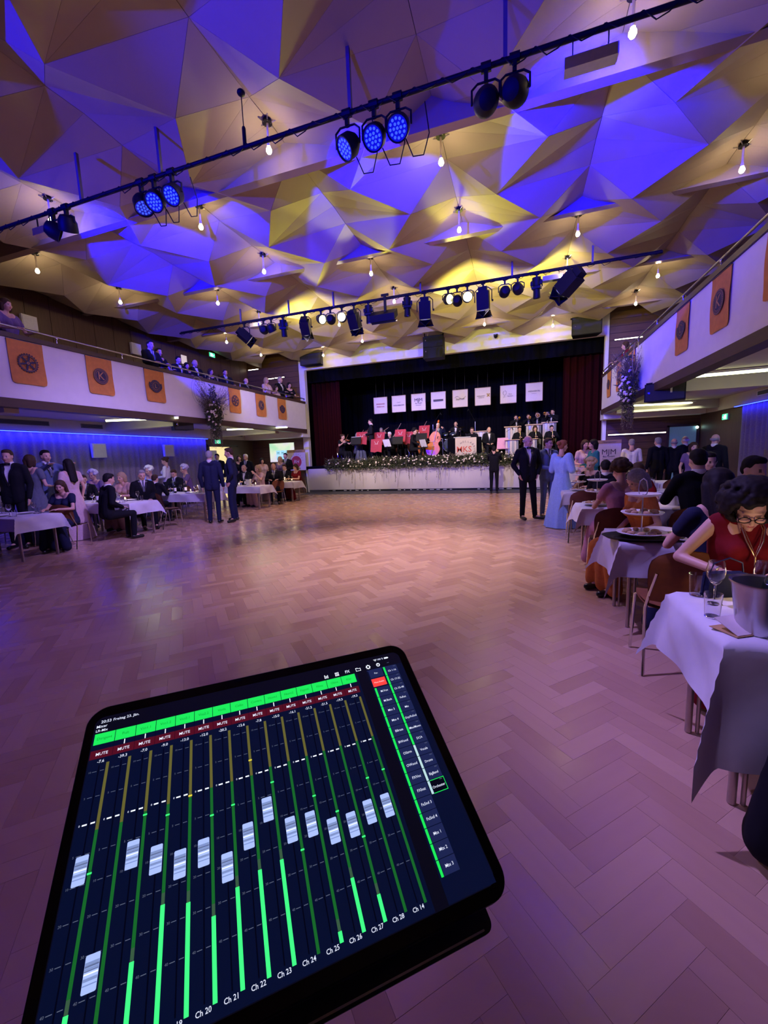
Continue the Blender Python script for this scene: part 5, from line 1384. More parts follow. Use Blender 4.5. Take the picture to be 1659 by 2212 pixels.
seated('man in black leaning over the third left table', (-9.7, 9.5), 1.26, R_(15), outfit='suit', hs='short', hc='brown', hp=.5)
seated('woman with lilac-white hair and lilac top right of the waitress', (-10.0, 10.3), 1.40, R_(-30), outfit='gown', main='purple', hs='curly', hc='lilac', fem=True)
seated('bald man with white shirt and bow tie at the fourth left table', (-8.95, 11.8), 1.30, R_(5), hs='bald', hc='grey')
seated('woman with fair hair and bare arms at the fourth left table', (-8.44, 11.9), 1.27, R_(-15), outfit='gown', main='rose', hs='bob', hc='blond', fem=True, arms='drink')
seated('man with pinkish bald head behind the fair-haired woman', (-8.30, 12.5), 1.31, R_(30), outfit='suit', hs='bald', hc='grey')
seated('woman in a dark red dress at the left table nearest the stage', (-8.05, 13.75), 1.25, R_(-20), outfit='gown', main='red', hs='bob', hc='brown', fem=True)
seated('man in black beside the woman in dark red near the stage', (-8.6, 13.75), 1.25, R_(10), outfit='suit', hs='short', hc='brown')
seated('guest in black at the left picture edge by the nearest left table', (-8.55, 3.75), 1.18, R_(185), outfit='suit', hs='short', hc='black')
# standing, left ----------------------------------------------------------
standing('man in tuxedo with white shirt front standing at the left edge', (-9.26, 5.12), 1.79, R_(35), hs='short', hc='brown')
standing('woman in a grey dress standing next to the man in tuxedo', (-9.40, 5.56), 1.70, R_(200), outfit='gown', main='grey', hs='bob', hc='brown', fem=True, arms='front')
standing('man in a blue-grey jacket dancing with raised arms', (-9.6, 5.98), 1.80, R_(85), outfit='suit', main='bluegrey', second='bluegrey', arms='raise', hs='short', hc='black')
standing('woman with long dark hair dancing with the man in blue-grey', (-9.0, 6.02), 1.60, R_(-90), outfit='gown', main='rose', arms='down', hs='long', hc='black', fem=True)
standing('waitress in a white blouse with her hair tied up', (-10.58, 10.0), 1.64, R_(-60), outfit='shirt', main='white', arms='front', hs='bun', hc='brown', fem=True, hp=.35)
standing('stout man in dark suit seen from behind at the dance floor edge', (-7.30, 8.24), 1.70, R_(205), outfit='suit', main='navy', second='navy', hs='short', hc='grey')
standing('tall man in dark suit facing the stout man at the dance floor edge', (-6.98, 8.6), 1.76, R_(-62), outfit='suit', main='navy', second='navy', hs='short', hc='brown', arms='pocket', hp=.2)
standing('young man in dark suit in front of the lit doorway', (-11.4, 13.3), 1.76, R_(20), outfit='suit', hs='short', hc='black')
standing('woman in black right of the lit doorway', (-10.5, 13.5), 1.68, R_(30), outfit='gown', main='black', hs='bob', hc='brown', fem=True, arms='clasp')
standing('white-haired man with tie behind the fourth left table', (-9.75, 12.9), 1.69, R_(10), outfit='suit', hs='short', hc='white')
standing('dark-haired woman in a light dress behind the fourth left table', (-9.5, 13.55), 1.53, R_(50), outfit='gown', main='rose', hs='bob', hc='black', fem=True, arms='front')
standing('fair-haired woman in purple between the tables and the screen', (-9.1, 14.2), 1.57, R_(0), outfit='gown', main='purple', hs='bob', hc='blond', fem=True)
standing('man in dark suit standing before the projection screen', (-9.15, 14.7), 1.70, R_(10), outfit='suit', hs='short', hc='black', arms='clasp')

# right -------------------------------------------------------------------
standing('bald man in black tuxedo and bow tie standing on the dance floor', (.19, 9.41), 1.72, R_(22), hs='bald', hc='grey', voxel=.011, arms='pocket', hp=.15, hy=.5)
standing('man in grey suit with glasses behind the woman in the blue gown', (.62, 9.75), 1.66, R_(30), outfit='suit', main='bluegrey', second='bluegrey', arms='clasp', hs='short', hc='brown', hy=.4)
gw, GX, go = standing('red-haired woman in a long light-blue gown with lace cape', (.80, 8.53), 1.58, R_(135), outfit='cape', main='blue', arms='front', hs='bun', hc='red', fem=True, voxel=.011, hp=.05)
standing('dark-haired woman in a teal jacket', (1.68, 10.7), 1.61, R_(-75), outfit='shirt', main='teal', second='black', arms='front', hs='bob', hc='black', fem=True, hp=.1)
standing('woman facing the teal-jacketed woman with raised hands', (1.60, 11.45), 1.62, R_(20), outfit='gown', main='rose', arms='front', hs='bob', hc='brown', fem=True)
standing('person in black holding a camera up before the stage', (-.85, 15.45), 1.62, R_(175), outfit='black', main='black', arms='camera', hs='short', hc='black')
standing('man in white shirt near the right front wall', (3.0, 13.0), 1.62, R_(180), outfit='shirt', main='white', second='black', hs='short', hc='grey', arms='front')
standing('grey-haired man in black seen from behind left of the right doorway', (3.66, 13.1), 1.63, R_(195), outfit='suit', hs='short', hc='grey')
standing('man with reddish bald head before the right doorway', (4.07, 13.2), 1.59, R_(170), outfit='suit', hs='bald', hc='grey')
standing('second bald man in black before the right doorway', (4.59, 14.0), 1.65, R_(200), outfit='suit', hs='bald', hc='white')
standing('tall man with white collar standing behind the right tables', (4.15, 10.95), 1.61, R_(130), outfit='tux', hs='bald', hc='grey')
standing('dark-haired person with pale shawl standing behind the right tables', (3.7, 10.8), 1.46, R_(0), outfit='gown', main='purple', hs='bob', hc='brown', fem=True)
seated('dark-haired man seen from behind at the fourth right table', (1.35, 7.4), 1.2, R_(170), outfit='suit', hs='short', hc='black')
seated('woman with curly fair hair in black at the fourth right table', (1.42, 8.95), 1.2, R_(-40), outfit='gown', main='black', hs='curly', hc='blond', fem=True)
seated('woman with dark curly hair and dusty pink dress at the third right table', (1.18, 5.35), 1.23, R_(195), outfit='gown', main='pink', hs='curly', hc='brown', fem=True)
seated('woman facing the camera behind the third right table', (1.62, 6.72), 1.17, R_(0), outfit='gown', main='red', hs='bob', hc='brown', fem=True)
wo, WX, _ = seated('woman with grey-blond bob and an orange shawl at the second right table', (1.24, 4.72), 1.17, R_(-70), outfit='gown', main='orange', hs='bob', hc='grey', fem=True, hp=.55, arms='lap', voxel=.011)
seated('dark-haired man with pink neck in black jacket, third right table', (1.95, 5.4), 1.33, R_(185), outfit='suit', hs='short', hc='black')
seated('man in black jacket behind the third right table', (2.75, 7.3), 1.25, R_(170), outfit='suit', hs='short', hc='black')
seated('woman with long black hair in black at the second right table', (1.30, 3.20), 1.22, R_(188), outfit='gown', main='navy', hs='long', hc='black', fem=True, voxel=.011, arms='table')
seated('man with glasses and dark hair behind the second right table', (2.03, 4.75), 1.26, R_(25), outfit='suit', main='purple', hs='short', hc='black')
seated('woman in a pale pink wrap behind the third right table', (2.44, 6.75), 1.28, R_(10), outfit='gown', main='rose', hs='bun', hc='black', fem=True)
seated('guest in black jacket farther in at the second right table', (1.95, 3.15), 1.27, R_(190), outfit='suit', hs='short', hc='black')
seated('guest in navy far in at the nearest right table', (2.15, 2.85), 1.22, R_(0), outfit='suit', main='navy', hs='short', hc='black')
seated('guest in black jacket farther in at the third right table', (2.75, 5.3), 1.27, R_(180), outfit='suit', hs='short', hc='brown')
# dark-clothed guest cut by the right picture edge
t_, _, _ = seated('guest in dark clothes cut by the right picture edge', (.98, 1.15), 1.2, R_(170), outfit='gown', main='black', hs='long', hc='black', fem=True, arms='lap')
chair('chair of the dark-clothed guest at the right picture edge', 0.98, .98, R_(172))

# the woman in red at the nearest right table ------------------------------
J = sit('table', True, .16); J['head'] = (-.03, -.27, 1.15)
J['elb'] = [(-.32, -.18, .83), (.28, -.22, .83)]; J['wri'] = [(-.17, -.38, .80), (.10, -.44, .82)]; J['hd'] = [(.95, -.5, .0), (-.8, -.5, -.05)]; J['hu'] = [(0, 0, 1)] * 2
red, RX, ro = person('woman in a sleeveless dark red dress with black curly hair, leaning over the nearest right table', 'sit_red', J, 'gown_sleeveless', (1.27, 2.98, 0), R_(-6), 1.0,
                     main='red', hs='bigcurly', hc='black', fem=True, hp=.62, hy=-.15, voxel=.0075)
red['label'] = 'woman in sleeveless dark red dress with black curly hair leaning over the nearest right table'
M_goldm = mat('gold_metal', (.75, .55, .28), .25, .9)
b = MB(); b.tube([(-.055, -.24, 1.09), (-.07, -.30, 1.04), (-.055, -.335, .97), (-.03, -.35, .91), (-.02, -.352, .885), (-.01, -.35, .91), (.015, -.335, .97), (.03, -.30, 1.04), (.02, -.24, 1.09)], .0035, n=6)
b.tube([(-.05, -.24, 1.09), (-.06, -.305, 1.03), (-.04, -.34, .96), (-.021, -.352, .90), (0, -.34, .96), (.02, -.305, 1.03), (.015, -.24, 1.09)], .0022, n=6).cyl((-.02, -.355, .89), (-.02, -.36, .84), .004, n=6)
b.build('necklace', M_goldm, red, 60)
b = MB(); b.X = RX
for s in (-1, 1): b.tube([(s * .034 + .026 * math.cos(a), -.108, .0 + .020 * math.sin(a)) for a in np.arange(0, 6.28, .4)], .0028, n=5, closed=True); b.tube([(s * .06, -.105, .008), (s * .076, -.04, .006), (s * .078, .0, .0)], .002, n=5)
b.tube([(-.009, -.112, .004), (0, -.116, .008), (.009, -.112, .004)], .002, n=5); b.build('glasses', M_black, red)
w = Vector(J['wri'][0]); d = (w - Vector(J['elb'][0])).normalized(); a = d.orthogonal().normalized(); c = d.cross(a)
MB().tube([w - d * .01 + (a * math.cos(u) + c * math.sin(u)) * .03 for u in np.arange(0, 6.28, .4)], .004, n=6, closed=True).build('bangle', M_steel, red, 60)

# things on the nearest right table
z = H
bucket('big steel wine bucket on the nearest right table', (.93, 1.94, z))
ware('wine_glass', GLASS, 'empty wine glass before the red-dressed woman', 'glass', (.89, 2.24, z))
ware('tumbler', TUMB, 'clear water tumbler beside the steel wine bucket', 'glass', (.815, 2.06, z))
ware('tumbler', TUMB, 'small glass at the corner of the nearest right table', 'glass', (.86, 2.36, z))
t = thing('handbag', 'dark beaded evening bag on the nearest right table', 'bag', (.98, 2.37, z), .3)
b = MB(); b.prism([(-.10, 0), (.10, 0), (.09, .12), (-.09, .12)], .05, T(0, .025, 0) @ rotx(PI / 2)); b.build('bag_body', K_['navy'], t)
b = MB(); b.tube([(-.09, -.0, .1), (-.07, -.01, .17), (.0, -.02, .2), (.07, -.01, .17), (.09, 0, .1)], .004, n=6); b.build('handle', K_['navy'], t, 60)
t = thing('menu_card', 'folded card with napkin on the nearest right table', 'card', (.86, 1.93, z), .5)
b = MB(); b.slab([(-.07, -.05, .002), (.07, -.05, .002), (.07, .05, .04), (-.07, .05, .04)], (0, 0, .003)); b.build('card_leaf', M_paper, t)
MB().b2(-.08, .08, -.055, .06, 0, .0018).build('napkin', M_tan, t)
ware('plate', PLATE, 'small plate with crumbs by the wine bucket', 'plate', (1.12, 2.1, z))
ware('wine_glass', GLASS, 'wine glass between bucket and red-dressed woman', 'glass', (1.08, 2.26, z))
candle('candle in a glass jar lighting the red-dressed woman', (1.16, 2.34, z), 2.2)
# second right table: tray, tiered stands
t = thing('serving_tray', 'black oval serving tray overhanging the second right table', 'tray', (.98, 3.80, H + .002))
MB().lathe([(.0, 0), (.22, 0), (.25, .018), (.245, .02), (.21, .006), (0, .006)], n=30).build('tray_dish', M_black, t, 50); t.scale = (1.2, .8, 1.2)
etagere('tiered plate stand with snacks on the black tray, second right table', (.98, 3.82, H + .012), 3, 1.08)
etagere('tiered plate stand on the third right table', (1.0, 6.0, H), 3, 1.05)
etagere('small tiered stand on the fourth right table', (1.05, 8.15, H), 3, .9)
rg = random.Random(17); used = []
def settings(side, y0, y1, nm, xs, bk=None, cd=None):
    for i, x in enumerate(xs):
        for j, y in enumerate((y0 + .16, y1 - .16)):
            x_, y_ = x + rg.uniform(-.05, .05), y + rg.uniform(-.03, .03)
            wh = '%s on %s, %s side' % (('nearest the dance floor', 'second from the dance floor', 'far from the dance floor')[i], nm, ('camera', 'stage')[j]); ware('wine_glass', GLASS, 'wine glass ' + wh, 'glass', (x_, y_, H), 'wine glasses on ' + nm)
            ware('tumbler', TUMB, 'water tumbler ' + wh, 'glass', (x_ + .09, y_ + .02, H), 'water tumblers on ' + nm)
            if i % 2 == 0: ware('plate', PLATE, 'small white plate ' + wh, 'plate', (x_ - .22, y_, H), 'plates on ' + nm)
    ym = (y0 + y1) / 2
    for k, x in enumerate(bk or []): bucket('steel bucket on ' + nm + ('' if k == 0 else ', farther in'), (x, ym, H))
    for k, x in enumerate(cd or []): candle('lit candle on ' + nm + ('' if k == 0 else ', farther in'), (x, ym + .02, H), 1.5, None)
L_ = ['the nearest left table', 'the second left table', 'the third left table', 'the fourth left table', 'the stage-side left table']
for (y0, y1), nm, bk, cd in zip(((4.22, 4.92), (6.25, 6.95), (8.4, 9.1), (10.75, 11.45), (12.75, 13.4)), L_, ([-9.2], [-8.6], [-8.1], [-8.35], [-8.5]), ([-10.0], [-8.25, -9.1], [-8.5], [-8.1, -8.75], [-7.95, -8.25])):
    settings(-1, y0, y1, nm, (-8.15, -9.0, -9.9), bk, cd)
for k, (y0, nm) in enumerate(((11.1, 'the fourth left table'), (13.05, 'the stage-side left table'), (8.75, 'the third left table'), (6.6, 'the second left table'))):
    bottle('dark bottle standing on ' + nm, (-8.55 - .1 * k, y0 + .1, H)); bottle('dark bottle beside the candles on ' + nm, (-8.9, y0 - .12, H))
for (y0, y1), nm, bk, cd in zip(((3.62, 4.28), (5.72, 6.38), (7.85, 8.5), (9.95, 10.6)), ('the second right table', 'the third right table', 'the fourth right table', 'the stage-side right table'), ([1.75], [1.9], [1.8], [2]), ([1.5], [1.6], [1.5], [1.4])):
    settings(1, y0, y1, nm, (1.45, 2.2), bk, cd)
t = thing('hand_napkin', 'white napkin dropped over the floor-side chair behind the two standing men', 'napkin', (-7.55, 9.05, 0)); 
bpy.data.objects.remove(t)

# balcony guests ------------------------------------------------------------
ZB_ = 3.05
def bal(lb, x, y, zh, rz, **kw): standing(lb, (x, y), zh, R_(rz), z0=ZB_, arms=kw.pop('arms', 'rail'), **kw)
bal('blurred woman in purple behind the left balcony rail near the camera', -9.5, 5.62, 4.72, 100, outfit='gown', main='purple', hs='bob', hc='brown', fem=True)
bal('dark-haired man in black at the left balcony rail beside the square speaker', -9.5, 8.9, 4.75, 85, hs='short', hc='black', outfit='suit')
bal('woman in black close behind the man at the left balcony rail', -9.75, 9.4, 4.7, 80, outfit='gown', main='black', hs='bun', hc='black', fem=True)
bal('man with dark hair and white collar at the left balcony rail, by the window', -9.5, 9.84, 4.55, 80, hs='short', hc='black')
bal('dark-haired woman leaning low on the left balcony rail', -9.55, 10.2, 4.46, 70, outfit='gown', main='black', hs='bob', hc='black', fem=True)
bal('grey-haired man in tuxedo with white shirt on the left balcony', -9.6, 10.6, 4.62, 80, hs='bald', hc='grey')
bal('woman with brown hair seated low behind the left balcony rail', -9.5, 11.15, 4.46, 85, outfit='gown', main='black', hs='bob', hc='brown', fem=True)
bal('guest in black behind the left balcony rail above the second banner pair', -9.5, 11.85, 4.55, 60, outfit='suit', hs='short', hc='brown')
bal('fair-haired guest low behind the left balcony rail', -9.5, 12.95, 4.45, 85, outfit='suit', hs='bald', hc='grey')
bal('blonde woman in pink on the left balcony near the stage', -9.5, 14.25, 4.68, 80, outfit='gown', main='rose', hs='bob', hc='blond', fem=True)
bal('woman leaning low at the stage end of the left balcony', -9.5, 14.9, 4.48, 85, outfit='gown', main='rose', hs='bob', hc='brown', fem=True)
bal('man in black with white shirt at the stage end of the left balcony', -9.6, 15.4, 4.9, 80, hs='short', hc='grey')
bal('dark-haired woman in black at the very end of the left balcony', -9.5, 15.95, 4.75, 60, outfit='gown', main='black', hs='long', hc='black', fem=True)
bal('woman with arm over the rail at the stage end of the right balcony', 3.22, 15.2, 4.72, -90, outfit='gown', main='red', hs='bob', hc='brown', fem=True)
bal('pale-haired guest behind the right balcony rail', 3.5, 15.9, 4.8, -80, outfit='suit', hs='short', hc='grey')
t = thing('notice_board', 'bright notice sheets on the left balcony wall by the doorway', 'notice', (XL + .03, 12.9, 5.1))
for k in range(2): MB().box((0, 0, k * .38), (.02, .26, .32)).build('sheet', mat('notice_paper_glow', (.8, .7, .45), .7, emit=(1, .85, .5), es=.5), t)  # emission put into the paper so the sheets look lit
t = thing('balcony_door', 'pale doorway in the upper left wall below the exit sign', 'door', (XL + .04, 14.2, 3.05)); MB().b2(0, .04, -.45, .45, 0, 2.1).build('door_leaf', mat('pale_door', (.3, .26, .27), .6), t)
MB().b2(0, .06, -.52, -.46, 0, 2.2).b2(0, .06, .46, .52, 0, 2.2).b2(0, .06, -.52, .52, 2.11, 2.2).build('door_frame', M_brown, t)
# ================================================================ ORCHESTRA
ZS = 1.2
M_viol = wood_mat('violin_varnish', (.20, .045, .012), (.42, .13, .03), .25, 'Z', 6, coat=.6)
M_bass = wood_mat('bass_varnish', (.42, .07, .004), (.70, .17, .012), .4, 'Z', 5, coat=.15)
M_brass = mat('brass', (.75, .55, .25), .2, 1.0); M_silver = mat('silver_plate', (.8, .8, .82), .15, 1.0)
M_redc = mat('red_stand_cover', (.38, .02, .04), .7, var=.15); M_pape = mat('sheet_paper', (.75, .74, .8), .7)
def fiddle_outline(s, n=40):
    pts = []
    for i in range(n):
        t = 2 * PI * i / n; y = math.cos(t); w = .5 * (1.0 - .18 * y) * (1 - .42 * math.exp(-((y - .08) / .22) ** 2)); pts.append((math.copysign(abs(math.sin(t)) ** .75, math.sin(t)) * w * s * .58, y * s * .5))
    return pts
def fiddle(nm, lb, s, M, group=None, cat='violin', wood=None):
    t = thing(nm, lb, cat, (0, 0, 0), 0, group); w = wood or M_viol
    MB().prism(fiddle_outline(s), s * .12).build('body', w, t, 40)
    b = MB(); b.b2(-.022 * s, .022 * s, s * .1, s * .82, s * .12, s * .16); b.ell((0, s * .9, s * .12), (.04 * s, .07 * s, .05 * s)); b.build('neck', M_black if nm == 'violin' else w, t)
    for k in range(4): MB().cyl(((k - 1.5) * .012 * s, -s * .3, s * .17), ((k - 1.5) * .008 * s, s * .82, s * .17), .0016 * max(1, s)).build('string', M_steel, t)
    MB().b2(-.05 * s, .05 * s, -s * .11, -s * .095, s * .12, s * .175).b2(-.03 * s, .03 * s, -s * .42, -s * .2, s * .12, s * .15).build('bridge', M_top, t)
    for q in (-1, 1): MB().cyl((q * .035 * s, s * .86, s * .12), (q * .08 * s, s * .88, s * .12), .008 * s, n=6).build('peg', M_black, t)
    t.matrix_world = M; return t
def bow(lb, M, L=.7):
    t = thing('bow', lb, 'bow'); MB().tube([(0, 0, 0), (0, L * .5, .012), (0, L, .0)], .004, n=5).build('stick', M_viol, t); MB().cyl((0, .02, -.02), (0, L, -.01), .003, n=4).build('hair', M_penn, t); MB().b2(-.006, .006, .0, .04, -.025, 0).build('frog', M_black, t); t.matrix_world = M; return t
def player_chair(x, y, rz, lb): chair(lb, x, y, rz, ZS)
def W(t): return Matrix.Translation(t.location) @ t.rotation_euler.to_matrix().to_4x4() @ Matrix.Diagonal((*t.scale, 1))
names = 0
strings = [('woman violinist in black at the far left of the orchestra', -7.75, 17.3, 2.49, 60, 'violin', 'gown', 'black', 'bun', 'brown', True),
           ('grey-haired woman violinist behind the dark music stand', -7.25, 18.0, 2.55, 40, 'violin', 'gown', 'grey', 'bob', 'grey', True),
           ('violinist with short brown hair behind the leftmost red stands', -7.0, 18.6, 2.68, 20, 'violin', 'black', 'black', 'short', 'brown', False),
           ('seated man in dark shirt at the second red music stand', -6.2, 18.6, 2.76, 0, 'violin', 'shirt', 'navy', 'short', 'grey', False),
           ('grey-haired player bending over a white score', -5.55, 17.9, 2.5, -10, 'sax', 'black', 'black', 'short', 'white', False),
           ('dark-haired woman violinist above the middle red stand', -5.55, 19.0, 2.72, 10, 'violin', 'gown', 'black', 'long', 'black', True),
           ('violinist in black half hidden behind the red stands', -5.0, 18.7, 2.58, -10, 'violin', 'black', 'black', 'short', 'brown', False),
           ('black-haired cellist seen from the side, bending left', -4.45, 17.6, 2.58, 75, 'cello', 'black', 'black', 'curly', 'black', True),
           ('violinist with glasses at the red stand beside the bass', -4.3, 19.0, 2.74, 10, 'violin', 'black', 'black', 'short', 'brown', False)]
for i, (lb, x, y, zh, a, arms, of, col, hs, hc, fem) in enumerate(strings):
    zr = max(ZS, zh - 1.36); 
    if zh - ZS > 1.4:
        r = thing('stage_riser', 'black stage riser block under the ' + lb.split(' at ')[0].split(' behind ')[0].split(' above ')[0].split(' half')[0][:40], 'riser', (x, y + .1, ZS)); z0 = zh - 1.3; MB().b2(-.4, .4, -.62, .5, 0, z0 - ZS - .03).build('block', M_blk, r); MB().b2(-.41, .41, -.63, .51, z0 - ZS - .028, z0 - ZS).build('deck', M_black, r)
    else: z0 = ZS
    chair('chair under the ' + lb, x + .03 * math.sin(R_(a)), y + .02, R_(a), z0, red=True)
    t, X, _ = seated(lb, (x, y), zh, R_(a), z0=z0, arms=arms, outfit=of, main=col, hs=hs, hc=hc, fem=fem, hy=(.3 if arms == 'violin' else 0))
    Wm = W(t)
    if arms == 'violin':
        fiddle('violin', 'violin of the ' + lb, .36, Wm @ T(.16, -.24, 1.10) @ rotz(-.35 + PI) @ rotx(-.15) @ rotz(0) @ T(0, 0, -.03), 'violins of the orchestra')
        bow('bow of the ' + lb, Wm @ T(-.14, -.40, 1.0) @ rotz(-.95) @ rotx(.55 + .2 * (i % 3)))
    elif arms == 'cello':
        fiddle('cello', 'brown cello of the black-haired cellist', .72, Wm @ T(.02, -.30, .60) @ rotx(PI / 2 - .25) @ T(0, 0, .0), None, 'cello'); bow('bow of the black-haired cellist', Wm @ T(-.2, -.44, .7) @ rotz(-1.2))
# conductor
t = thing('podium', 'low black conductor podium', 'podium', (-6.3, 17.45, ZS)); MB().b2(-.45, .45, -.4, .4, 0, .16).build('block', M_blk, t); MB().b2(-.46, .46, -.41, .41, .162, .18).build('top_board', M_black, t)
standing('tall conductor in black standing at the left of the orchestra', (-6.33, 17.45), 3.10, R_(-75), z0=ZS + .18, outfit='suit', hs='short', hc='black', arms='clasp')
# double bass and player
bt, X, _ = standing('white-haired double bass player in dark suit', (-3.42, 18.2), 2.80, R_(20), z0=ZS, outfit='suit', main='navy', arms='bass', hs='short', hc='white')
fiddle('double_bass', 'orange-brown double bass leaning on its white-haired player', 1.08, Matrix.Translation((-3.52, 17.78, ZS + .78)) @ rotx(PI / 2 - .08) @ rotz(-.22) @ T(0, 0, 0), None, 'double bass', M_bass)
MB_ = MB().cyl((0, 0, 0), (0, 0, .3), .008, n=6)
bow('bass bow at the double bass', Matrix.Translation((-3.75, 17.55, 2.1)) @ rotz(-1.3), .6)
# drums
r = thing('stage_riser', 'black riser block under the drummer', 'riser', (-2.85, 19.2, ZS)); MB().b2(-1.0, 1.0, -.75, .7, 0, .4).build('block', M_blk, r); MB().b2(-1.01, 1.01, -.76, .71, .402, .42).build('deck', M_black, r)
Z2 = ZS + .42
chair('drum stool behind the drum kit', -2.81, 19.6, 0, Z2, red=True)
seated('white-haired drummer in tuxedo', (-2.81, 19.55), 2.90, 0, z0=Z2, arms='drum', outfit='tux', hs='bald', hc='white')
t = thing('drum_kit', 'black drum kit with chrome rims behind the music desks', 'drums', (-3.0, 18.85, Z2)); M_head = mat('drum_head', (.05, .07, .12), .35)
def drum(r, h, c, R, nm='drum'):
    X = T(*c) @ R; b = MB(); b.X = X; b.cyl((0, 0, -h / 2), (0, 0, h / 2), r, n=22); o = b.build(nm, M_black, t, 40)
    b = MB(); b.X = X
    for z in (-h / 2, h / 2): b.tube([(r * math.cos(a), r * math.sin(a), z) for a in np.arange(0, 6.28, .3)], .01, n=5, closed=True)
    b.build('rim', M_chrome, o, 60); b = MB(); b.X = X; b.cyl((0, 0, h / 2 + .002), (0, 0, h / 2 + .004), r * .97, n=22); b.build('drum_head', M_head, o)
drum(.28, .38, (0, -.1, .29), rotx(PI / 2), 'bass_drum'); drum(.15, .2, (-.2, -.12, .72), rotx(.4)); drum(.16, .2, (.16, -.12, .72), rotx(.4)); drum(.2, .36, (-.52, .2, .45), rotx(.05), 'floor_drum'); drum(.17, .13, (.42, .15, .6), rotx(.1), 'snare_drum')
for x, y, z, r_c in ((-.55, .0, 1.05, .22), (.5, -.1, 1.08, .22), (.7, .25, .85, .16)):
    b = MB().lathe([(.0, .03), (.03, .02), (r_c, 0), (r_c, -.003), (0, .012)], (x, y, z), 22, rotx(.2)).build('cymbal', M_brass, t, 60); MB().cyl((x, y, .003), (x, y, z), .008, n=6).build('cymbal_stand', M_chrome, b)
# keyboard desk with the school board
t = thing('draped_piano', 'electric piano under black cloth with white sheet music on top', 'piano', (-2.1, 17.45, ZS))
MB().b2(-.75, .62, -.2, .25, 0, .98).build('black_drape', M_blk, t); MB().b2(-.5, .2, -.12, .2, .985, 1.01).build('sheet_music', M_pape, t); MB().b2(-.72, .6, -.18, .23, .981, .984).build('lid', M_black, t)
t = thing('signboard', 'cream board with red letters MKS leaning on the black-draped piano', 'sign', (-2.05, 17.0, ZS + .24))
M_mks = mat('board_cream', (.60, .50, .42), .7); MB().b2(-.44, .42, 0, .025, 0, .72).build('board', M_mks, t)
k = MB(); text_into(k, 'MKS', .33, face_y(-.08, -.004, .24), bold=.008); k.build('letters', mat('letter_red', (.55, .07, .03), .6), t)
k = MB()
for i, ch in enumerate('HOLLABRUNN'):
    a = R_(125 - i * 17); text_into(k, ch, .105, T(.0 + .37 * math.cos(a) * .95, -.004, .22 + .34 * math.sin(a)) @ rotx(PI / 2) @ rotz(a - PI / 2), bold=.006)
k.build('arc_letters', M_ink, t)
k = MB(); k.box((-.05, -.003, .07), (.1, .003, .012), roty(.6)).box((.02, -.003, .07), (.08, .003, .012), roty(-.6)).box((.22, -.003, .06), (.12, .003, .012)).build('small_marks', mat('letter_red', (.55, .07, .03), .6), t)
seated('pianist bending behind the black-draped piano', (-1.96, 18.4), 2.52, R_(10), z0=ZS, outfit='black', hs='short', hc='brown'); chair('chair of the pianist', -1.96, 18.45, R_(10), ZS, red=True)
seated('man in tuxedo with white shirt seated right of the signboard', (-1.2, 17.75), 2.46, R_(15), z0=ZS, arms='lap', hs='bald', hc='white'); chair('chair of the tuxedo man right of the signboard', -1.2, 17.8, R_(15), ZS, red=True)
# pink chair
t = thing('pink_chair', 'empty pink chair in the middle of the orchestra', 'chair', (-.62, 17.35, ZS)); M_pk = mat('pink_shell', (.62, .26, .45), .5)
MB().b2(-.22, .22, -.2, .2, .44, .47).build('seat', M_pk, t); b = MB(); b.slab([(-.24, .2, .46), (.24, .2, .46), (.21, .26, .9), (-.21, .26, .9)], (0, .025, 0)); b.build('backrest', M_pk, t)
for sx in (-1, 1):
    for sy in (-1, 1): MB().cyl((sx * .2, sy * .18, .004), (sx * .18, sy * .16, .44), .011, n=7).build('leg', M_chrome, t)
# music stands
def mstand(lb, x, y, z, rz, kind, group='music stands of the orchestra'):
    t = thing('music_stand', lb, 'music stand', (x, y, ZS), rz, group); h = z - ZS
    MB().cyl((0, 0, .2), (0, 0, h - .1), .009, n=7).build('pole', M_black, t)
    for k in range(3): a = k * 2.1 + .3; MB().cyl((0, 0, .25), (.26 * math.cos(a), .26 * math.sin(a), .01), .007, n=6).build('leg', M_black, t)
    X = T(0, 0, h) @ rotx(-.35)          # audience side is -Y: back of the desk
    b = MB(); b.X = X; b.b2(-.24, .24, -.006, .006, -.16, .17); b.build('desk', {'red': M_redc, 'black': M_black, 'open': M_black}[kind], t)
    if kind == 'red':
        b = MB(); b.X = X; vs = [(x_, -.012 - .01 * math.sin(x_ * 40), z_) for x_ in np.linspace(-.25, .25, 9) for z_ in (-.42 + .02 * math.sin(x_ * 20), .19)]; b.add(vs, [(2 * i, 2 * i + 2, 2 * i + 3, 2 * i + 1) for i in range(8)]); b.build('red_cover', M_redc, t, 60)
        b = MB(); b.X = X
        for s in (-1, 1): b.box((s * .06, -.022, .02), (.012, .003, .14), roty(s * .5))
        b.box((0, -.022, -.05), (.16, .003, .01)).build('cover_print', M_paper, t)
    elif kind == 'open':
        b = MB(); b.X = X; b.b2(-.22, .22, .008, .014, -.14, .19); b.build('sheet_music', M_pape, t)
    b = MB(); b.X = X; b.b2(-.24, .24, .0, .05, -.175, -.162); b.build('ledge', M_black, t)
mstand('red-covered music stand, leftmost at the back', -6.8, 17.45, 2.49, .1, 'red'); mstand('black music stand in front of the leftmost red one', -6.98, 17.15, 2.28, .1, 'open')
mstand('red-covered music stand right of the conductor', -6.0, 17.6, 2.44, 0, 'red'); mstand('lower red-covered music stand right of the conductor', -5.98, 17.1, 2.12, .1, 'red')
mstand('red-covered music stand in the middle of the strings', -5.05, 17.75, 2.52, 0, 'red'); mstand('dark red music stand under the middle one', -5.0, 17.1, 2.2, 0, 'black')
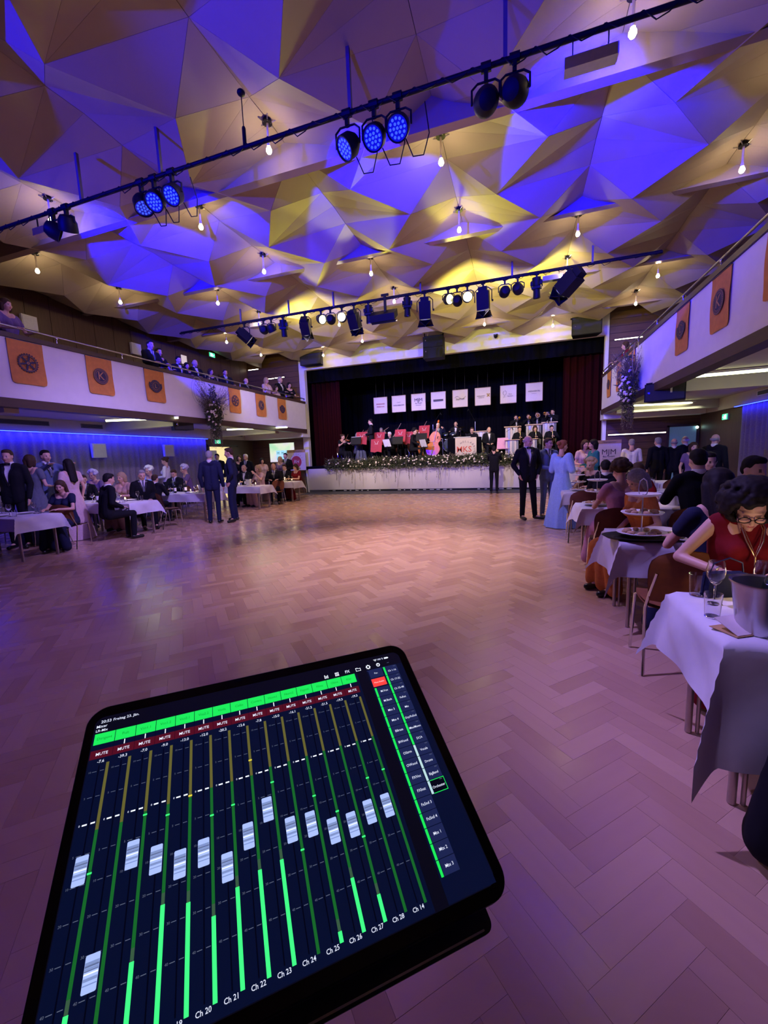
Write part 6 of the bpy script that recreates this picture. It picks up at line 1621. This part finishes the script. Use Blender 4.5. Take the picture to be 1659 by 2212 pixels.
mstand('red-covered music stand left of the cellist', -4.75, 18.1, 2.42, .2, 'red'); mstand('red-covered music stand behind the cellist', -4.05, 18.2, 2.66, -.1, 'red')
mstand('black wire music stand before the double bass', -4.0, 17.4, 2.3, .1, 'black'); mstand('music stand with white score left of the middle stand', -5.45, 17.0, 2.08, 2.6, 'open'); mstand('music stand with white score beside the double bass', -3.85, 17.1, 2.0, 2.4, 'open')
# big band desks
M_desk = mat('desk_silver', (.42, .42, .44), .35, .5); M_desktop = mat('desk_wood', (.55, .36, .22), .5)
def bdesk(lb, x, y, z0, ztop, w=.62):
    t = thing('band_desk', lb, 'desk', (x, y, z0), 0, 'big band desks'); h = ztop - z0
    for k in range(6):
        u = -w / 2 + w * (k + .5) / 6; a = (k - 2.5) * .16; MB().box((u, -.04 * math.cos(a * 3), h * .5), (w / 6.4, .012, h * .92), rotz(a)).build('front_panel', M_desk if k % 2 else M_paper, t)
    MB().b2(-w * .58, w * .58, -.1, .26, h * .97, h).build('slanted_top', M_desktop, t)
    MB().b2(-w * .5, w * .5, .1, .12, 0.003, h * .95).build('back_frame', M_black, t)
r = thing('stage_riser', 'long black riser under the trumpet row', 'riser', (.5, 19.75, ZS)); MB().b2(-1.3, 1.6, -.55, .7, 0, .27).build('block', M_blk, r); MB().b2(-1.31, 1.61, -.56, .71, .272, .29).build('deck', M_black, r)
Z3 = ZS + .29
bdesk('big band desk with light wooden top, left of three in the rear', -.25, 18.95, ZS, 2.62); bdesk('big band desk, middle one of the rear three', .62, 18.95, ZS, 2.66); bdesk('big band desk, right one of the rear three', 1.25, 18.95, ZS, 2.72, .56)
bdesk('light wooden desk behind the tuxedo man', -1.68, 19.0, ZS, 2.5, .7)
bdesk('silver front desk of the saxophones left of the tuxedo bald man', -.25, 17.3, ZS, 2.0, .5); bdesk('silver front desk of the saxophones farther right', .45, 17.3, ZS, 2.0, .5)
def trumpet(lb, M, tromb=False):
    t = thing('trombone' if tromb else 'trumpet', lb, 'trombone' if tromb else 'trumpet'); L = .5 if not tromb else .62
    MB().lathe([(.006, 0), (.008, -L * .7), (.02, -L * .88), (.065 if not tromb else .1, -L), (.066, -L), (.02, -L * .88 + .004)], n=14, R=rotx(-PI / 2)).build('bell', M_brass, t, 50)
    MB().tube([(0, 0, 0), (0, -.3, 0), (0, -.34, -.04), (0, -.3, -.07), (0, -.1, -.07), (0, -.07, -.035), (0, -.1, 0)], .006, n=6).build('tubing', M_brass, t)
    for k in range(3): MB().cyl((0, -.16 - .035 * k, -.1), (0, -.16 - .035 * k, .05), .011, n=8).build('valve', M_silver, t)
    t.matrix_world = M; return t
for i, (x, y, zh, hs, hc, lb) in enumerate(((-.13, 19.6, 3.05, 'short', 'black', 'trumpeter at the left end of the rear row'), (.41, 19.75, 3.06, 'short', 'brown', 'brass player second in the rear row'), (.79, 19.95, 3.14, 'short', 'brown', 'brass player third in the rear row'),
                                 (1.19, 19.7, 3.1, 'bald', 'grey', 'brass player with white shirt fourth in the rear row'), (1.42, 19.5, 3.18, 'short', 'black', 'trumpeter turned left at the right end of the rear row'))):
    t, X, _ = standing(lb + ' of the big band', (x, y), zh, R_([15, 5, 0, 0, -35][i]), z0=Z3, arms='trumpet' if i != 3 else 'down', hs=hs, hc=hc)
    if i != 3: trumpet('brass horn of the ' + lb, W(t) @ T(0, -.13, 1.585) @ rotx(.08), i == 2)
def sax(lb, M):
    t = thing('saxophone', lb, 'saxophone'); MB().tube([(0, 0, .62), (0, -.05, .64), (0, -.07, .55), (0, -.07, .12), (0, -.10, .03), (0, -.17, .0), (0, -.23, .06), (0, -.25, .2), (0, -.27, .3)], [.006, .008, .014, .026, .03, .034, .04, .05, .075], n=10).build('tube', M_brass, t, 60)
    for k in range(6): MB().cyl((0, -.08, .18 + .055 * k), (.0, -.115, .18 + .055 * k), .014, n=8).build('key', M_silver, t)
    t.matrix_world = M; return t
for i, (x, y, zh, hs, hc, fem) in enumerate(((.02, 18.0, 2.42, 'short', 'brown', False), (.62, 18.0, 2.42, 'bob', 'brown', True), (1.25, 18.0, 2.40, 'short', 'black', False))):
    nm = ['left', 'middle', 'right'][i]
    t, X, _ = seated('saxophonist, %s one of the front big band row' % nm, (x, y), zh, R_(10), z0=ZS, arms='sax', outfit='black', hs=hs, hc=hc, fem=fem); chair('chair of the %s saxophonist' % nm, x, y + .05, R_(10), ZS, red=True)
    sax('brass saxophone of the %s saxophonist' % nm, W(t) @ T(.0, -.2, .52))
# microphone booms
def boom(lb, x, y, h, dx, dy, hb):
    t = thing('microphone_stand', lb, 'microphone', (x, y, ZS), 0, 'microphone stands on the stage')
    MB().cyl((0, 0, .02), (0, 0, h), .009, n=7).build('pole', M_steel, t); MB().cyl((0, 0, h), (dx, dy, h + hb), .007, n=6).build('boom_arm', M_black, t); MB().cyl((dx, dy, h + hb), (dx * 1.12, dy, h + hb - .1), .018, n=8).build('microphone', M_black, t)
    for k in range(3): MB().cyl((0, 0, .12), (.22 * math.cos(k * 2.1), .22 * math.sin(k * 2.1), .01), .007, n=6).build('leg', M_black, t)
boom('tall overhead microphone stand left of the drums', -3.75, 18.7, 1.7, .35, 0, .5); boom('tall overhead microphone stand behind the drummer', -1.9, 19.3, 1.75, -.3, 0, .6)
boom('microphone stand before the leftmost band desk', -.5, 18.0, 1.15, .25, -.1, .15); boom('microphone stand before the middle band desk', .3, 18.4, 1.45, .15, -.1, .1); boom('microphone stand before the right band desk', .95, 18.2, 1.4, .2, -.1, .1)
boom('microphone stand beside the white-haired bass player', -3.1, 17.5, 1.0, -.2, 0, .1)
M_mk = mat('mug_white', (.7, .7, .7), .5)
# ================================================================ THE TABLET IN FRONT
TO = Vector((-0.29387, 0.18709, 1.32656)); TA = Vector((0.76817, 0.64024, -0.00368)); TB = Vector((0.55978, -0.6744, -0.48148)); TN = Vector((-0.31075, 0.3678, -0.87645))
# the outward face normal is -TN; local axes: x along the long side, y down the screen, z out of the glass
MT = Matrix(((TA.x, TB.x, -TN.x, TO.x), (TA.y, TB.y, -TN.y, TO.y), (TA.z, TB.z, -TN.z, TO.z), (0, 0, 0, 1)))
MT[0][3], MT[1][3], MT[2][3] = TO
tab = thing('tablet', 'black tablet with a mixing desk app lit on its screen', 'tablet'); tab.matrix_world = MT
TWd, THt = 246.5, 184.5
S = 0.001
def rrect(x0, y0, x1, y1, r, n=8):
    pts = []
    for cx, cy, a0 in ((x1 - r, y0 + r, -90), (x1 - r, y1 - r, 0), (x0 + r, y1 - r, 90), (x0 + r, y0 + r, 180)):
        for k in range(n + 1): a = math.radians(a0 + 90 * k / n); pts.append((cx + r * math.cos(a), cy + r * math.sin(a)))
    return pts
def sc(p): return [(a * S, b * S) for a, b in p]
M_tb = mat('tablet_body', (.02, .02, .025), .4, .6); M_gl = mat('tablet_glass', (.003, .003, .004), .12, spec=.4)
def ui(name, col, s=1.0): return emis('ui_' + name, col, s)
U = {'bg': ui('background', (.0015, .004, .022), 1.0), 'green': ui('green', (.012, .85, .10), 1.0), 'mute': ui('mute_red', (.085, .004, .012), 1.0), 'text': ui('text', (.75, .8, .95), 1.0), 'dim': ui('dim_text', (.10, .12, .18)),
     'olive': ui('olive', (.13, .12, .025)), 'dgreen': ui('dark_green', (.008, .13, .02)), 'meter': ui('meter', (.05, 1.0, .22), 1.1), 'grey': ui('grey_green', (.04, .10, .05)), 'capl': ui('cap_light', (.42, .55, .95)), 'capm': ui('cap_mid', (.22, .30, .55)),
     'capd': ui('cap_dark', (.12, .16, .30)), 'btn': ui('button', (.012, .018, .075)), 'red': ui('button_red', (1.0, .06, .05)), 'white': ui('white', (.9, .95, 1.0), 1.1), 'dtext': ui('label_text', (.004, .18, .03)), 'bar': ui('top_bar', (.002, .002, .006)), 'slot': ui('slot', (.0005, .001, .006)), 'yel': ui('yellow', (.9, .75, .05)), 'pale': ui('pale', (.5, .75, .75))}
MB().prism(sc(rrect(0, 0, TWd, THt, 13)), 5.6 * S, T(0, 0, -6.2 * S)).build('tablet_case', M_tb, tab, 50)
MB().prism(sc(rrect(.8, .8, TWd - .8, THt - .8, 12.3)), .5 * S, T(0, 0, -.55 * S)).build('glass_front', M_gl, tab)
def rect(b, x0, y0, x1, y1, z=.1): b.add([(x0 * S, y0 * S, z * S), (x0 * S, y1 * S, z * S), (x1 * S, y1 * S, z * S), (x1 * S, y0 * S, z * S)], [(0, 1, 2, 3)])
def txt(b, s, x, y, h, z=.25, align='CENTER', bold=.0): text_into(b, s, h * 1.45 * S, Matrix(((1, 0, 0, x * S), (0, -1, 0, y * S), (0, 0, 1, z * S), (0, 0, 0, 1))), align, 0, bold)
b = MB(); b.prism(sc(rrect(5.5, 8.0, 239.5, 177.5, 6)), .02 * S, T(0, 0, -.02 * S)); b.build('display', U['bar'], tab)
PT = 12.56; X0 = 6.7; L = {k: MB() for k in U}
rect(L['bg'], 6, 20, 197, 177, .02); rect(L['btn'], 206, 20.2, 233, 21, .04); rect(L['bg'], 206, 20, 239, 177, .02)
labs = ['Dirigent', 'Pult', 'Vln1.1', 'Vln1.2', 'Vln2.1', 'Vln2.2', 'Viola', 'Cello', 'Contra', 'Horn1', 'Horn2', 'Flöte', 'Flöte', 'Klar', 'Oboe', 'Fag']
labs = ['Dirigent', 'Pult', 'Vio1.1', 'Vio1.2', 'Vio2.1', 'Vio2.2', 'Viola', 'Cello', 'Contra', 'Horn1', 'Horn2', 'Fagott', 'Flöte', 'Oboe', 'Klar', 'Solo']
labs = labs[:15]
vals = ['-7.6', '-39.3', '-7.0', '-9.0', '-13.0', '-12.0', '-20.2', '-12.6', '-7.8', '-15.0', '-16.1', '-21.2', '-21.5', '-19.3', '-19.3']
fad = [98.3, 142.3, 98.7, 105.1, 111.3, 109.8, 120.9, 109.4, 98.8, 114.0, 114.8, 122.4, 122.9, 119.5, 119.5]
met = [153.3, None, 144.3, 126.7, 129.9, 139.7, 131.5, 127.7, 126.8, None, 167.0, 147.8, 159.5, None, None]
peak = [101, None, 80.0, 84, 77, 92, 90, 66, 84, 126, 100, 113, 131, 100, 98]
split = [80, 80, 78, 78, 78, 76, 76, 76, 74, 74, 74, 74, 74, 74, 74]
chs = ['Ch 15', 'Ch 16', 'Ch 17', 'Ch 18', 'Ch 19', 'Ch 20', 'Ch 21', 'Ch 22', 'Ch 23', 'Ch 24', 'Ch 25', 'Ch 26', 'Ch 27', 'Ch 28', 'Ch 14']
rect(L['mute'], 6.2, 31.6, 195, 37.4, .05)
for i in range(15):
    x = X0 + PT * i
    rect(L['green'], x + .15, 20.1, x + PT - .25, 27.8, .1); txt(L['dtext'], labs[i], x + PT / 2, 24, 1.9)
    if i: rect(L['white'], x + PT * .5 - .3, 28.2, x + PT * .5 + .3, 31.4, .1)
    rect(L['slot'], x + PT - .1, 28, x + PT + .1, 37.4, .12)
    txt(L['text'], 'MUTE', x + PT / 2, 34.7, 1.9, bold=.01); txt(L['text'], vals[i], x + PT / 2 + .2, 39.8, 1.8, bold=.01)
    xm = x + 10.75; w = .85; ye = 171.5; sp = split[i]; m_ = met[i]
    rect(L['olive'], xm - w, 41.2, xm + w, sp, .1); rect(L['dgreen'], xm - w, sp, xm + w, ye if m_ is None else m_ - 5, .1)
    if m_: rect(L['grey'], xm - w, m_ - 5, xm + w, m_, .1); rect(L['meter'], xm - w * 1.25, m_, xm + w * 1.25, ye, .12)
    if peak[i]: rect(L['yel' if peak[i] < 80 else 'meter'], xm - w * 1.3, peak[i] - .45, xm + w * 1.3, peak[i] + .45, .15)
    xf = x + 6.0; rect(L['slot'], xf - .35, 42, xf + .35, 170, .08)
    for y, s_ in ((45.7, '10'), (61.0, '5'), (75.7, '0'), (91, '5'), (105.2, '10'), (120, '20'), (135.4, '30'), (150.8, '40')):
        k = 'white' if s_ == '0' else 'dim'; h_ = .4 if s_ == '0' else .16
        rect(L[k], xf - 3.4, y - h_ / 1, xf - .9, y + h_, .1); rect(L[k], xf + .9, y - h_, xf + 3.2, y + h_, .1); txt(L['dim' if s_ != '0' else 'text'], s_, xf - 4.7, y, 1.1)
    y = fad[i]; f0 = y - 6.9
    L['capl'].prism(sc(rrect(xf - 3.1, f0, xf + 3.1, f0 + 13.6, .6, 2)), .05 * S, T(0, 0, .18 * S))
    for q, (a0, a1, kk) in enumerate(((2.6, 3.8, 'capm'), (3.8, 4.5, 'capd'), (4.6, 5.6, 'capm'), (5.6, 6.0, 'capd'), (6.6, 7.1, 'white'), (8.2, 9.4, 'capm'), (10.4, 10.9, 'capm'))):
        rect(L[kk], xf - 3.0, f0 + a0, xf + 3.0, f0 + a1, .27)
    txt(L['text'], chs[i], x + 5.6, 172.5, 2.0, bold=.008)
txt(L['text'], '20:53', 12.3, 11.9, 2.0, bold=.01); txt(L['text'], 'Freitag 23. Jän.', 24.6, 11.9, 1.9, bold=.01); txt(L['text'], 'Mixer', 6.8, 15.1, 1.9, align='LEFT', bold=.01); txt(L['text'], 'LR-Mix', 6.8, 18.1, 1.7, align='LEFT', bold=.01)
for q, h_ in enumerate((3.2, 2.2, 2.8)): rect(L['white'], 169.4 + q * 1.2, 18.6 - h_, 170.1 + q * 1.2, 18.6)
for q in range(3): rect(L['white'], 178.6 + q * 1.2, 15.2, 179.4 + q * 1.2, 18.6)
rect(L['bar'], 178.4, 16.7, 182.2, 17.0, .3)
txt(L['text'], 'FX', 189.4, 16.9, 2.4, bold=.02)
for x0, y0, x1, y1 in ((197, 15.4, 199, 16), (197, 15.4, 197.4, 18.6), (197, 18.2, 201.4, 18.6), (201, 16, 201.4, 18.6), (198.8, 16, 201.4, 16.4)): rect(L['white'], x0, y0, x1, y1)
for cx in (208.4, 217.7):
    b_ = L['white']; n = 16; vs = []
    for q in range(n): a = 2 * PI * q / n; vs += [((cx + 1.0 * math.cos(a)) * S, (17 + 1.0 * math.sin(a)) * S, .0002), ((cx + 1.7 * math.cos(a)) * S, (17 + 1.7 * math.sin(a)) * S, .0002)]
    b_.add(vs, [(2 * q, (2 * q + 2) % (2 * n), (2 * q + 3) % (2 * n), 2 * q + 1) for q in range(n)])
for q in range(8): a = q * PI / 4; rect(L['white'], 208.4 + 1.9 * math.cos(a) - .3, 17 + 1.9 * math.sin(a) - .3, 208.4 + 1.9 * math.cos(a) + .3, 17 + 1.9 * math.sin(a) + .3)
rect(L['white'], 217.5, 16.1, 217.9, 17.1); rect(L['dim'], 226, 16.9, 228, 17.3)
txt(L['text'], '100 %', 221.3, 12.1, 1.6, bold=.01); rect(L['white'], 225.2, 11.3, 228.8, 12.8); rect(L['white'], 229.0, 11.8, 229.3, 12.3)
for q in range(3): rect(L['white'], 216 - .5 * q, 12.6 - q * .7, 217.2 + .5 * q, 12.9 - q * .7)
c1 = ['Pan', 'Mute Enable', 'M.Vox', 'M.Back', 'Mtx 3', 'Mtx 4', 'BBrass', 'BWood', 'OStrm', 'OWood', 'FXVoc', 'FXInst', 'FxSnd 3', 'FxSnd 4', 'Mtx 1', 'Mtx 2', 'Mtx 3']
p1 = 8.5
for i, s_ in enumerate(c1):
    y = 20.3 + i * p1
    if i == 0: rect(L['btn'], 207.2, y + .2, 219.6, y + 7.9, .06); txt(L['text'], s_, 213.2, y + 4, 1.5)
    elif i == 1: rect(L['red'], 207.2, y + .3, 219.4, y + 7.6, .08); txt(L['pale'], s_, 213.3, y + 4, 1.25)
    else: rect(L['green'], 207.3, y + .25, 209.0, y + p1 - .15, .09); rect(L['btn'], 209.4, y + .2, 220.2, y + p1 - .2, .06); txt(L['text'], s_, 214.8, y + 4.2, 1.7, bold=.008)
c2 = ['Ch 1-16', 'Ch 17-32', 'Ch 33-48', 'FxRet', 'Mix', 'Grp/FxSnd', 'Mtx/Mono', 'DCA', 'Vocals', 'Drums', 'BigBand', 'Orchester']
p2 = 8.55
for i, s_ in enumerate(c2):
    y = 20.3 + i * p2
    rect(L['pale' if i >= 8 else 'green'], 220.9, y + .25, 222.6, y + p2 - .15, .09); rect(L['btn' if i < 11 else 'slot'], 223, y + .2, 233.6, y + p2 - .2, .06); txt(L['text'], s_, 228, y + 4.9, 1.6, bold=.008)
    for q in range(3): rect(L['dim'], 230.4 + q * .7, y + .9, 230.8 + q * .7, y + 1.5)
    if i == 11:
        for a in ((222.8, y + .1, 233.9, y + .5), (222.8, y + p2 - .4, 233.9, y + p2), (233.5, y, 233.9, y + p2)): rect(L['green'], *a, .14)
nm_ = {'bg': 'screen_area', 'green': 'green_buttons', 'mute': 'mute_row', 'text': 'screen_text', 'meter': 'level_meters', 'capl': 'fader_caps', 'btn': 'side_buttons'}
for k, b in L.items():
    if b.v: o = b.build(nm_.get(k, 'screen_marks_' + {'dim': 'dim', 'olive': 'olive', 'dgreen': 'green', 'grey': 'grey', 'capm': 'stripes', 'capd': 'dark_stripes', 'red': 'red_button', 'white': 'white', 'dtext': 'labels', 'slot': 'slots', 'yel': 'yellow', 'pale': 'pale'}.get(k, k)), U[k], tab); o['kind'] = 'stuff'
MB().b2(.1, .104, .0015, .003, -.0003, .0001).build('front_camera', M_black, tab)
# keyboard folio behind the tablet
fo = thing('tablet_folio', 'black folio cover showing below the tablet edge', 'cover'); fo.matrix_world = MT
MB().prism(sc(rrect(2, 40, 231, 194, 5)), 5 * S, T(0, 0, -17 * S)).build('rear_leaf', mat('folio_black', (.012, .012, .014), .55), fo, 50)
MB().prism(sc(rrect(4, 150, 229, 178, 2)), 4 * S, T(0, 0, -11.5 * S)).build('hinge_strip', mat('folio_black', (.012, .012, .014), .55), fo, 50)
MB().prism(sc(rrect(8, 191.5, 225, 192.5, .4, 2)), .5 * S, T(0, 0, -12 * S)).build('edge_seam', M_steel, fo)
# ================================================================ small pieces too fine to pick apart singly
for o in bpy.data.objects:
    n = o.name.split('.')[0]
    if o.parent is not None and n in ('print', 'hem', 'cord', 'cable_loops', 'led_dots', 'emblem_detail', 'emblem', 'letters', 'arc_letters', 'small_marks', 'badge_letters', 'title', 'cover_print', 'cooling_fins',
                                      'running_figure', 'tile_print', 'wire_hoops', 'stand_legs', 'glasses', 'lapels', 'shoes', 'frame', 'bow_tie', 'grille', 'end_cap', 'dash', 'bracket', 'rim', 'shirt', 'necktie'):
        if o.type == 'MESH': o['kind'] = 'stuff'
bpy.context.view_layer.update()
